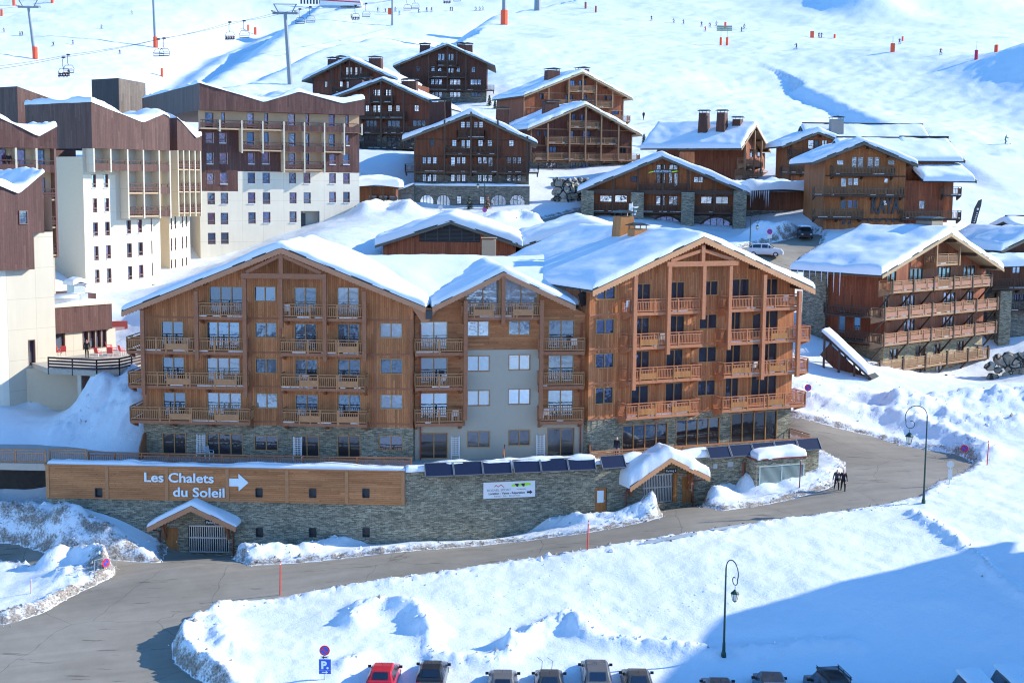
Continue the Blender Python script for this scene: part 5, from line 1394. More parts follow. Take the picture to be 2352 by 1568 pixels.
for a, b in zip(lo, lo[1:]):
    for z in (.95, .68, .42, .16): f.beam(a + Vector((0, 0, z)), b + Vector((0, 0, z)), .05, .15)
    n = max(1, int((b - a).length / 1.6))
    for i in range(n + 1): q = a + (b - a) * (i / n); f.beam(q + Vector((0, .04, -.5)), q + Vector((0, .04, 1)), .1, .1)
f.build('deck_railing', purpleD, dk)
DECK = (fr, dz)
# ---------------------------------------------------------------- the older wooden chalets up the hill
m5 = lambda X, Y: (689.1 + X * .2002, 74.65 + Y * .2002)
m6 = lambda X, Y: (1091 + X * .2002, 132.1 + Y * .2002)
m7 = lambda X, Y: (861.3 + X * .2002, 287.1 + Y * .2002)
m8 = lambda X, Y: (1292 + X * .2002, 321.6 + Y * .2002)
n1 = lambda X, Y: (1722.6 + X * .2676, 258.4 + Y * .2676)
n2 = lambda X, Y: (1780 + X * .2432, 488 + Y * .2432)
mi = lambda X, Y: (X, Y)
def roofhit(B, prof, px, py, ydef, depth):
    d = ray(px, py); best = None
    for (a, b) in ((prof[0], prof[1]), (prof[1], prof[2])):
        ka, kb = line2(a, b); n = -B.t * kb + Vector((0, 0, 1)); p0 = B.o + Vector((0, 0, ka + .3))
        k = (p0 - CAM).dot(n) / d.dot(n)
        if k <= 0: continue
        p = CAM + d * k - B.o; x, y = p.dot(B.t), p.dot(B.i)
        if a[0] - .3 <= x <= b[0] + .3 and .5 <= y <= depth - .5: best = (x, y, ka + kb * x)
    if best: return best
    print('roofhit miss', px, py, x, y, prof)
    x, z = B.hit(px, py, -ydef); x = min(max(x, prof[0][0] + .5), prof[2][0] - .5)
    return x, ydef, ztop(prof, x)
def chalet(name, label, Y, rot, wl, wr, base, tl, ap, tr, depth, wd, wins=(), balc=(), posts=(), chim=(), zs=None, fo=1.3, fm=None, gm=None, fasc=None, sth=.45, seed=0, style='grid', d=1.3, zb=-5, bm=None, rm=None, side_wins=(), slab=.2, bal=.19, bo=.6, trim=True, merge_to=None, grp='older chalets on the slope'):
    """all positions are taken on the facade plane (or on the balcony plane in front of it)"""
    B = Bld(name, label, 'chalet', atY(wl[0], base, Y), rot, grp)
    W = B.hit(*wr)[0]
    prof = [B.hit(*tl, fo), B.hit(*ap, fo), B.hit(*tr, fo)]
    ws = []
    for w in wins:
        x0, z1 = B.hit(w[0], w[1]); x1, z0 = B.hit(w[2], w[3])
        st = w[4] if len(w) > 4 else style
        ws.append((max(x0, .05), z0, min(x1, W - .05), z1, st) + ((w[5],) if len(w) > 5 else ()))
    zsl = B.hit(*zs)[1] if zs else -99
    bands = ([(zsl, 'stone')] if zs else []) + [(99, 'wood')]
    block(B, W, zb, prof, depth, fo, bo, bands, {'stone': stoneD, 'wood': wd}, ws, fm or darkbeam, gm or glassB, fasc or greybeam, .32, 0, sth, seed, .3, side_wins=side_wins)
    for q in balc:
        x0, za = B.hit(q[0], q[2], d); x1, zc = B.hit(q[1], q[3] if len(q) > 3 and q[3] else q[2], d)
        z = (za + zc) / 2 - 1.0
        pl = [(x0 + (x1 - x0) * a, x0 + (x1 - x0) * b) for a, b in (q[4] if len(q) > 4 else ())]
        balcony(B.root, x0, x1, z, d, bm or darkbeam, rm or darkbeam, bal=bal, slab=slab, panels=pl, wide=.07)
    for q in posts: post(B, q[0], q[1], q[2], d + .03, .24, bm or darkbeam)
    for q in chim:
        x, y, z = roofhit(B, prof, q[0], q[1], q[3], depth); P = B.w(x, y, z); z2 = atY(q[0], q[2], P.y).z - B.o.z
        chimney(B.root, x, y + .6, z - 1.6, max(z2 - .4, z + .9), q[4] if len(q) > 4 else 1.7, 1.5, q[5] if len(q) > 5 else oldwoods[1])
    if trim:
        mb = MB()
        for q in balc: z = B.hit(q[0], q[2], d)[1] - 1.35; mb.box(.03, W - .03, -.05, 0, z - .1, z + .06)
        if mb.v: mb.build('trim_board', bm or darkbeam, B.root)
        for xa, xb, xx in ((-.06, .14, 0), (W - .14, W + .06, W)): MB().box(xa, xb, -.08, .12, zsl if zs else zb, ztop(prof, xx) - .4).build('corner_board', bm or darkbeam, B.root)
    if merge_to: merge(B, merge_to)
    return B
def M(mp, l): return [(*mp(q[0], q[1]), *mp(q[2], q[3]), *q[4:]) for q in l]
def MBc(mp, l): return [(mp(q[0], 0)[0], mp(q[1], 0)[0], mp(0, q[2])[1], mp(0, q[3])[1] if len(q) > 3 and q[3] else None, *q[4:]) for q in l]
def MP(mp, l): return [(mp(q[0], 0)[0], mp(0, q[1])[1], mp(0, q[2])[1]) for q in l]
def MC(mp, l): return [(mp(q[0], 0)[0], mp(0, q[1])[1], mp(0, q[2])[1], *q[3:]) for q in l]
ow = oldwoods
chalet('wooden_chalet', 'dark brown chalet highest on the hill with three chimneys and four window rows', 303, 0, m5(1150, 795), m5(2140, 400), 233, m5(1065, 380), m5(1690, 130), m5(2240, 382), 14, ow[1],
    M(m5, [(1583, 243, 1618, 325), (1623, 243, 1658, 325), (1688, 243, 1723, 325), (1728, 243, 1763, 325), (1505, 390, 1547, 447), (1580, 390, 1622, 447), (1688, 390, 1723, 465), (1728, 390, 1763, 465), (1795, 393, 1836, 455), (1968, 395, 2009, 460), (1333, 388, 1378, 445, 'grid', glassD)] +
        [(x, 535, x + 38, 602) for x in (1502, 1548, 1590, 1718, 1760, 1803, 1956, 1998, 2038)] + [(x, 680, x + 38, 742) for x in (1502, 1548, 1590, 1718, 1760, 1803)] + [(1965, 685, 2078, 740, 'fr3', glassD)]),
    MBc(m5, [(1578, 1800, 325), (1478, 1902, 455), (1340, 2225, 602)]), MP(m5, [(1475, 260, 660), (1690, 170, 660), (1797, 220, 370), (1902, 270, 660)]), MC(m5, [(1432, 235, 125, 4, 2.2), (1848, 220, 118, 6, 1.8), (1920, 240, 122, 3, 2.2)]), zs=m5(1800, 668), seed=101, fo=1.6)
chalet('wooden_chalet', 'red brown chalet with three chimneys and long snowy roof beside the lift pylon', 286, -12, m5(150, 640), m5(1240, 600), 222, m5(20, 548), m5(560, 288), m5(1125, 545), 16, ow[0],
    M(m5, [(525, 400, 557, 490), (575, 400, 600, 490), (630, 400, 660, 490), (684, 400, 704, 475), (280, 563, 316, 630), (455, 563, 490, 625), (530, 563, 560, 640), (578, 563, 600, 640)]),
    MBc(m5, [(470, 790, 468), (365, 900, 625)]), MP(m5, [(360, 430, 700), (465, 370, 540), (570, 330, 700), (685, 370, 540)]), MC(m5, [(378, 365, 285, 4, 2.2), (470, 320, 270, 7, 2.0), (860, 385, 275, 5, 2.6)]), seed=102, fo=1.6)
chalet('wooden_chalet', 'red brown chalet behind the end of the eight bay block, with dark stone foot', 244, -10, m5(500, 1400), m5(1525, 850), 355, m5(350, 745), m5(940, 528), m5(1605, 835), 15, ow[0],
    M(m5, [(833, 655, 878, 728), (883, 655, 922, 728), (963, 655, 1006, 728), (1011, 655, 1056, 728), (748, 835, 794, 908), (836, 835, 877, 925), (886, 835, 924, 925), (1006, 835, 1057, 908), (1098, 835, 1147, 908), (1310, 835, 1365, 908),
        (755, 1010, 882, 1140, 'fr3', glassD), (1000, 1010, 1147, 1140, 'fr3', glassD), (1290, 1008, 1442, 1080, 'fr3', glassD), (735, 1185, 885, 1310, 'fr3', glassD), (1000, 1185, 1152, 1310, 'fr3', glassD), (1300, 1185, 1440, 1255, 'fr3', glassD)]),
    MBc(m5, [(795, 1058, 728), (690, 1192, 908), (690, 1400, 1083), (690, 1310, 1255)]), MP(m5, [(800, 640, 810), (930, 560, 1330), (1055, 600, 810), (1192, 650, 1330)]), MC(m5, [(1248, 640, 530, 4, 2.6), (640, 600, 520, 6, 2.4), (740, 560, 505, 9, 2.0)]), zs=m5(900, 1170), seed=103, fo=1.5)
Bc = chalet('wooden_chalet', 'darkest brown chalet with arched stone ground floor and snowy ledge, behind the louvred barn', 210, 0, m5(1312, 1400), m7(1768, 400), 425, m5(1172, 1222), m5(1970, 918), m7(1865, 207), 17, ow[4],
    M(m5, [(1843, 1022, 1893, 1096), (1906, 1022, 1952, 1096), (1995, 1022, 2040, 1096), (2053, 1022, 2100, 1096), (1743, 1225, 1797, 1307), (1850, 1225, 1893, 1330), (1908, 1225, 1955, 1330), (2043, 1225, 2099, 1307), (2150, 1225, 2205, 1307), (1490, 1225, 1542, 1307, 'grid', glassD)]) +
    M(m7, [(1537, 165, 1592, 247)] + [(a, 367, a + 46, 447) for a in (543, 598, 663, 936, 994, 1238, 1516, 1578, 1633)] + [(870, 367, 920, 470), (1179, 367, 1226, 447), (1299, 367, 1352, 475)] + [(a, 565, a + 46, 650) for a in (543, 600, 662, 870, 937, 994, 1178, 1238, 1298, 1514, 1577, 1632)]),
    MBc(m7, [(942, 1256, 60), (798, 1412, 252), (345, 1875, 457)]), MP(m7, [(797, -60, 640), (1100, -150, 640), (1407, -60, 640), (458, 130, 640), (1745, 130, 640)]), MC(m7, [(770 - 60, -180, -290, 3, 2.4), (800, -190, -300, 6, 2.0)]) + [(1154, 283, 247, 3, 2.0)], zs=m7(1000, 545), seed=104, fo=1.6, sth=.6, d=1.5)
# its stone ground floor, standing forward
x0, zt_ = Bc.hit(*m7(430, 690), 2.2); x1, _ = Bc.hit(*m7(1775, 690), 2.2); zg = Bc.hit(*m7(1000, 975), 2.2)[1]
h7 = lambda X, Y: Bc.hit(*m7(X, Y), 2.2)
ar = [(520, 800, 668, 965), (712, 800, 856, 965), (1336, 800, 1498, 970), (1552, 800, 1714, 970), (937, 815, 992, 907), (1200, 820, 1256, 907)]
hl = [(h7(a, b)[0], h7(c, d_)[1], h7(c, d_)[0], h7(a, b)[1]) for a, b, c, d_ in ar]
f = facade(x1 - x0, zg - 4, zt_, [], hl, [(99, 'k')], -2.2, x0)['k']
for xx in (x0, x1): f.face([(xx, -2.2, zg - 4), (xx, 0, zg - 4), (xx, 0, zt_), (xx, -2.2, zt_)])
f.face([(x0, -2.2, zt_), (x1, -2.2, zt_), (x1, 0, zt_), (x0, 0, zt_)]); f.build('stone_ground_floor', stoneD, Bc.root)
def arch(B, h, y, R_=.35, fm=darkbeam, gm=glassB, n=10, inner=2, infill=None):
    """arched opening filling the rectangle h: stone spandrels, frame and pane"""
    cx = (h[0] + h[2]) / 2; hw = (h[2] - h[0]) / 2; rise = min(hw, (h[3] - h[1]) * R_); zs_ = h[3] - rise
    P = [(cx - hw * math.cos(math.pi * i / n), zs_ + rise * math.sin(math.pi * i / n)) for i in range(n + 1)]
    s = MB()
    for a, b in zip(P, P[1:]): s.prism([a, b, (b[0], h[3]), (a[0], h[3])], y - .001, y + .3)
    s.build('spandrel', infill or stoneD, B.root)
    f = MB(); f.box(h[0], h[2], y + .06, y + .14, h[1], h[1] + (h[3] - h[1]) * .18)
    for i in range(1, inner * 2): f.box(h[0] + (h[2] - h[0]) * i / (inner * 2) - .04, h[0] + (h[2] - h[0]) * i / (inner * 2) + .04, y + .08, y + .14, h[1], zs_ + rise * .92)
    for a, b in zip(P, P[1:]): f.beam((a[0], y + .1, a[1]), (b[0], y + .1, b[1]), .12, .12)
    o = f.build('arched_window', fm, B.root)
    g = MB(); g.face([(h[0], y + .15, h[1]), (h[2], y + .15, h[1])] + [(a, y + .15, b) for a, b in P[::-1]]); g.build('pane', gm, o)
for h in hl[:4]: arch(Bc, h, -2.2)
for h in hl[4:]: window(Bc.root, *h, 'grid', darkbeam, glassB, y=-2.2)
o = snow_roof([(-.0, zt_), (1.1, zt_ + .05), (2.25, zt_)], x0, x1, .3, Bc.root, 105, .4, .1, name='ledge_snow'); o.rotation_euler.z = -math.pi / 2; o.location.y = 0
for v in o.data.vertices: v.co.x, v.co.y = v.co.x, v.co.y
# annex and bin shed beside it
sb = Bld('bin_shed', 'low brown bin shelter under deep snow between the pale block and the dark chalet', 'shed', atY(824, 468, 198), 0)
f = MB(); xw = sb.hit(908, 460)[0]; zt_ = sb.hit(860, 428)[1]; f.box(0, xw, .8, 5, -3, zt_); f.build('wall', ow[4], sb.root)
f = MB()
for k in range(4): f.box(xw * k / 3 - .1, xw * k / 3 + .1, -.1, .1, -3, zt_)
f.build('post', darkbeam, sb.root)
roof_slab(sb.root, [(-.5, zt_ + .05), (xw / 2, zt_ + .3), (xw + .5, zt_ + .05)], -.6, 8, .15); snow_roof([(-.5, zt_ + .05), (xw / 2, zt_ + .35), (xw + .5, zt_ + .05)], -.7, 9, 1.1, sb.root, 106, .5, .3, .15, 4)
for k in range(3):
    b = thing('wheelie_bin', '%s dark bin in the shelter counting from the pale block' % ordn(k), 'bin', sb.w(2.0 + k * 1.5, .3, -.1), 0, 'bins in the shelter')
    f = MB(); f.prism([(-.5, 0), (.5, 0), (.55, 1.1), (-.55, 1.1)], -.3, .4); f.build('body', dgrey, b); f = MB(); f.prism([(-.58, 1.1), (.58, 1.1), (.5, 1.25), (-.5, 1.25)], -.36, .45); f.build('lid', plain('bin_lid_%d' % k, (.1, .14, .2), .5), b)
an = Bld('stone_annex', 'small stone lean-to with sloping snowy roof at the corner of the darkest chalet', 'shed', atY(904, 481, 206), 0)
f = MB(); xw = an.hit(950, 470)[0]; za, zb_ = an.hit(904, 443)[1], an.hit(948, 424)[1]; f.prism([(0, -4), (xw, -4), (xw, zb_), (0, za)], 0, 6); f.build('wall', stoneD, an.root)
f = MB(); f.prism([(-.9, za - .25), (xw, zb_ - .05), (xw, zb_ + .1), (-.9, za - .05)], -.6, 6.5); f.build('roof', greybeam, an.root)
snow_roof([(-.9, za - .05), (xw * .5, (za + zb_) / 2 + .05), (xw, zb_ + .1)], -.6, 6.5, .35, an.root, 107, .4)
f = MB(); a, z = an.hit(920, 447); f.box(a, a + 1.7, -.05, .0, -1, z); f.build('door', plain('grey_door', (.16, .17, .17), .6), an.root)
# two chalets with long snowy roofs towards us
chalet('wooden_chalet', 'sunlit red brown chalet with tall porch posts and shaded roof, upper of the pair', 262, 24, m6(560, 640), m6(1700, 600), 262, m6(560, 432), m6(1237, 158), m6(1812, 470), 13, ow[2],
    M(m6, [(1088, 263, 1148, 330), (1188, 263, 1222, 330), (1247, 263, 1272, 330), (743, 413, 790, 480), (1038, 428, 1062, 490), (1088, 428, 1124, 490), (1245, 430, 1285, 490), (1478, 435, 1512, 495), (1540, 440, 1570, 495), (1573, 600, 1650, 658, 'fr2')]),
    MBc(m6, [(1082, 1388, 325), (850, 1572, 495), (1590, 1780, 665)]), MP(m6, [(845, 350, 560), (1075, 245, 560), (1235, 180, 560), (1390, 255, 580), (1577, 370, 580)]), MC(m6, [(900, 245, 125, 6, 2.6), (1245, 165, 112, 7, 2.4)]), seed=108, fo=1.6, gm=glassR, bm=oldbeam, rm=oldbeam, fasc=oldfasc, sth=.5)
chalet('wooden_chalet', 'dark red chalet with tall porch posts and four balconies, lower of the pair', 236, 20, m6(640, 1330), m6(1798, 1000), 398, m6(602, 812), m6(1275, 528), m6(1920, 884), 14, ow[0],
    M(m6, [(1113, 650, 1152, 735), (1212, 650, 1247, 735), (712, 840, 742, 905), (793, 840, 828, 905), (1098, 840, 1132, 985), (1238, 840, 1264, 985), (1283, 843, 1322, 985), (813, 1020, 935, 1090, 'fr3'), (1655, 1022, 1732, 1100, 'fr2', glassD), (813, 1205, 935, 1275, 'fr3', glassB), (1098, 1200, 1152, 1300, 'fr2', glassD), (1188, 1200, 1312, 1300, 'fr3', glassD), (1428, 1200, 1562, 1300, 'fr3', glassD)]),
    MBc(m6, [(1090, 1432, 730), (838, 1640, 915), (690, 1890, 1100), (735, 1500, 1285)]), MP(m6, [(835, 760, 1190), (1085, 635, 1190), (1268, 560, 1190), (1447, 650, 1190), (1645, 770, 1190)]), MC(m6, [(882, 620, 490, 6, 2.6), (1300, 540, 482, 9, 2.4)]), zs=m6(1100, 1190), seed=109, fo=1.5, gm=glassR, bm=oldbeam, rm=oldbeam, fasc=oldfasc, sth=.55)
# wide stone and timber chalet with arches
E = chalet('stone_chalet', 'wide stone and timber chalet with four stone piers and three great arched windows', 196, -3, m8(250, 1140), m8(2065, 900), 548, m8(172, 580), m8(1147, 178), m8(2155, 606), 16, ow[3],
    M(m8, [(1078, 378, 1122, 500, 'fix'), (1130, 378, 1178, 500, 'fix'), (1218, 380, 1262, 500, 'fix'), (1280, 380, 1322, 530, 'fix'), (1076, 282, 1180, 345, 'fr2'), (1222, 282, 1325, 345, 'fr2'), (783, 415, 855, 482, 'grid', glassR), (1505, 420, 1612, 492, 'fr2'),
        (430, 635, 568, 712, 'fr2'), (600, 632, 742, 715, 'fr2'), (1073, 640, 1176, 750, 'fr2'), (1218, 640, 1322, 750, 'fr2'), (1588, 648, 1728, 732, 'fr2'), (1758, 648, 1902, 735, 'fr2')]),
    MBc(m8, [(868, 1448, 500), (325, 2010, 738, 742)]), MP(m8, [(865, 330, 600), (1150, 240, 840), (1442, 340, 600), (575, 450, 840), (1740, 470, 850)]), MC(m8, [(1430, 250, 105, 4, 2.0, ow[3])]), zs=m8(1000, 845), seed=110, fo=2.0, sth=.7, bm=darkbeam)
for X in (288, 858, 1440, 2038):
    a, zt_ = E.hit(*m8(X, 582 if X < 500 or X > 1900 else 600), 1.7); f = MB(); f.box(a - .9, a + .9, -2.1, -1.1, -4, zt_); f.build('stone_pier', stoneW, E.root)
f = MB(); a, z = E.hit(*m8(250, 590), 1.6); b, _ = E.hit(*m8(2060, 590), 1.6); f.box(a, b, -1.5, -.9, z - .3, z + .3); f.build('tie_beam', darkbeam, E.root)
for (a, b, c, d_) in ((425, 860, 800, 1150), (980, 866, 1402, 1150), (1550, 880, 1990, 1150)):
    x0, z1 = E.hit(*m8(a, b), .3); x1, z0 = E.hit(*m8(c, d_), .3); h = (x0, z0, x1, z1)
    cx = (x0 + x1) / 2; hw = (x1 - x0) / 2; zq = z1 - hw * .92; n = 14
    P = [(cx - hw * math.cos(math.pi * i / n), zq + (z1 - zq) * math.sin(math.pi * i / n)) for i in range(n + 1)]
    f = MB(); f.face([(x0, -.1, z0), (x1, -.1, z0)] + [(p[0], -.1, p[1]) for p in P[::-1]]); g = f.build('arched_window', glassR, E.root)
    f = MB()
    for p, q in zip(P, P[1:]): f.beam((p[0], -.16, p[1]), (q[0], -.16, q[1]), .2, .25)
    for i in range(1, 6): xx = x0 + (x1 - x0) * i / 6; f.box(xx - .05, xx + .05, -.18, -.11, z0, zq + (z1 - zq) * math.sqrt(max(0, 1 - ((xx - cx) / hw) ** 2)))
    f.box(x0, x1, -.18, -.12, zq - .6, zq - .45); f.build('glazing_bars', darkbeam, g)
for px0, px1, m_ in ((985, 1078, limegreen), (1220, 1318, limegreen)):
    a, z = E.hit(*m8(px0, 350), 1.6); b, z2 = E.hit(*m8(px1, 380), 1.6)
    sgn = thing('hire_sign', 'lime green hanging sign %s the white word above the gable windows' % ('before' if px0 < 1000 else 'after'), 'sign', E.w(a, -1.6, z2), E.r, 'green signs on the gable')
    f = MB(); f.prism([(0, 0), (b - a, .2), (b - a, z - z2), (.2, z - z2 - .2)], 0, .06); f.build('board', m_, sgn)
a, z = E.hit(*m8(1148, 364), 1.62); sgn = thing('word_sign', 'small white word board between the two green signs', 'sign', E.w(a, -1.62, z), E.r)
f = MB(); f.box(-1.25, 1.25, .0, .05, -.2, .3); f.build('board', dgrey, sgn); text('lettering', 'LOCATIONS', .42, lettering, sgn, (0, -.01, -.1), .005)
# its low wing
x0 = E.hit(1716, 500)[0]; 
Ew = Bld('k', 'k', 'k', atY(1712, 548, 199), 4); we = Ew.hit(1868, 520)[0]
zs_, zt_ = Ew.hit(1790, 483)[1], Ew.hit(1790, 440)[1]
h = [(Ew.hit(a, b)[0], Ew.hit(c, d_)[1], Ew.hit(c, d_)[0], Ew.hit(a, b)[1]) for a, b, c, d_ in ((1774, 502, 1790, 536), (1800, 502, 1816, 522), (1828, 502, 1844, 522))]
f = facade(we, -4, zt_, [], h, [(zs_, 's'), (99, 'w')]); f['s'].build('stone_base', stoneD, Ew.root); f['w'].build('wall', ow[4], Ew.root)
for q in h: window(Ew.root, *q, 'fix', darkbeam, glassD); f = MB(); f.box(q[0] - .3, q[2] + .3, -.08, 0, q[3] + .02, q[3] + .3); f.build('lintel', darkbeam, Ew.root)
roof_slab(Ew.root, [(-2, zt_ + .2), (we / 2, zt_ + .3), (we + .3, zt_ + .2)], -1.6, 9, .25); snow_roof([(-2, zt_ + .2), (we / 2, zt_ + .5), (we + .5, zt_ + .2)], -1.9, 9, 1.2, Ew.root, 111, .5, .35, .25, 4)
for k in range(9):
    xx = .2 + k * .32; L = rnd.uniform(.6, 3.0); f = MB(); f.tube([(xx, -1.75, zt_ + .1), (xx, -1.75, zt_ + .1 - L)], [.1, .01], 6); f.build('icicle', plain('ice_%d' % k, (.6, .72, .8), .15) if k == 0 else MATS['ice_0'], Ew.root)
merge(Ew, E)
# chalet seen from its long side
Fc = chalet('wooden_chalet', 'chalet turned sideways with deep snowy roof and three dark chimneys, next to the small firs', 224, 62, mi(1709, 397), mi(1756, 380), 400, (1703, 339), (1737, 285), (1770, 346), 15, ow[2],
    [(1722, 342, 1730, 362), (1740, 340, 1748, 360), (1722, 372, 1730, 392), (1742, 372, 1750, 392)], [(1712, 1752, 365), (1706, 1762, 392)], [(1712, 320, 398), (1732, 300, 398), (1748, 320, 398)], [], seed=112, bm=oldbeam, rm=oldbeam, fasc=oldfasc, sth=.6, fo=1.6)
for cx_, cy_, ch_ in ((-2.2, 3.2, 2.9), (-2.4, 6.2, 2.9), (-.3, 1.2, 1.9)): chimney(Fc.root, cx_, cy_, 6.0, 6.9 + ch_, 1.5, 1.3, ow[1])
# hotel and the chalet behind it
G2 = chalet('wooden_chalet', 'brown chalet peeping from behind the hotel with a long snowy ridge and one chimney', 214, 2, n1(340, 600), n1(800, 500), 422, n1(278, 282), n1(590, 160), n1(900, 285), 10, ow[3],
    M(n1, [(498, 235, 548, 318, 'fix'), (553, 235, 593, 300, 'fix', glassD), (617, 237, 664, 297, 'fr2'), (401, 390, 442, 448, 'fix'), (446, 390, 480, 448, 'fix'), (489, 390, 533, 470, 'fix')]),
    MBc(n1, [(340, 700, 308), (276, 640, 458)]), (), (), seed=113, fo=1.5, sth=.6, style='fix')
def cross_roof(B, px0, pyr0, px1, y_in, y_front, zf, seed, th=.55, body=8.0):
    """a roof whose ridge runs along the facade"""
    a, zr = B.hit(px0, pyr0, -y_in); b, zr2 = B.hit(px1, pyr0, -y_in); zr = (zr + zr2) / 2
    pr = [(y_front, zf), (y_in, zr - th), (y_in + (y_in - y_front), zf)]
    o = roof_slab(B.root, pr, -b, -a, .3); o.rotation_euler.z = math.pi / 2
    o = snow_roof(pr, -b + .25, -a - .2, th, B.root, seed, .5, .15); o.rotation_euler.z = math.pi / 2
    f = MB(); f.prism([(pr[0][0] + .6, zf - body), (pr[0][0] + .6, zf + .1), (pr[1][0], pr[1][1] - .35), (pr[2][0] - .6, zf + .1), (pr[2][0] - .6, zf - body)], a + .8, b - 1.2, axis='x'); f.build('wall', ow[3], B.root)
    f = MB()
    for p, q in ((pr[0], pr[1]), (pr[2], pr[1])): f.beam((b + .04, p[0], p[1] - .2), (b + .04, q[0], q[1] - .2), .1, .4)
    f.build('fascia_board', oldfasc, B.root)
    f = MB(); f.box(a + .4, b - .2, y_in - .12, y_in + .2, zr - .1, zr + .1); f.build('ridge_cap', metalroof, B.root)
    return a, b, zr
z = G2.hit(*n1(400, 262), 0)[1]; cross_roof(G2, 1837, 284, 2123, 8, .5, z - 1.2, 114)
x, z = G2.hit(*n1(740, 128), -5.5); chimney(G2.root, x, 5.5, z - 2.5, G2.hit(*n1(740, 60), -6)[1], 1.9, 1.5, plain('grey_boards', (.25, .24, .23), .8))
greyrail = plain('weathered_rail', (.16, .1, .06), .7, var=.3)
G = Bld('wooden_hotel', 'sunlit orange brown wooden hotel with big dark letters on its front and cascading snow roofs', 'hotel', atY(*n1(627, 980), 184), 1)
G.root['category'] = 'hotel'
WG = G.hit(*n1(1327, 800))[0]; fG = 1.5
pg = [G.hit(*n1(535, 422), fG), G.hit(*n1(980, 247), fG), G.hit(*n1(1442, 442), fG)]
wg = HW(G, M(n1, [(873, 380, 918, 475, 'fix'), (924, 380, 975, 475, 'fix'), (1008, 380, 1062, 475, 'fix'), (1068, 380, 1113, 475, 'fix'), (745, 405, 806, 452, 'fix'), (1183, 405, 1245, 452, 'fix'), (781, 560, 830, 640, 'fix'), (841, 560, 885, 628, 'fix'), (888, 560, 933, 628, 'fix'), (1151, 562, 1189, 606, 'fix'),
    (778, 750, 830, 830, 'fix', glassD), (841, 750, 882, 822, 'fix', glassR), (886, 750, 922, 822, 'fix', glassR), (1143, 755, 1182, 798, 'fix'), (783, 928, 822, 968, 'fix', glassD), (834, 928, 868, 968, 'fix', glassD)]))
block(G, WG, -8, pg, 12, fG, .5, [(99, 'wood')], {'wood': hotelwood}, wg, oldbeam, glassB, greybeam, .34, 0, .6, 115, .3)
# wing on the far side
a, zt_ = G.hit(*n1(1760, 590), 0); hw = HW(G, M(n1, [(1458, 757, 1510, 830, 'fix')]))
xw1 = G.hit(*n1(1668, 800))[0]
f = facade(xw1 - WG, -8, zt_, [], [h[:4] for h in hw], [(99, 'k')], .4, WG)['k']; f.face([(xw1, .4, -8), (xw1, 11, -8), (xw1, 11, zt_ + 2), (xw1, .4, zt_)]); f.build('wing_wall', ow[2], G.root)
for h in hw: window(G.root, *h[:4], 'fix', oldbeam, glassB, y=.4)
cross_roof(G, 2060, 314, 2182, 9, 4.5, zt_ + 2.4, 116); cross_roof(G, 1915, 316, 2182, 9, 2.5, G.hit(*n1(600, 300), 0)[1] - 1.5, 117)
cross_roof(G, 2085, 368, 2206, 5, -1.6, zt_ + .1, 118, .7, .1)
for q in ((710, 1245, 460), (553, 1322, 638), (553, 966, 830)):
    xa, za = G.hit(*n1(q[0], q[2]), 1.3); xb, _ = G.hit(*n1(q[1], q[2]), 1.3); balcony(G.root, xa, xb, za - 1.0, 1.3, darkbeam, greyrail, bal=.19, wide=.07)
for q in ((1310, 1812, 840), (1665, 1815, 640)):
    xa, za = G.hit(*n1(q[0], q[2]), .9); xb, _ = G.hit(*n1(q[1], q[2]), .9); balcony(G.root, xa, xb, za - 1.0, 1.3, darkbeam, greyrail, bal=.19, y0=.4, wide=.07)
mb = MB()
for Y in (545, 720, 915): z = G.hit(*n1(900, Y))[1]; mb.box(.03, WG - .03, -.05, 0, z - .1, z + .08)
mb.build('trim_board', darkbeam, G.root)
xa, za = G.hit(*n1(1035, 866), .12); xb, _ = G.hit(*n1(1280, 866), .12)
kt = thing('hotel_letters', 'row of big dark capital letters with small ones below on the hotel front', 'sign', G.w((xa + xb) / 2, -.12, za), G.r)
o = text('lettering', 'KAYA', 3.1, dgrey, kt, (0, 0, .05), .1, bold=.09); v = [q.co.x for q in o.data.vertices]; k = (xb - xa) / (max(v) - min(v))
for q in o.data.vertices: q.co.x *= k
text('lettering', 'HOTEL', .75, dgrey, kt, (-.3, 0, -1.15), .05, sx=2.6)
# big chalet at the bend with five rows of balconies
d = 1.5
K = Bld('balcony_chalet', 'large red brown chalet with five tiers of long balconies and icicles above the road bend', 'chalet', atY(*n2(1012, 1620), 147), 41)
WK = K.hit(*n2(1945, 1450))[0]; fK = 2.2
pk = [K.hit(*n2(1012, 583), fK), K.hit(*n2(1662, 185), fK), K.hit(*n2(2162, 522), fK)]
wk = HW(K, M(n2, [(1275, 530, 1395, 650, 'fr3'), (1545, 515, 1660, 640, 'fr3'), (1780, 500, 1890, 620, 'fr3'), (1058, 555, 1145, 660, 'fr2'),
    (1205, 785, 1320, 900, 'fr3'), (1590, 755, 1702, 870, 'fr3'), (1030, 790, 1068, 900, 'fix'), (1815, 740, 1872, 860, 'fr2'), (1215, 1010, 1320, 1120, 'fr3'), (1585, 985, 1690, 1100, 'fr3'), (1825, 970, 1870, 1080, 'fr2'),
    (1080, 1290, 1160, 1385, 'fr2', glassD), (1330, 1260, 1420, 1360, 'fr2', glassD), (1500, 1240, 1560, 1340, 'fr2', glassD), (1720, 1215, 1780, 1320, 'fr2', glassD), (1100, 1490, 1170, 1590, 'fr2', glassD), (1340, 1470, 1420, 1570, 'fr2', glassD), (1520, 1440, 1590, 1540, 'fr2', glassD), (1740, 1420, 1800, 1520, 'fr2', glassD)]))
wk = [w if len(w) > 5 else w + (glassR,) for w in wk]
zsK = K.hit(*n2(1500, 1215))[1]
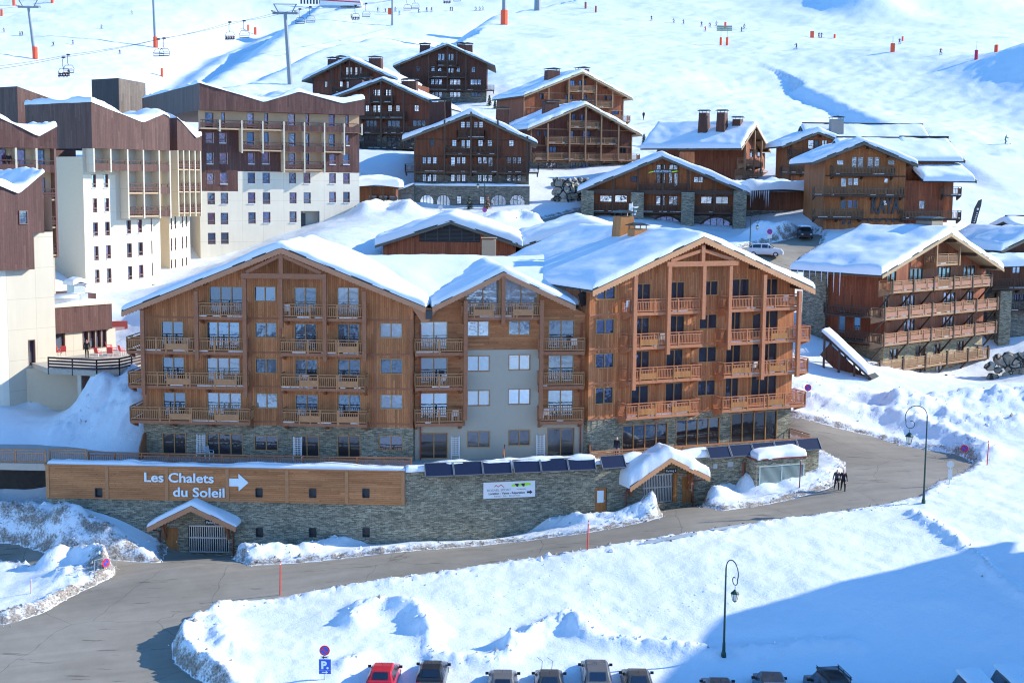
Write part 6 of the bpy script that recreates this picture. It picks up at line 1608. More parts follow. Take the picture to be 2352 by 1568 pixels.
block(K, WK, -4, pk, 9.2, fK, .4, [(zsK, 'stone'), (99, 'wood')], {'stone': stone('tan_stone', (.30, .25, .18), (.48, .41, .31), (.1, .08, .06), .5, .14), 'wood': ow[2]}, wk, oldbeam, glassB, oldfasc, .34, 0, .7, 119, .3,
    side_wins=[(0, 3.0, 5.6, 3.9, 7.4), (0, 5.0, 5.2, 5.9, 7.6)])
f = MB(); f.box(-.5, 0, 7.4, 10.6, -6, ztop(pk, -.4) - .5); f.build('stone_tower', stoneW, K.root)
for i, q in enumerate(((1095, 2055, 655, 588, .04), (1020, 2112, 905, 815, .0), (1012, 2095, 1140, 1045, 0), (975, 2025, 1402, 1282, 0), (968, 2012, 1622, 1510, 0))):
    xa, za = K.hit(*n2(q[0], q[2]), d); xb, zc = K.hit(*n2(q[1], q[3]), d); z = (za + zc) / 2 - 1.0
    n = 9 if i < 3 else 0
    pl = [(xa + (xb - xa) * (k + .1) / n, xa + (xb - xa) * (k + .9) / n) for k in range(n) if not (i in (0, 1, 2) and k == 4)]
    o = balcony(K.root, xa, xb, z, d, oldbeam, oldbeam, panels=pl, bal=.17, pm=MATS['old_boards_red'] if 'old_boards_red' in MATS else plain('old_boards_red', (.30, .13, .075), .6, var=.3), wide=.07)
    if i in (1, 2):
        mb = MB(); mb.box(xa, 0, -.1, 6.0, z - .2, z - .02)
        for zz, hh in ((1.0, .1), (.8, .06), (.1, .08)): mb.beam((xa, -d, z + zz), (xa, 6, z + zz), .1, hh)
        for k in range(36): mb.beam((xa, -1.2 + k * .2, z + .1), (xa, -1.2 + k * .2, z + .8), .08, .04)
        mb.beam((xa, 6, z), (xa, 6, z + 1.2), .14, .14)
        mb.build('side_railing', darkbeam, o)
    for k in range(6):
        mb = MB(); x = xa + .3 + (xb - xa - .6) * k / 5
        mb.beam((x, -.05, z - 1.9), (x, -d + .1, z - .3), .16, .16); mb.box(x - .1, x + .1, -d - .12, -d + .1, z - .35, z + 1.25)
        mb.build('brace', darkbeam, K.root)
xa, za = K.hit(*n2(1525, 398), d); xb, _ = K.hit(*n2(1742, 398), d); balcony(K.root, xa, xb, za - 1.0, d, oldbeam, oldbeam, bal=.2, wide=.07)
post(K, *n2(1525, 300), n2(0, 512)[1], d + .03, .2, oldbeam); post(K, *n2(1742, 285), n2(0, 500)[1], d + .03, .2, oldbeam)
x, y, z = roofhit(K, pk, *n2(1065, 322), 7, 15); chimney(K.root, x, y, z - 1.2, z + 1.9, 1.7, 1.7, plain('weathered_boards', (.2, .17, .13), .8))
x, y, z = roofhit(K, pk, *n2(1455, 188), 8, 11); chimney(K.root, x, y, z - 1.2, z + 1.6, 2.2, 2.0, MATS['weathered_boards'])
for k in range(8):
    L = rnd.uniform(.5, 2.6); yy = 3 + k * .8; f = MB(); z = pk[0][1] - .1; f.tube([(pk[0][0] - .05, yy, z), (pk[0][0] - .05, yy, z - L)], [.05, .01], 6); f.build('icicle', MATS['ice_0'], K.root)
# covered stairway at its side
A, Bq = atY(1896, 760, 141), atY(2010, 866, 138)
cs = thing('covered_stairway', 'sloping covered stairway with snow on its roof beside the five tier chalet', 'stairway', (A.x, A.y, A.z))
L = Bq - A; sd = Vector((.5, 1, 0)).normalized() * 1.6
f = MB()
for e in (0,):
    f.beam((0, 0, -.1), L + Vector((0, 0, -.1)), 2.2, .18)
f.build('roof', metalroof, cs)
hl_ = math.hypot(L.x, L.y); rz = math.atan2(L.y, L.x)
o = snow_roof([(0, .05), (hl_ * .5, L.z * .5 + .1), (hl_ * .92, L.z * .92 + .05)], -1.0, 1.0, .4, cs, 121, .3); o.rotation_euler.z = rz
f = MB()
for k in (.05, .35, .65, .95):
    for e in (-.9, .9):
        f = MB(); p = L * k + Vector((-math.sin(rz), math.cos(rz), 0)) * e; f.beam(p + Vector((0, 0, -4)), p + Vector((0, 0, -.2)), .2, .2); f.build('post', darkbeam, cs)
f = MB(); f.beam(Vector((0, 0, -1.9)), L + Vector((0, 0, -1.9)), .08, 1.6); f.build('side_boards', ow[1], cs)
# chalets at the edge of the view
N = chalet('wooden_chalet', 'brown chalet with deep snow roof standing just above the low flat roofed wing', 172, 16, mi(2312, 615), mi(2460, 600), 612, (2300, 574), (2382, 535), (2520, 590), 12, ow[4], [(2345, 585, 2356, 596)], (), (), (), seed=122, sth=.8, fo=1.6)
cross_roof(N, 2304, 496, 2520, 9, -1.2, N.hit(2320, 566)[1] - .2, 123, .8)
N2 = Bld('chalet_wing', 'low brown wing with flat snowy roof and stone pier behind the five tier chalet', 'chalet', atY(2268, 730, 163), 6)
we = N2.hit(2460, 720)[0]; zt_ = N2.hit(2330, 612)[1]; zs_ = N2.hit(2330, 668)[1]
wn = HW(N2, [(2325, 612, 2344, 628, 'fr2'), (2330, 675, 2342, 692, 'fr2', glassR), (2345, 675, 2358, 692, 'fr2', glassR), (2284, 672, 2302, 725, 'fix', glassD)])
f = facade(we, -6, zt_, [], [w[:4] for w in wn], [(zs_, 's'), (99, 'w')]); f['s'].build('stone_base', stoneD, N2.root); f['w'].build('wall', ow[4], N2.root)
for w in wn: window(N2.root, *w[:4], w[4], darkbeam, w[5] if len(w) > 5 else glassB)
f = MB(); f.face([(0, 0, -6), (0, 9, -6), (0, 9, zt_), (0, 0, zt_)]); f.build('side_wall', stoneD, N2.root)
roof_slab(N2.root, [(-.8, zt_ + .1), (we / 2, zt_ + .3), (we, zt_ + .1)], -1.4, 9, .2); snow_roof([(-.8, zt_ + .1), (we / 2, zt_ + .4), (we, zt_ + .1)], -1.5, 9, 1.1, N2.root, 124, .5, .2)
xa, za = N2.hit(2280, 641, 1.2); balcony(N2.root, xa, we, za - 1.0, 1.2, darkbeam, darkbeam, bal=.2, wide=.07); xa, za = N2.hit(2322, 693, 1.0); balcony(N2.root, xa, we, za - 1.0, 1.0, darkbeam, darkbeam, bal=.2)
f = MB(); a, z = N2.hit(2311, 668, 1.2); f.box(a - .8, a + .6, -1.5, -.4, -6, z); f.build('stone_pier', stoneW, N2.root)
# barn behind the big chalet
H = Bld('louvred_barn', 'low dark barn with a wide louvred gable and thick snow behind the big chalet', 'barn', atY(880, 580, 150), 0)
WH = H.hit(1185, 570)[0]; ph = [H.hit(861, 561, 1.0), H.hit(1035.5, 506, 1.0), H.hit(1200, 562, 1.0)]
block(H, WH, -6, ph, 14, 1.0, .4, [(99, 'wood')], {'wood': ow[2]}, [], darkbeam, glassD, greybeam, .3, 0, .95, 125, .25)
f = MB(); a, z0 = H.hit(963, 553); b, z1 = H.hit(1103, 524); cx = H.hit(1035, 520)[0]
f.prism([(a, z0 - .1), (b, z0 - .1), (b, z0 + .9), (cx, H.hit(1035, 513)[1]), (a, z0 + .9)], -.05, -.02); f.build('louvre_back', black, H.root); f = MB()
for i in range(13):
    z = z0 + (H.hit(1035, 514)[1] - z0) * (i + .5) / 13
    e = max(.5, min(1, (H.hit(1035, 508)[1] - z) / (H.hit(1035, 508)[1] - z1)))
    f.beam((cx + (a - cx) * e, -.06, z), (cx + (b - cx) * e, -.06, z), .1, .05)
for k in range(5): xx = a + (b - a) * (k + .5) / 5; f.box(xx - .06, xx + .06, -.14, -.11, z0, z0 + 1.6)
f.build('louvre', dgrey, H.root)
x, z = H.hit(1123, 560, 3.0); f = MB(); f.box(x - .75, x + .75, -3.6, -2.4, z - 2, z + .45); f.box(x - .85, x + .85, -3.7, -2.3, z + .6, z + .68); f.build('vent_stack', tan, H.root)
H2 = Bld('k', 'k', 'k', H.w(WH + .6, .6, 0), 3)
p2 = [H2.hit(1199, 562, 1.0), H2.hit(1352, 519, 1.0), H2.hit(1500, 562, 1.0)]
block(H2, H2.hit(1490, 570)[0], -6, p2, 13, 1.0, .4, [(99, 'wood')], {'wood': ow[2]}, [], darkbeam, glassD, greybeam, .3, 0, 1.0, 126, .25)
merge(H2, H)
# boulder walls
bould = NT('boulders'); oo = bould.xyz(); vr = bould.n('ShaderNodeTexVoronoi'); vr.inputs['Scale'].default_value = .8; bould.l(bould.tc, vr.inputs['Vector'])
v2 = bould.n('ShaderNodeTexVoronoi', feature='DISTANCE_TO_EDGE'); v2.inputs['Scale'].default_value = .8; bould.l(bould.tc, v2.inputs['Vector'])
bould.bump(v2.outputs[0], .9, .3)
boulders = bould.done(bould.mix(bould.ma('LESS_THAN', v2.outputs[0], .06), bould.ramp(vr.outputs['Color'], [(.2, (.22, .2, .16)), (.8, (.46, .42, .34))]), (.04, .038, .034)), .9)
def bwall(pts, h, label, seed):
    q = [onG(*p) for p in pts]; r = thing('boulder_wall', label, 'wall', q[0], 0, 'dry boulder walls')
    L = [p - q[0] for p in q]; f = MB(); k = 0
    for a, b in zip(L, L[1:]):
        n = max(1, int((b - a).length / .9))
        for row in range(int(h / .6)):
            for i in range(n):
                c = a + (b - a) * ((i + .5 * (row % 2)) / n) + Vector((rnd.uniform(-.15, .15), row * .16 + rnd.uniform(-.1, .1), .1 + row * .6)); s_ = rnd.uniform(.45, .72)
                sx, sz, k0, sd = s_ * rnd.uniform(.9, 1.4), s_ * rnd.uniform(.7, 1.0), len(f.v), rnd.randint(0, 999)
                for u_ in range(6):
                    th = math.pi * u_ / 5
                    for w_ in range(9):
                        ph = 2 * math.pi * w_ / 9; q = 1 + .5 * (random.Random(sd + u_ * 31 + w_ * 7 * (0 < u_ < 5)).random() - .5)
                        f.v.append((c.x + sx * q * math.sin(th) * math.cos(ph), c.y + s_ * q * math.sin(th) * math.sin(ph), c.z + sz * q * math.cos(th)))
                for u_ in range(5):
                    for w_ in range(9):
                        w2_ = (w_ + 1) % 9; f.f.append((k0 + u_ * 9 + w_, k0 + (u_ + 1) * 9 + w_, k0 + (u_ + 1) * 9 + w2_, k0 + u_ * 9 + w2_)); f.m.append(0)
    f.build('stones', boulders, r)
bwall([(1272, 462), (1300, 463), (1350, 460)], 4.0, 'grey boulder retaining wall beside the road between the two stone fronted chalets', 1)
bwall([(2278, 868), (2310, 862), (2372, 852)], 2.6, 'tan boulder wall in sunlit snow beyond the five tier chalet', 2)
# chalet just outside the view whose shadow falls across the snow
Sh = Bld('wooden_chalet', 'tall brown chalet standing alone past the end of the parked cars', 'chalet', (58, 93.8, 0), -62, 'older chalets on the slope')
block(Sh, 26, -2, [(-1.6, 23.2), (12, 28), (27.6, 23.2)], 16, 1.6, .6, [(4, 'stone'), (99, 'wood')], {'stone': stoneD, 'wood': ow[3]}, [(2.5 + 4.5 * i, 5 + 3 * j, 4 + 4.5 * i, 6.6 + 3 * j, 'fr2') for i in range(5) for j in range(4)], oldbeam, glassB, greybeam, .34, 0, .6, 130, .3)
# ---------------------------------------------------------------- people
PC = {}; FIDX = {}
CL = ['skin', 'hair', 'jacket', 'pants', 'shoe']
def figure(pose, fingers=False):
    """one continuous body grown from a skeleton; pose is stand, walk, sit or ski"""
    if (pose, fingers) in PC: return PC[pose, fingers]
    V, E, Rr, K = [], [], [], []
    def v(p, r, k, par=None):
        V.append(p); Rr.append(r); K.append(k)
        if par is not None: E.append((par, len(V) - 1))
        return len(V) - 1
    lean = {'stand': 0, 'walk': .03, 'sit': .02, 'ski': .16}[pose]; hz = {'stand': .93, 'walk': .92, 'sit': .08, 'ski': .78}[pose]
    pel = v((0, 0, hz), .145, 3)
    ab = v((0, -lean * .5, hz + .2), .14, 2, pel); ch = v((0, -lean, hz + .4), .165, 2, ab); nk = v((0, -lean * 1.25, hz + .56), .06, 0, ch)
    hd = v((0, -lean * 1.3 - .015, hz + .67), .095, 0, nk); v((0, -lean * 1.3, hz + .79), .085, 1, hd); v((0, -lean * 1.3 - .1, hz + .66), .028, 0, hd)
    for s in (-1, 1):
        sh = v((s * .19, -lean * 1.05, hz + .49), .075, 2, ch)
        if pose == 'ski': el, ha = (s * .3, -lean - .12, hz + .26), (s * .3, -lean - .36, hz + .2)
        elif pose == 'sit': el, ha = (s * .24, -.08, hz + .24), (s * .16, -.3, hz + .18)
        elif pose == 'walk': el, ha = (s * .25, -.03 * s, hz + .2), (s * .25, -.16 * s - .03, hz - .06)
        else: el, ha = ((s * .25, .03, hz + .2), (s * .24, -.03, hz - .06))
        e = v(el, .055, 2, sh); w = v(ha, .04, 2, e)
        d = (Vector(ha) - Vector(el)).normalized(); pm = v(tuple(Vector(ha) + d * .08), .034, 0, w)
        for i in range(5 if fingers else 1):
            o = Vector(((i - 2) * .016, -.012 if i else -.03, 0)) if fingers else Vector((0, 0, 0))
            v(tuple(Vector(ha) + d * (.16 - .012 * abs(i - 2)) + o), .009 if fingers else .025, 0, pm)
        hp = v((s * .1, 0, hz - .05), .105, 3, pel)
        if pose == 'sit': kn, an, to = (s * .13, -.42, hz), (s * .14, -.46, hz - .42), (s * .14, -.6, hz - .47)
        elif pose == 'ski': kn, an, to = (s * .15, -.2, .44), (s * .15, .0, .1), (s * .15, -.16, .06)
        elif pose == 'walk': kn, an, to = (s * .1, -.12 * s - .05, .5), (s * .1, -.2 * s + .02, .1 + (.06 if s < 0 else 0)), (s * .11, -.2 * s - .12, .05)
        else: kn, an, to = (s * .11, -.02, .5), (s * .12, .02, .1), (s * .13, -.13, .05)
        k = v(kn, .075, 3, hp); a = v(an, .05, 3, k); v(to, .045, 4, a)
    me = bpy.data.meshes.new('body'); me.from_pydata(V, E, []); o = bpy.data.objects.new('t', me); COL.objects.link(o)
    o.modifiers.new('skin', 'SKIN'); me.skin_vertices or None
    for i, r in enumerate(Rr): me.skin_vertices[0].data[i].radius = (r, r * (.8 if K[i] == 2 and r > .12 else 1))
    me.skin_vertices[0].data[0].use_root = True
    m2_ = o.modifiers.new('sub', 'SUBSURF'); m2_.levels = 1; m2_.render_levels = 1
    dg = bpy.context.evaluated_depsgraph_get(); dg.update()
    out = bpy.data.meshes.new_from_object(o.evaluated_get(dg)); bpy.data.objects.remove(o)
    vs = np.array(V)
    for p in out.polygons:
        c = np.array(p.center); j = int(((vs - c) ** 2).sum(1).argmin()); FIDX.setdefault((pose, fingers), []).append(K[j]); p.use_smooth = True
    PC[pose, fingers] = out
    return out
DYE = {}
def dye(c):
    if isinstance(c, str): return MATS[c]
    if c not in DYE: DYE[c] = plain('cloth_%d' % len(DYE), c, .8, var=.08)
    return DYE[c]
HAIRC = (.03, .02, .015)
def person(label, P, pose, jacket, pants, rz=0, h=1.75, hair=HAIRC, group=None, fingers=False, skis=None, cat='person'):
    src = figure(pose, fingers); me = src.copy(); me.materials.clear()
    for m in (skinm, dye(hair), dye(jacket), dye(pants), black): me.materials.append(m)
    idx = np.zeros(len(src.polygons), dtype=np.int32); idx[:] = FIDX[pose, fingers]; me.polygons.foreach_set('material_index', idx); me.update()
    o = bpy.data.objects.new('person', me); COL.objects.link(o); o.location = P; o.rotation_euler.z = rz; k = h / 1.75; o.scale = (k, k, k)
    tag(o, label, cat, group)
    if skis:
        for e in (-1, 1): f = MB(); f.prism([(-.6 - .25, .02), (-.95, .1), (-1.0, .1), (-.86, 0), (.75, 0), (.75, .02)], e * .15 - .045, e * .15 + .045, axis='x'); f.build('ski', dye(skis), o)
        for e in (-1, 1): f = MB(); f.tube([(e * .32, -.5, .96), (e * .42, -.2, .1)], .012, 5); f.build('ski_pole', dgrey, o)
    return o
BK = (.012, .012, .016); NV = (.02, .03, .07)
person('woman walking with fair hair, dark clothes and pale sleeves beside a man in black', onG(1921, 1126), 'walk', (.06, .055, .07), BK, .15, 1.82, (.35, .24, .1), 'people walking', True)
person('man walking in black jacket and trousers beside a woman with fair hair', onG(1936, 1129), 'walk', BK, BK, .0, 1.88, HAIRC, 'people walking', True)
a, z = Rb.hit(1417, 1028, 1.0); person('man in black jacket standing on the terrace at the stone wall corner', Rb.w(a, -1.0, 0.0), 'stand', BK, (.03, .04, .09), -.6, 1.78, (.12, .08, .06), None, True)
p = atZ(200, 822, DECK[1]); person('man in black walking across the restaurant deck', p, 'walk', BK, BK, .3, 1.75, HAIRC, None, True)
p = B4.w(B4.hit(20, 365, .8)[0], -.8, zf); person('man in black leaning on the high balcony of the cream tower', p, 'stand', BK, BK, .4, 1.75, (.3, .2, .15))
p = onG(1477.5, 276)
# ---------------------------------------------------------------- skiers on the slopes (feet position in the view)
SK = [
 (10, 75, (.6, .08, .06), BK, 'in red by the far left lift tower'), (46, 82, (.55, .6, .05), BK, 'in yellow paired beside a skier in black, below a red padded lift tower'), (52, 82, BK, BK, 'in black paired beside the yellow jacket'),
 (123, 106.6, (.1, .14, .12), BK, 'crouching in dark green below the red padded tower'), (168, 102.5, (.03, .12, .35), NV, 'in dark blue between the tower and the hanging chairs'), (232, 66, (.02, .25, .5), NV, 'in bright blue alone on the empty groomed run'),
 (275.5, 125, (.05, .07, .06), BK, 'in dark grey above the plum clad blocks'), (304, 33, (.3, .3, .3), BK, 'in grey crouching high on the groomed run'), (806, 43, (.35, .2, .06), BK, 'in brown beside the full chair near the tent'),
 (867, 27, BK, BK, 'in black leaning alone near the top of the run'), (886, 29, NV, BK, 'in navy behind the leaning red mattress pad'), (907, 27, BK, NV, 'in black after the red mattress pad'), (917, 35, (.1, .5, .5), (.1, .3, .35), 'in turquoise below the red mattress pad'),
 (961, 30, (.05, .1, .3), BK, 'in blue under the red seated chair'), (980, 27, BK, BK, 'in black next to a red jacket'), (991, 27, (.5, .03, .05), BK, 'in red next to a black jacket'), (1034, 26, BK, BK, 'in black with a companion under the topmost chairs'), (1040, 26, (.1, .1, .12), BK, 'in dark grey with a companion under the topmost chairs'),
 (1094, 25, (.15, .3, .1), BK, 'in green first of three in a row'), (1103, 25, (.2, .25, .3), BK, 'in grey middle of three in a row'), (1110, 24, (.25, .6, .08), BK, 'in lime green last of three in a row'),
 (1497, 48, (.03, .03, .05), BK, 'in black with arms out on the wide white run'), (1548.5, 54, (.4, .22, .05), BK, 'in ochre on the wide white run'), (1570.7, 56.5, (.05, .15, .35), NV, 'in blue following the ochre jacket'), (1611.6, 61.5, (.04, .08, .2), NV, 'in navy above the twin information boards'),
 (1620.6, 73, (.65, .05, .12), (.4, .03, .08), 'all in red by the twin information boards'), (1631.5, 63.5, (.3, .05, .2), BK, 'in plum uphill of the all red skier'), (1644, 60, (.3, .2, .5), BK, 'in violet uphill of the information boards'),
 (1702, 74, (.06, .07, .06), BK, 'small in dark green past the information boards'), (1708, 67, (.08, .06, .03), BK, 'tall in dark brown past the information boards'), (1829.8, 113, (.02, .06, .12), NV, 'in dark blue alone mid slope casting a shadow'),
 (1880.4, 87.7, (.05, .07, .05), BK, 'in dark green standing by the orange pad'), (1885.5, 87.7, BK, BK, 'in black standing by the orange pad'), (2065.9, 102, (.1, .08, .03), BK, 'in brown by the red slope marker'), (2160, 126, (.4, .06, .03), BK, 'with red sleeves below the tall striped marker'),
 (2308, 331, (.03, .2, .15), (.03, .1, .1), 'leaning in green on the bare slope above the hotel')]
for i, (px, py, jc, pc, wh) in enumerate(SK):
    person('skier ' + wh, onG(px, py), 'ski', jc, pc, rnd.uniform(-1.2, 1.2), 1.95 if px > 700 else 1.8, skis=(.05, .05, .06), group='skiers on the slopes', cat='skier')
person('walker in black carrying a pack on the snow above the paired chalets', onG(1478, 276), 'walk', BK, BK, 2.6, 1.85)
def stood(px, py): b = onG(px, py); return b
def zat(px, py, b): return atY(px, py, b.y).z - b.z

# ---------------------------------------------------------------- lamps, signs, barriers and stakes
def lamp(px, py, ptop, label, rz):
    b = stood(px, py); H = zat(px, ptop, b)
    r = thing('street_lamp', label, 'street lamp', b, rz, 'curled street lamps')
    f = MB(); ra = H * .115; n = 12; pts = [(0, 0, -.5), (0, 0, H * .3), (0, 0, H - ra)]
    arc = [(-ra + ra * math.cos(t), 0, H - ra + ra * math.sin(t)) for t in np.linspace(0, math.pi * 1.15, n)]
    x0, _, z0 = arc[-1]
    f.tube(pts + arc[1:], [.085, .07, .05] + [.035] * (n - 1), 8); f.lathe([(.16, -.3), (.16, .2), (.11, .35), (.09, .9)], n=8); f.build('pole', lampgreen, r)
    f = MB(); cu = [(x0, 0, z0)]; cx, cz = x0 + ra * .45, z0 - ra * .15
    for k, t in enumerate(np.linspace(math.pi * .95, math.pi * 2.6, 12)): q = ra * (.48 - .022 * k); cu.append((cx + q * math.cos(t), 0, cz + q * math.sin(t)))
    f.tube(cu, .03, 6); f.build('scroll', lampgreen, r)
    lx, lz = cx - ra * .1, cz - ra * .5; f = MB(); k = ra / .8
    f.tube([(lx, 0, lz + .02), (lx, 0, lz - .22 * k)], .02, 5); f.lathe([(.03, 0), (.1 * k, -.06), (.13 * k, -.1), (.3 * k, -.26 * k), (.31 * k, -.3 * k)], (lx, 0, lz - .2 * k), 8)
    for t in range(6): a = t * math.pi / 3; f.tube([(lx + .25 * k * math.cos(a), .25 * k * math.sin(a), lz - .5 * k), (lx + .15 * k * math.cos(a), .15 * k * math.sin(a), lz - .98 * k)], .015, 4)
    f.lathe([(.16 * k, 0), (.05, -.1)], (lx, 0, lz - .97 * k), 8); ob = f.build('lantern', lampgreen, r)
    g = MB(); g.lathe([(.24 * k, 0), (.14 * k, -.46 * k)], (lx, 0, lz - .51 * k), 6); g.build('lantern_glass', lampglass, ob)
lamp(1662, 1507, 1279, 'tall green curled street lamp standing in the snow above the parked cars', 1.95)
lamp(2121, 1155, 931, 'tall green curled street lamp beside the road bend', .1)
lamp(1113, 486, 398, 'curled street lamp before the arched stone ground floor', .1)
lamp(1722, 580, 492, 'curled street lamp by the pale parked car and the stone wing', 2.9)
def roundsign(px, py, pc, rr, label, grp='no parking signs', extra=None, rz=0.0, back=False):
    b = stood(px, py); zc = zat(px, pc, b); r_ = rr / FP * b.y
    r = thing('no_parking_sign' if not back else 'road_sign', label, 'road sign', b, rz, grp)
    f = MB(); f.tube([(0, .04, -.4), (0, .04, zc + r_ * .8)], .035, 6); f.build('post', steel, r)
    f = MB()
    if back:
        f.disc((0, zc), r_, -.01, .02, 20); f.build('disc', steel, r); return r, zc, r_, b
    f.disc((0, zc), r_, -.01, .02, 24); f.build('rim', signred, r)
    f = MB(); f.disc((0, zc), r_ * .74, -.018, -.011, 24); o = f.build('disc', blue, r)
    f = MB(); f.beam((-r_ * .52, -.024, zc + r_ * .52), (r_ * .52, -.024, zc - r_ * .52), .01, r_ * .24); f.build('slash', signred, o)
    return r, zc, r_, b
def plateP(r, x0, x1, z0, z1, m, y=-.015, name='plate'): f = MB(); f.box(x0, x1, y, y + .03, z0, z1); return f.build(name, m, r)
r, zc, q, b = roundsign(746, 1560, 1493, 12.4, 'no parking disc above a blue parking plate by the parked red car')
zz = lambda py: zat(746, py, b); xx = lambda px: atY(px, 1520, b.y).x - b.x
plateP(r, xx(736), xx(755), zz(1512), zz(1505), whitep)
plateP(r, xx(732.5), xx(760), zz(1538), zz(1513), blue); plateP(r, xx(732.5), xx(760), zz(1546.5), zz(1538.6), blue)
text('lettering', 'P.', .62, lettering, r, ((xx(732.5) + xx(760)) / 2, -.02, zz(1534)), .004, bold=.03)
def arrow(r, c, z, L, m, e=1): f = MB(); f.prism([(c - e * L, z - .025), (c + e * L * .3, z - .025), (c + e * L * .3, z - .1), (c + e * L, z), (c + e * L * .3, z + .1), (c + e * L * .3, z + .025), (c - e * L, z + .025)], -.024, -.016); f.build('arrow', m, r)
arrow(r, (xx(736) + xx(755)) / 2, (zz(1512) + zz(1505)) / 2, .15, black, -1); arrow(r, (xx(732.5) + xx(760)) / 2, (zz(1546.5) + zz(1538.6)) / 2, .18, lettering, 1)
r, zc, q, b = roundsign(1855, 914, 890, 8.0, 'no parking disc on a post by the corner balconies of the big chalet'); plateP(r, -.28, .28, zc - q - .55, zc - q - .08, whitep)
r, zc, q, b = roundsign(1767, 566, 532, 6.2, 'no parking disc in front of the stone wing near the pale car'); plateP(r, -.3, .3, zc - q - .5, zc - q - .08, whitep)
r, zc, q, b = roundsign(1113, 503, 482.5, 5.3, 'no parking disc before the arched stone ground floor'); plateP(r, -.25, .25, zc - q - .5, zc - q - .08, whitep)
r, zc, q, b = roundsign(1012, 493, 477, 5.2, 'pale round sign seen from behind near the arched doors', back=True)
r, zc, q, b = roundsign(2181, 1111, 1066, 8.5, 'road sign seen from behind on the outside of the bend', back=True); plateP(r, -.18, .18, zc - q - .95, zc - q - .1, steel)
def barrier(px, py, label, rz, w=2.0, h=1.05):
    b = stood(px, py); r = thing('crowd_barrier', label, 'barrier', b, rz, 'metal crowd barriers')
    f = MB(); f.tube([(-w / 2, 0, .0), (-w / 2, 0, h), (w / 2, 0, h), (w / 2, 0, 0)], .025, 6); f.tube([(-w / 2, 0, .18), (w / 2, 0, .18)], .02, 5)
    for k in range(1, 16): f.tube([(-w / 2 + w * k / 16, 0, .18), (-w / 2 + w * k / 16, 0, h)], .011, 4)
    f.beam((-w / 2, -.3, 0), (-w / 2, .3, 0), .04); f.beam((w / 2, -.3, 0), (w / 2, .3, 0), .04); f.build('frame', steel, r)
    s = MB(); s.disc((0, h * .62), .33, -.05, -.03, 20); o = s.build('disc_rim', signred, r); s = MB(); s.disc((0, h * .62), .24, -.058, -.051, 20); s.build('disc', blue, o)
    s = MB(); s.beam((-.17, -.064, h * .62 + .17), (.17, -.064, h * .62 - .17), .01, .07); s.build('slash', signred, o)
barrier(243, 1312, 'metal crowd barrier with no parking disc by the dirty snow heap', 1.0)
barrier(2215, 1046, 'metal crowd barrier with no parking disc against the bank at the bend', -.55, 2.4)
def stake(px, py, pt, label, m=red):
    b = stood(px, py); H = zat(px, pt, b); t = thing('snow_stake', label, 'snow stake', b, 0, 'snow stakes along the road')
    f = MB(); f.tube([(0, 0, -.4), (.03, 0, H * .6), (.05, 0, H)], [.05, .045, .035], 6); f.build('stake', m, t)
    f = MB(); f.tube([(.0475, 0, H * .9), (.05, 0, H * .94)], .042, 6); f.build('reflector', whitep, t)
stake(643, 1369, 1288, 'red snow stake on the near road edge above the no parking sign'); stake(1349, 1263, 1194, 'red snow stake across the road from the small wooden door')
stake(2267, 1068, 1012, 'thin red snow stake by the crowd barrier at the bend'); stake(1836, 1119, 1051, 'dark red snow stake before the louvred plant room', plain('maroon', (.2, .02, .03), .5)); stake(71, 1362, 1328, 'thin pale stake in the snow island beside the dirty heap', plain('pinkish', (.6, .4, .35), .6))
# guard rail half buried along the road
for i, (a, c, lb) in enumerate([((1480, 1249), (1600, 1228), 'half buried road guard rail nearer the wooden door'), ((1640, 1219), (1710, 1208), 'short half buried guard rail towards the road bend')]):
    p, q = onG(*a), onG(*c); r = thing('guard_rail', lb, 'guard rail', p, 0, 'guard rails'); d_ = q - p
    f = MB(); f.beam((0, 0, .12), d_ + Vector((0, 0, .12)), .08, .2); f.build('rail', steel, r)
    for k in (.05, .5, .95):
        f = MB(); f.beam(d_ * k + Vector((0, .08, -.5)), d_ * k + Vector((0, .08, .25)), .12); f.build('post', dgrey, r)
# feather flag
b = stood(2229, 527); H = zat(2229, 458, b); r = thing('feather_flag', 'leaning dark feather flag with white marks on the slope by the hotel', 'flag', b)
f = MB(); k = 1 / FP * b.y
cv = [(0, 0), (3 * k, H * .35), (8 * k, H * .7), (16 * k, H * .95), (23 * k, H)]
f.prism([*cv, (22 * k, H * .82), (15 * k, H * .4), (10 * k, 0.05)], -.02, .02); f.build('sail', dgrey, r)
f = MB(); f.tube([(x - .05, 0, z) for x, z in [(-.1, -.6)] + cv], .05, 6); f.build('mast', black, r)
f = MB(); f.disc((5 * k, H * .1), 3 * k, -.03, -.022, 14); f.disc((14.5 * k, H * .68), 2.6 * k, -.03, -.022, 14)
for j in range(6): f.box((6.5 + j * 1.1) * k, (9.5 + j * 1.1) * k, -.03, -.022, H * (.24 + j * .06), H * (.265 + j * .06))
f.build('white_mark', whitep, r)
# roof aerial
x, z = Rb.hit(1452, 517, -10); r = thing('roof_aerial', 'pale mast with panel aerials and dish beside the roof chimneys', 'aerial', Rb.w(x, 10, z), Rb.r)
f = MB(); f.tube([(0, 0, -1.5), (0, 0, 2.0)], .04, 6); f.tube([(.18, 0, -.9), (.18, 0, .35), (.0, 0, .45)], .035, 6); f.tube([(-.5, 0, .1), (-.48, 0, .3), (-.5, 0, 1.1)], .03, 6); f.build('mast', whitep, r)
f = MB(); f.beam((-.2, 0, 1.2), (-.2, 0, 1.9), .3, .1); f.beam((.2, -.05, .9), (.3, -.05, 1.3), .3, .08); f.build('panel_aerial', steel, r)
f = MB(); f.lathe([(.02, 0), (.2, .05), (.28, .12)], (.32, 0, 1.5), 12); f.build('dish', whitep, r)
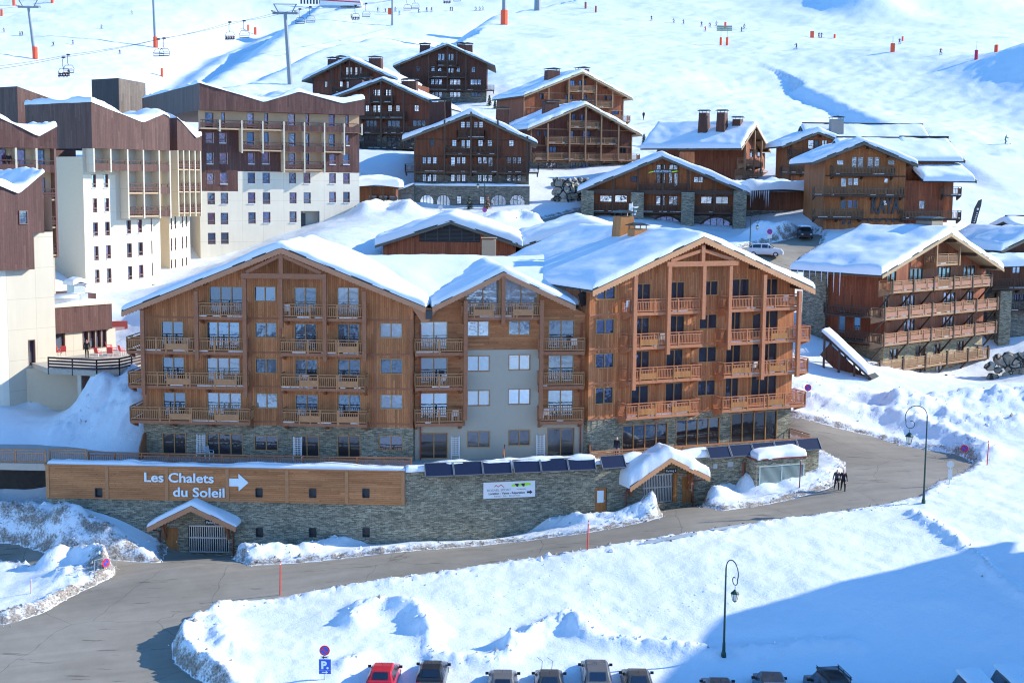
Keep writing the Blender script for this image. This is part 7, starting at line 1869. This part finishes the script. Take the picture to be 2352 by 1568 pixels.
# ---------------------------------------------------------------- cars
def car(label, P, rz, paint, L=4.0, Wd=1.72, H=1.46, kind='hatch', rack=False, snowy=False, wipers=False, frame=False):
    r = thing('parked_car', label, 'car', P, rz, 'cars in the snow')
    w = Wd / 2; k = L / 4.0; sh = .93 if H < 1.6 else 1.05
    if kind == 'van': st = [(0, .9, sh, sh + .02, .84), (.1, .97, sh + .1, H, .86), (1.2, 1, sh + .1, H + .03, .86), (2.6, 1, sh + .1, H, .84), (3.15, 1, sh + .06, sh + .12, .86), (3.8, .93, .85, .88, .8), (4.0, .82, .6, .62, .7)]; c0, c1, f1 = 0, 3, 4
    elif kind == 'suv': st = [(0, .9, sh, sh + .02, .78), (.12, .97, sh, sh + .06, .8), (.55, 1, sh, H - .04, .76), (1.6, 1, sh, H, .78), (2.35, 1, sh, H - .03, .75), (3.0, 1, sh, sh + .05, .84), (3.75, .95, sh - .1, sh - .08, .8), (4.0, .84, .65, .67, .7)]; c0, c1, f1 = 1, 4, 5
    elif kind == 'sedan': st = [(0, .86, .8, .84, .74), (.1, .95, .92, .96, .8), (.65, 1, .95, 1.0, .82), (1.25, 1, .95, H - .02, .7), (1.9, 1, .95, H, .72), (2.35, 1, .94, H - .04, .7), (3.05, 1, .92, .97, .84), (3.75, .94, .8, .83, .78), (4.0, .8, .58, .6, .66)]; c0, c1, f1 = 2, 5, 6
    else: st = [(0, .86, .86, .9, .72), (.1, .95, .95, 1.0, .78), (.2, .97, .96, 1.04, .78), (.72, 1, .96, H - .04, .7), (1.5, 1, .95, H, .73), (2.2, 1, .94, H - .05, .7), (3.0, 1, .92, .97, .84), (3.7, .94, .8, .83, .78), (4.0, .8, .58, .6, .66)]; c0, c1, f1 = 2, 5, 6
    st = [(y * k - L / 2, a * w, s_, t, b * w) for y, a, s_, t, b in st]
    def sec(q):
        y, a, s_, t, b = q; zm = min(s_ - .12, .62)
        return [(a * .86, y, .24), (a * .985, y, .34), (a, y, zm), (a * .965, y, s_), (b, y, t - .06 if t - s_ > .2 else t - .01), (b * .86, y, t)]
    body, gl = MB(), MB(); secs = [sec(q) for q in st]; n = 6
    def lerp3(a, b, t): return tuple(a[i] + (b[i] - a[i]) * t for i in range(3))
    def glassq(a, b, c, d_, push, m=.1):
        q = [lerp3(a, c, m), lerp3(b, d_, m), lerp3(c, a, m), lerp3(d_, b, m)]
        gl.face([tuple(p[i] + push[i] for i in range(3)) for p in q])
    for i in range(len(st) - 1):
        A, B_ = secs[i], secs[i + 1]
        for j in range(n - 1):
            body.face([A[j], B_[j], B_[j + 1], A[j + 1]]); body.face([(-p[0], p[1], p[2]) for p in (A[j + 1], B_[j + 1], B_[j], A[j])])
        body.face([(-A[5][0], A[5][1], A[5][2]), A[5], B_[5], (-B_[5][0], B_[5][1], B_[5][2])])
        if c0 <= i < f1:
            big = st[i][3] - st[i][2] > .2 and st[i + 1][3] - st[i + 1][2] > .2
            for e in (1, -1):
                M_ = lambda p: (p[0] * e, p[1], p[2])
                if big: glassq(M_(A[3]), M_(B_[3]), M_(B_[4]), M_(A[4]), (.012 * e, 0, .004), .07)
                else:
                    tri = [A[3], B_[3], B_[4]] if st[i + 1][3] - st[i + 1][2] > .2 else [A[3], B_[3], A[4]]
                    c = [sum(p[q] for p in tri) / 3 for q in range(3)]
                    gl.face([tuple(M_(lerp3(p, c, .2))[q] + (.012 * e, 0, .004)[q] for q in range(3)) for p in tri])
            if i == c0 or i == f1 - 1:
                mA = lambda p: (-p[0], p[1], p[2])
                d_ = -.012 if i == c0 else .012
                glassq(mA(A[5]), A[5], B_[5], mA(B_[5]), (0, d_, .014), .1)
    for q, rev in ((secs[0], 1), (secs[-1], 0)):
        f = q + [(-p[0], p[1], p[2]) for p in q[::-1]]; body.face(f if rev else f[::-1])
    body.build('body', paint, r); gl.build('window', glassC, r)
    for e in (-1, 1):
        for yy in (-L / 2 + .72 * k, L / 2 - .78 * k):
            t = MB(); t.tube([(e * (w - .19), yy, .31), (e * (w + .005), yy, .31)], .31, 16); o = t.build('wheel', black, r)
            t = MB(); t.tube([(e * (w - .0), yy, .31), (e * (w + .02), yy, .31)], .19, 12); t.build('rim', steel, o)
        m = MB(); ym = st[f1][0] - .35; m.prism([(ym - .06, sh + .02), (ym + .06, sh + .02), (ym + .05, sh + .16), (ym - .05, sh + .16)], min(e * w * .97, e * (w + .17)), max(e * w * .97, e * (w + .17)), axis='x'); m.build('mirror', black if paint is not silver else paint, r)
        t = MB(); t.box(min(e * w * .6, e * w * .88), max(e * w * .6, e * w * .88), -L / 2 - .02, -L / 2 + .1, .68, .86); t.build('tail_light', signred, r)
        t = MB(); t.box(min(e * w * .5, e * w * .76), max(e * w * .5, e * w * .76), L / 2 - .12, L / 2 + .012, .56, .68); t.build('headlight', lampglass, r)
    t = MB(); t.box(-.26, .26, -L / 2 - .015, -L / 2 + .02, .48, .59); t.build('number_plate', whitep, r)
    t = MB(); t.box(-w * .84, w * .84, -L / 2 - .035, -L / 2 + .1, .28, .46); t.build('bumper', dgrey, r)
    t = MB(); t.tube([(0, -L * .12, H - .01), (0, -L * .2, H + .3)], .009, 4); t.build('aerial', black, r)
    if rack:
        t = MB()
        for e in (-1, 1): t.beam((e * w * .72, -L * .38, H + .12), (e * w * .72, L * .1, H + .12), .05); t.beam((e * w * .72, -L * .38, H + .24), (e * w * .72, L * .1, H + .24), .035)
        for j in range(13): y = -L * .38 + L * .48 * j / 12; t.beam((-w * .72, y, H + .12), (w * .72, y, H + .12), .04)
        for e in (-1, 1):
            for y in (-L * .34, -L * .1, L * .07): t.beam((e * w * .72, y, H - .08), (e * w * .72, y, H + .24), .04)
        t.build('roof_rack', black, r)
    if wipers:
        t = MB()
        for e in (-.45, .15): t.tube([(e, st[f1][0] - .05, sh + .05), (e + .05, st[f1][0] - .1, sh + .75), (e - .25, st[f1][0] - .05, sh + .95)], .014, 4)
        t.build('wiper', black, r)
    if frame:
        t = MB(); y = -L * .3; t.tube([(-w * .8, y - .5, sh), (-w * .68, y, H - .05), (w * .68, y, H - .05), (w * .8, y - .5, sh)], .035, 6); t.build('roll_bar', steel, r)
    if snowy: snow_roof([(-w * .8, H), (0, H + .04), (w * .8, H)], -L * .48, L * .3, .18, r, 7, .25, .05, -.02, 2)
    return r
glassC = glass('car_glass', (.01, .012, .015), (.5, .6, .75), .16, .02, 0)
def pnt(name, c, rough=.28): t = NT(name); t.xyz(); n = t.noise(t.tc, 2.5, 4); f = t.ma('MULTIPLY_ADD', n, .25, .88); m = t.done(t.mix(1.0, c, t.comb(f, f, f), 'MULTIPLY'), rough, 0, .5); t.b.inputs['Coat Weight'].default_value = .4; return m
silver = pnt('silver_paint', (.62, .64, .66)); redp = pnt('red_car_paint', (.5, .015, .03)); bkp = pnt('black_car_paint', (.02, .02, .022)); gyp = pnt('grey_car_paint', (.13, .125, .12), .4); dkp = pnt('dust_black_paint', (.06, .055, .05), .45)
def parked(px, py, label, paint, H=1.46, rz=0.0, **k):
    p = atZ(px, py, .35 + H + .0); g = gz(p.x, p.y + .0); 
    p = atZ(px, py, .38 + H); car(label, (p.x, p.y - .1, .38), rz, paint, H=H, **k)
parked(882, 1520, 'red hatchback parked nose into the snow bank', redp, rz=R(-2))
parked(994, 1515, 'black hatchback parked between the red car and a grey hatchback', bkp, rz=R(-2))
parked(1155, 1536, 'grey hatchback with dusty roof two spaces along from the black hatchback', gyp)
parked(1262, 1538, 'dark grey car with its wipers raised', dkp, wipers=True, kind='sedan', L=4.3)
parked(1369, 1516, 'tall grey estate car between raised wipers and a dark saloon', gyp, 1.62, kind='suv', L=4.4)
parked(1464, 1536, 'dark low saloon beside the tall grey estate', dkp, kind='sedan', L=4.3)
parked(1651, 1554, 'dusty black car lowest in the view below the lamp', dkp, kind='hatch')
parked(1771, 1544, 'dark pickup with a pale roll bar', dkp, 1.7, kind='suv', frame=True, L=4.6, rz=R(-3))
parked(1905, 1540, 'black four wheel drive with a long roof rack', bkp, 1.85, kind='suv', rack=True, L=4.5, Wd=1.8, rz=R(8))
parked(2036, 1568, 'dark car barely showing its roof beside the roof rack', dkp, kind='hatch')
parked(2240, 1556, 'dark van with a flat layer of snow on its roof', bkp, 1.95, kind='van', snowy=True, L=4.8, Wd=1.9)
parked(2330, 1545, 'van wholly covered by thick snow at the end of the row', dkp, 2.1, kind='van', snowy=True, L=5, Wd=2.0)
p = onG(1758, 589); car('pale silver people carrier parked by the snow heap in front of the stone wing', p + Vector((0, 0, .02)), R(-106), silver, 4.4, 1.8, 1.62, 'suv')
p = onG(1848, 548); car('black car with snow on its bonnet tucked beside the hotel', p + Vector((0, 0, .02)), R(175), bkp, 4.2, 1.75, 1.6, 'suv', snowy=True)
# ---------------------------------------------------------------- furniture
def chair(label, P, rz, m, grp, lounge=False):
    r = thing('lounger' if lounge else 'terrace_chair', label, 'lounger' if lounge else 'chair', P, rz, grp)
    if lounge:
        f = MB(); f.tube([(-.33, 0, 0), (-.33, .16, 1.85), (.33, .16, 1.85), (.33, 0, 0)], .03, 6); f.build('frame', whitep, r)
        f = MB()
        for k in range(9): f.beam((-.3, .03 + k * .012, .35 + k * .17), (.3, .03 + k * .012, .35 + k * .17), .02, .035)
        for k in range(5): f.beam((-.24 + k * .12, .03, .3), (-.24 + k * .12, .15, 1.8), .03, .02)
        f.build('lattice', m, r); return r
    f = MB(); f.box(-.26, .26, -.25, .25, .4, .45); f.build('seat', m, r)
    f = MB(); f.beam((0, .24, .45), (0, .36, .95), .5, .04); f.build('backrest', m, r)
    for x in (-.23, .23):
        for y in (-.22, .22): f = MB(); f.beam((x, y, 0), (x, y, .62 if y < 0 else .45), .04); f.build('leg', whitep, r)
        f = MB(); f.beam((x, -.25, .63), (x, .3, .65), .05, .03); f.build('armrest', m, r)
    return r
for px, py, S_, y, lb in ((461, 1046, Lb, -.35, 'white folded lounger leaning by the three pane terrace door'), (683, 1046, Lb, -.6, 'white folded lounger by the terrace door under the middle balconies'), (1046, 1036, Mb, -.3, 'white folded lounger between the terrace doors and window of the pale wall'), (1242, 1032, Mb, -.3, 'white folded lounger beside the farther terrace door of the pale wall')):
    a, z = S_.hit(px, py, -y); p = S_.w(a, y, 0); p.z = Lb.o.z + .02; chair(lb, p, S_.r, whitep, 'folded loungers on the terrace', True)
a, z = Lb.hit(482, 1046, .6); p = Lb.w(a, -.7, .02); chair('pale folded chair lying low by the three pane terrace door', p, 1.0, plain('pale_grey', (.45, .48, .5), .5), 'terrace furniture')
for px, i, S_, F, lb in ((1015, 1, Mb, flM, 'white chair on the second pale block balcony towards the boarded wall'), (1045, 0, Mb, flM, 'grey folded chair on the lowest balcony left of the pale wall'), (1318, 2, Mb, flM, 'pale folded chair on the third balcony beside the dark gap'), (1252, 0, Mb, flM, 'white lattice chair on the lowest balcony beyond the pale wall'),
    (659, 3, Lb, fl, 'white lattice chair on the top balcony of the first gable'), (1440, 3, Rb, flR, 'white chair at the near end of the top balcony of the orange gable'), (1795, 3, Rb, flR, 'white chair at the far end of the top balcony of the orange gable'), (1728, 1, Rb, flR, 'white lattice chair in the middle of the second balcony of the orange gable'),
    (1704, 0, Rb, flR, 'white striped chair in the middle of the lowest balcony of the orange gable'), (1545, 0, Rb, flR, 'grey chair on the lowest near balcony of the orange gable'), (1515, 2, Rb, flR, 'white chair on the third near balcony of the orange gable'), (705, 1, Lb, fl, 'grey chair back showing on the second balcony of the first gable'),
    (428, 2, Lb, fl, 'pale folding chair behind the third balcony rail near the corner'), (1800, 1, Rb, flR, 'pale chair at the far corner of the second balcony of the orange gable')):
    a, z = S_.hit(px, 850, .65); chair(lb.replace(' left of', ' before'), S_.w(a, -.65, F[i] + .02), S_.r + rnd.uniform(-.6, .6) + math.pi, whitep, 'balcony chairs')
for i, (X, Y, lb) in enumerate(((1130, 800, 'first red chair behind the deck corner'), (1265, 800, 'second red chair along the deck railing'), (1320, 768, 'red chair facing the restaurant windows'), (1405, 775, 'red chair at the far end of the deck'), (1255, 735, 'red reclining chair nearest the restaurant wall'), (665, 782, 'red chair by the restaurant door'), (725, 782, 'second red chair by the restaurant door'))):
    p = atZ(*m4(X, Y), DECK[1]); chair(lb, p, rnd.uniform(-1, 1) + 2.6, redchair, 'red deck chairs')
p = atZ(*m4(1325, 600), DECK[1] + .3); r = thing('menu_board', 'red board with pale stripes standing in the snow beyond the deck', 'board', p, .3)
f = MB(); f.box(-1.2, 1.2, 0, .06, .5, 1.9); f.build('board', plain('red_board', (.55, .1, .07), .6), r); f = MB(); f.box(-.8, .9, -.02, -.003, .75, 1.3); f.build('pale_stripe', plain('pale_pink', (.75, .5, .45), .6), r)
for x in (-1, 1): f = MB(); f.box(x - .05, x + .05, 0, .06, -.6, .5); f.build('leg', dgrey, r)
# ---------------------------------------------------------------- small firs
fir_m = plain('fir_needles', (.035, .06, .03), .8, var=.4, vs=2); bark = plain('bark', (.1, .07, .05), .9); drym = plain('dry_twigs', (.22, .13, .08), .9)
def fir(px, py, pt, label, m=fir_m):
    b = stood(px, py); H = zat(px, pt, b); r = thing('fir_tree', label, 'fir tree', b, 0, 'small firs')
    f = MB(); f.tube([(0, 0, -.5), (0, 0, H * .5), (0, 0, H)], [.12, .07, .01], 6); f.build('trunk', bark, r)
    f = MB(); n = 15
    for i in range(n):
        z = H * (.1 + .88 * i / n); R_ = H * .3 * (1 - i / n) + .08; k = 11
        for j in range(k):
            a = rnd.uniform(0, 6.28); L = R_ * rnd.uniform(.5, 1.15); c, s_ = math.cos(a), math.sin(a)
            for t in (.35, .65, 1.0):
                q = L * t; wd = .16 * H / 4 * (1.3 - t * .6); zz_ = z - q * .28 + rnd.uniform(-.08, .08)
                f.face([(c * (q - L * .33) , s_ * (q - L * .33), zz_ + .1), (c * q - s_ * wd, s_ * q + c * wd, zz_ - .06), (c * (q + .1), s_ * (q + .1), zz_ - .1), (c * q + s_ * wd, s_ * q - c * wd, zz_ - .02)])
    f.build('crown', m, r)
    f = MB()
    for i in range(12):
        a = rnd.uniform(0, 6.28); z = rnd.uniform(.25, .8) * H; q = H * .2 * (1 - z / H); f.face([(math.cos(a) * q + dx, math.sin(a) * q + dy, z + dz_) for dx, dy, dz_ in ((-.15, -.1, 0), (.15, -.1, -.05), (.15, .12, .02), (-.15, .1, .05))])
    f.build('snow_patch', snow, r)
fir(1479, 336, 307, 'taller small fir in the snow beside the dark red chalet'); fir(1498, 340, 316, 'shorter small fir beside the taller one near the dark red chalet')
fir(1124, 243, 218, 'tiny fir under the highest chalet'); fir(1137, 250, 228, 'tiny fir near the eave of the upper sunlit chalet'); fir(1512, 350, 338, 'tiny fir at the corner of the sideways chalet')
fir(1078, 480, 449, 'dark little fir against the arched stone ground floor'); fir(1119, 480, 446, 'rusty dry little conifer against the arched stone ground floor', drym)
# ---------------------------------------------------------------- ski lifts and slope furniture
def padded(b, r, w, h, m=orange):
    f = MB(); f.lathe([(w, 0), (w, h * .96), (w * .8, h)], (0, 0, 0), 10); f.build('pad', m, r)
def pylon(px, py, pt, Y, w, label, pad, arm=6.5, tx=None):
    b = atY(px, py, Y); b.z = gz(b.x, b.y); top = atY(tx or px, pt, Y) - b
    r = thing('lift_pylon', label, 'lift pylon', b, 0, 'ski lift pylons')
    f = MB(); f.tube([(0, 0, -1), top * .5, top], [w, w * .85, w * .7], 12); f.build('mast', plain('pylon_grey', (.22, .25, .27), .5, .3) if 'pylon_grey' not in MATS else MATS['pylon_grey'], r)
    f = MB(); c = top
    if arm:
        f.beam(c + Vector((-arm, 0, 0)), c + Vector((arm, 0, 0)), .5, .5)
        for e in (-1, 1):
            f.beam(c + Vector((e * arm * .5, 0, 0)), c + Vector((e * arm * .9, 0, 2.2)), .25, .25); f.beam(c + Vector((e * arm * .9, -2.5, .2)), c + Vector((e * arm * .9, 2.5, .6)), .3, .35)
            for k in range(6):
                y = -2.4 + k * .95; f.lathe([(.3, -.1), (.3, .1)], (c.x + e * arm * .9, c.y + y, c.z + .3), 8)
        f.beam(c + Vector((-arm * .95, 0, 2.2)), c + Vector((arm * .95, 0, 2.2)), .2, .2); f.build('crossarm', MATS['pylon_grey'], r)
    if pad: padded(b, r, w * 1.5, pad)
    return r
pylon(667, 215, 31, 345, .62, 'tall grey lift pylon rising behind the eight bay block', 0, 3.1, 655)
pylon(80, 104, 17, 430, .55, 'grey lift pylon with orange padded foot near the corner of the slope', 3.6, 3.2, 65)
pylon(356, 52, -40, 480, .5, 'lift pylon with orange padded foot on the groomed run', 3.6, 0, 350)
pylon(1158, 51, -60, 440, .75, 'thick lift pylon with red foot at the crest above the highest chalet', 4.5, 0)
pylon(1235, 12, -40, 500, 1.3, 'stout white lift pylon at the top of the crest', 0, 0)
pylon(901, 10, -40, 500, .4, 'thin lift pylon by the red mattress pad', 0, 0)
liftdark = plain('lift_dark', (.03, .035, .045), .5)
def liftchair(px, pt, pb, Y, label, riders=0, seat=dgrey, w=2.4):
    t = atY(px, pt, Y); H = t.z - atY(px, pb, Y).z
    r = thing('lift_chair', label, 'lift chair', (t.x, t.y, t.z - H), -.25, 'chairs on the ski lift')
    hs = H * .46
    f = MB(); f.tube([(0, 0, H), (-.25, 0, H * .9), (-.25, 0, H * .58), (0, 0, hs)], .07, 6); f.box(-.35, .35, -.2, .2, H - .1, H + .25); f.build('hanger', liftdark, r)
    f = MB(); f.tube([(-w / 2, 0, .25), (-w / 2 - .1, .05, hs * .6), (-w / 2 + .35, 0, hs), (w / 2 - .35, 0, hs), (w / 2 + .1, .05, hs * .6), (w / 2, 0, .25)], .06, 6)
    f.tube([(-w / 2, -.5, hs * .55), (w / 2, -.5, hs * .55)], .04, 5); f.build('frame', liftdark, r)
    f = MB(); f.box(-w / 2, w / 2, -.4, .12, .2, .34); f.build('seat', seat, r)
    f = MB(); f.beam((-w / 2, .14, .34), (w / 2, .14, .34), .1, .12); f.beam((-w / 2, .2, .8), (w / 2, .2, .8), .08, .14); f.build('backrest', liftdark, r)
    for k in range(riders):
        x = -w / 2 + w * (k + .5) / riders; c, s_ = math.cos(-.25), math.sin(-.25)
        person('%s rider on the %s' % (ordn(k), label.replace('lift chair ', 'chair ').replace('with riders ', '')), (t.x + c * x + s_ * .05, t.y + s_ * x, t.z - H + .3), 'sit', rnd.choice([BK, NV, (.08, .05, .03), (.25, .05, .04)]), BK, -.25, 1.75, BK, 'riders on the ski lift', skis=None, cat='rider')
liftchair(146, 133, 178, 300, 'lift chair with riders hanging above the tower roofs', 4, w=2.6); liftchair(157, 127, 170, 304, 'lift chair hanging just behind the full one above the tower roofs', 1, w=2.4)
liftchair(364, 91, 132, 318, 'empty near lift chair above the lone red marker', w=2.4); liftchair(377, 89, 131, 321, 'empty far lift chair above the lone red marker', w=2.4)
liftchair(528, 52, 93, 335, 'lift chair with riders before the grey pylon', 4); liftchair(561, 49, 89, 338, 'empty lift chair nearest before the grey pylon')
liftchair(689, 22, 57, 365, 'empty lift chair just past the grey pylon'); liftchair(713, 17, 54, 370, 'second empty lift chair past the grey pylon')
liftchair(104, 6, 30, 560, 'tiny empty chair by the crossarm of the corner pylon'); liftchair(127, 5, 30, 560, 'second tiny empty chair by the crossarm of the corner pylon')
liftchair(817, 14, 47, 425, 'lift chair with riders near the white tent', 3); liftchair(841, 9, 41, 430, 'empty lift chair following the riders by the tent')
liftchair(936, -6, 26, 450, 'empty red seated lift chair', seat=signred); liftchair(954, -10, 23, 453, 'empty grey lift chair after the red seated one')
liftchair(1027, -22, 9, 470, 'lift chair with riders at the very top of the view', 3); liftchair(1050, -25, 5, 473, 'empty lift chair at the very top of the view')
def cable(pts, label):
    P = [atY(a, b, Y) for a, b, Y in pts]; f = MB(); q = []
    for a, b in zip(P, P[1:]):
        for k in range(8): t = k / 8; c = a.lerp(b, t); c.z -= 1.2 * t * (1 - t); q.append(c)
    q.append(P[-1]); f.tube(q, .035, 4); o = f.build('lift_cable', liftdark); tag(o, label, 'cable', 'ski lift cables')
cable([(-60, 165, 285), (146, 132, 300), (364, 91, 318), (528, 52, 335), (641, 27, 345), (689, 21, 365), (817, 13, 425), (936, -7, 450), (1100, -38, 500)], 'lower lift cable carrying the chair full of riders')
cable([(-60, 158, 288), (157, 126, 304), (377, 88, 321), (561, 48, 338), (669, 25, 345), (713, 16, 370), (841, 8, 430), (954, -11, 453), (1120, -42, 505)], 'upper lift cable carrying the chair following the riders')
cable([(-40, 20, 425), (46, 15, 430), (104, 5, 560), (200, -10, 620)], 'lift cable over the corner pylon')
def marker(px, py, pt, label, w=.35, m=orange, top=None, flat=False):
    b = onG(px, py); H = zat(px, pt, b); r = thing('slope_marker', label, 'slope marker', b, rnd.uniform(-.2, .2), 'padded slope markers')
    f = MB()
    if flat: f.prism([(-w, -.2), (w, -.2), (w * 1.05, H), (-w * 1.05, H)], -.35, .35)
    else: f.lathe([(w, -.2), (w, H * .97), (w * .6, H)], n=8)
    f.build('pad', m, r)
    if top:
        Ht = zat(px, top, b); f = MB(); f.tube([(0, 0, H), (0, 0, Ht)], .08, 5); f.build('pole', whitep if not flat else steel, r)
    return r, b
marker(372, 176, 157, 'red padded pole under the empty pair of lift chairs', .4, top=139); marker(586.5, 80, 63, 'red padded pole beside the blue shaded slope', .5, top=27); marker(570, 71, 57, 'small red padded pole behind the pale topped one', .35)
marker(4, 37, 22, 'red marker at the very edge of the slope', .5); marker(32, 13, -5, 'red marker above the corner pylon', .6); marker(120, 7, -10, 'red marker above the tiny chairs', .6)
marker(897, 34, 19, 'leaning red mattress pad among skiers', .9, flat=True); marker(1368.6, 29, 14, 'thin dark red pole under the crest', .3, dye((.3, .03, .03))); marker(1345, 20, 5, 'brown padded pole on the crest beside the thin one', .4, dye((.3, .1, .06)))
for px, lb in ((1655.5, 'first'), (1670, 'second')):
    r, b = marker(px, 104, 86, '%s of twin red posts carrying information boards' % lb, .35)
    f = MB(); z0, z1 = zat(px, 72, b), zat(px, 59, b); f.tube([(0, 0, zat(px, 86, b)), (0, 0, z1)], .07, 5); f.build('pole', steel, r)
    f = MB(); 
    for k in range(3): zz_ = z0 + (z1 - z0) * k / 3; f.box(-1.3, 1.3, -.08, .0, zz_ + .05, zz_ + (z1 - z0) / 3 - .05)
    f.build('board', plain('board_olive', (.25, .3, .2), .6) if 'board_olive' not in MATS else MATS['board_olive'], r)
marker(1666, 64, 51, 'red pole just behind the twin boards', .4); marker(1865, 87, 72, 'wide orange pad beside two standing skiers', .45, flat=True); marker(1917, 88, 79, 'tiny red marker past the two standing skiers', .35)
marker(2050, 119, 100, 'big orange pad with a steel pole in the middle of the run', .5, flat=True, top=84); marker(2073, 94, 84, 'tiny red marker behind the big orange pad', .3)
marker(2242, 137, 115, 'tall marker with dark red foot at the shaded hollow', .45, dye((.5, .04, .08)), top=95); marker(2288, 120, 103, 'red marker beyond the shaded hollow', .5)
# tent and fence at the top of the run
b = onG(785, 16); r = thing('white_tent', 'low white tent with red edge among the crowd at the top', 'tent', b)
f = MB(); f.prism([(-8, 0), (8, 0), (7.5, 2.0), (3, 4), (-4, 4.2), (-7.6, 2.2)], -4, 4); f.build('canopy', whitep, r); f = MB(); f.beam((-7.8, -4.1, 2.0), (7.7, -4.1, 1.2), .1, .4); f.build('red_edge', signred, r)
b = onG(740, 10); r = thing('crowd_fence', 'dark slatted fence beside the white tent', 'fence', b)
f = MB()
for k in range(14): f.box(-9 + k * 1.3, -8.3 + k * 1.3, -.1, .1, 0, 2.4)
f.box(-9, 9, -.05, .05, 2.2, 2.5); f.build('slats', dgrey, r)
# footprints crossing the near snow field
fp = MB(); nfp = 0
for line in ([(880, 1392), (1010, 1402), (1200, 1410), (1400, 1405), (1560, 1396), (1700, 1388)], [(1010, 1402), (1120, 1380), (1260, 1320), (1330, 1270)], [(1390, 1450), (1450, 1420), (1560, 1396), (1680, 1310)], [(2165, 1300), (2170, 1370), (2155, 1440), (2160, 1500)], [(1340, 1275), (1360, 1340), (1380, 1440)]):
    P = [onG(*p) for p in line]
    for a, b in zip(P, P[1:]):
        n = int((b - a).length / .62)
        for k in range(n):
            c = a.lerp(b, k / n); d_ = (b - a).normalized(); s_ = (k % 2 - .5) * .28
            x, y = c.x - d_.y * s_ + rnd.uniform(-.05, .05), c.y + d_.x * s_ + rnd.uniform(-.05, .05); z = gz(x, y)
            fp.lathe([(.1, -.03), (.09, .012), (.04, .02)], (x, y, z - .004), 5)
FPM = fp.build('footprints', snow); tag(FPM, 'lines of footprints crossing the near snow field', 'footprints', kind='stuff')
# ---------------------------------------------------------------- light
SUN_AZ, SUN_EL = R(11), R(26.5)          # azimuth measured from +x towards +y
w = bpy.data.worlds.new('World'); SCN.world = w; w.use_nodes = True
nt = w.node_tree; nt.nodes.clear()
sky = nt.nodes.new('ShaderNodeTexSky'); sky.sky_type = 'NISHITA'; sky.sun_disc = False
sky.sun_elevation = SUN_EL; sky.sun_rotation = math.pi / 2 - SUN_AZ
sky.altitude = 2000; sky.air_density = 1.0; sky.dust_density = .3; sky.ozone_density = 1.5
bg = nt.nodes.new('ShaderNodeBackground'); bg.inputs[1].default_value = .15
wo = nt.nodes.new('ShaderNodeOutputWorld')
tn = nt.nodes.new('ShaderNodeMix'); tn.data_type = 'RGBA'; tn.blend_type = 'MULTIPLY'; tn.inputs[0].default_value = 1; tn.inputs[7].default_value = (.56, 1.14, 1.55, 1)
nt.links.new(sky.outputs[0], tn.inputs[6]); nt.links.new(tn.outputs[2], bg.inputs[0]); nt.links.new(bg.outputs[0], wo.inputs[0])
sl = bpy.data.lights.new('sun', 'SUN'); sl.energy = 4.1; sl.angle = R(.5); sl.color = (1, .925, .8)
so = bpy.data.objects.new('sun', sl); COL.objects.link(so)
d = Vector((math.cos(SUN_AZ) * math.cos(SUN_EL), math.sin(SUN_AZ) * math.cos(SUN_EL), math.sin(SUN_EL)))
so.rotation_euler = d.to_track_quat('Z', 'Y').to_euler()
SCN.view_settings.view_transform = 'Standard'; SCN.view_settings.look = 'None'
SCN.view_settings.exposure = 0.78; SCN.view_settings.gamma = 1
SCN.cycles.use_denoising = True
SCN.cycles.filter_width = 1.15
SCN.cycles.max_bounces = 6
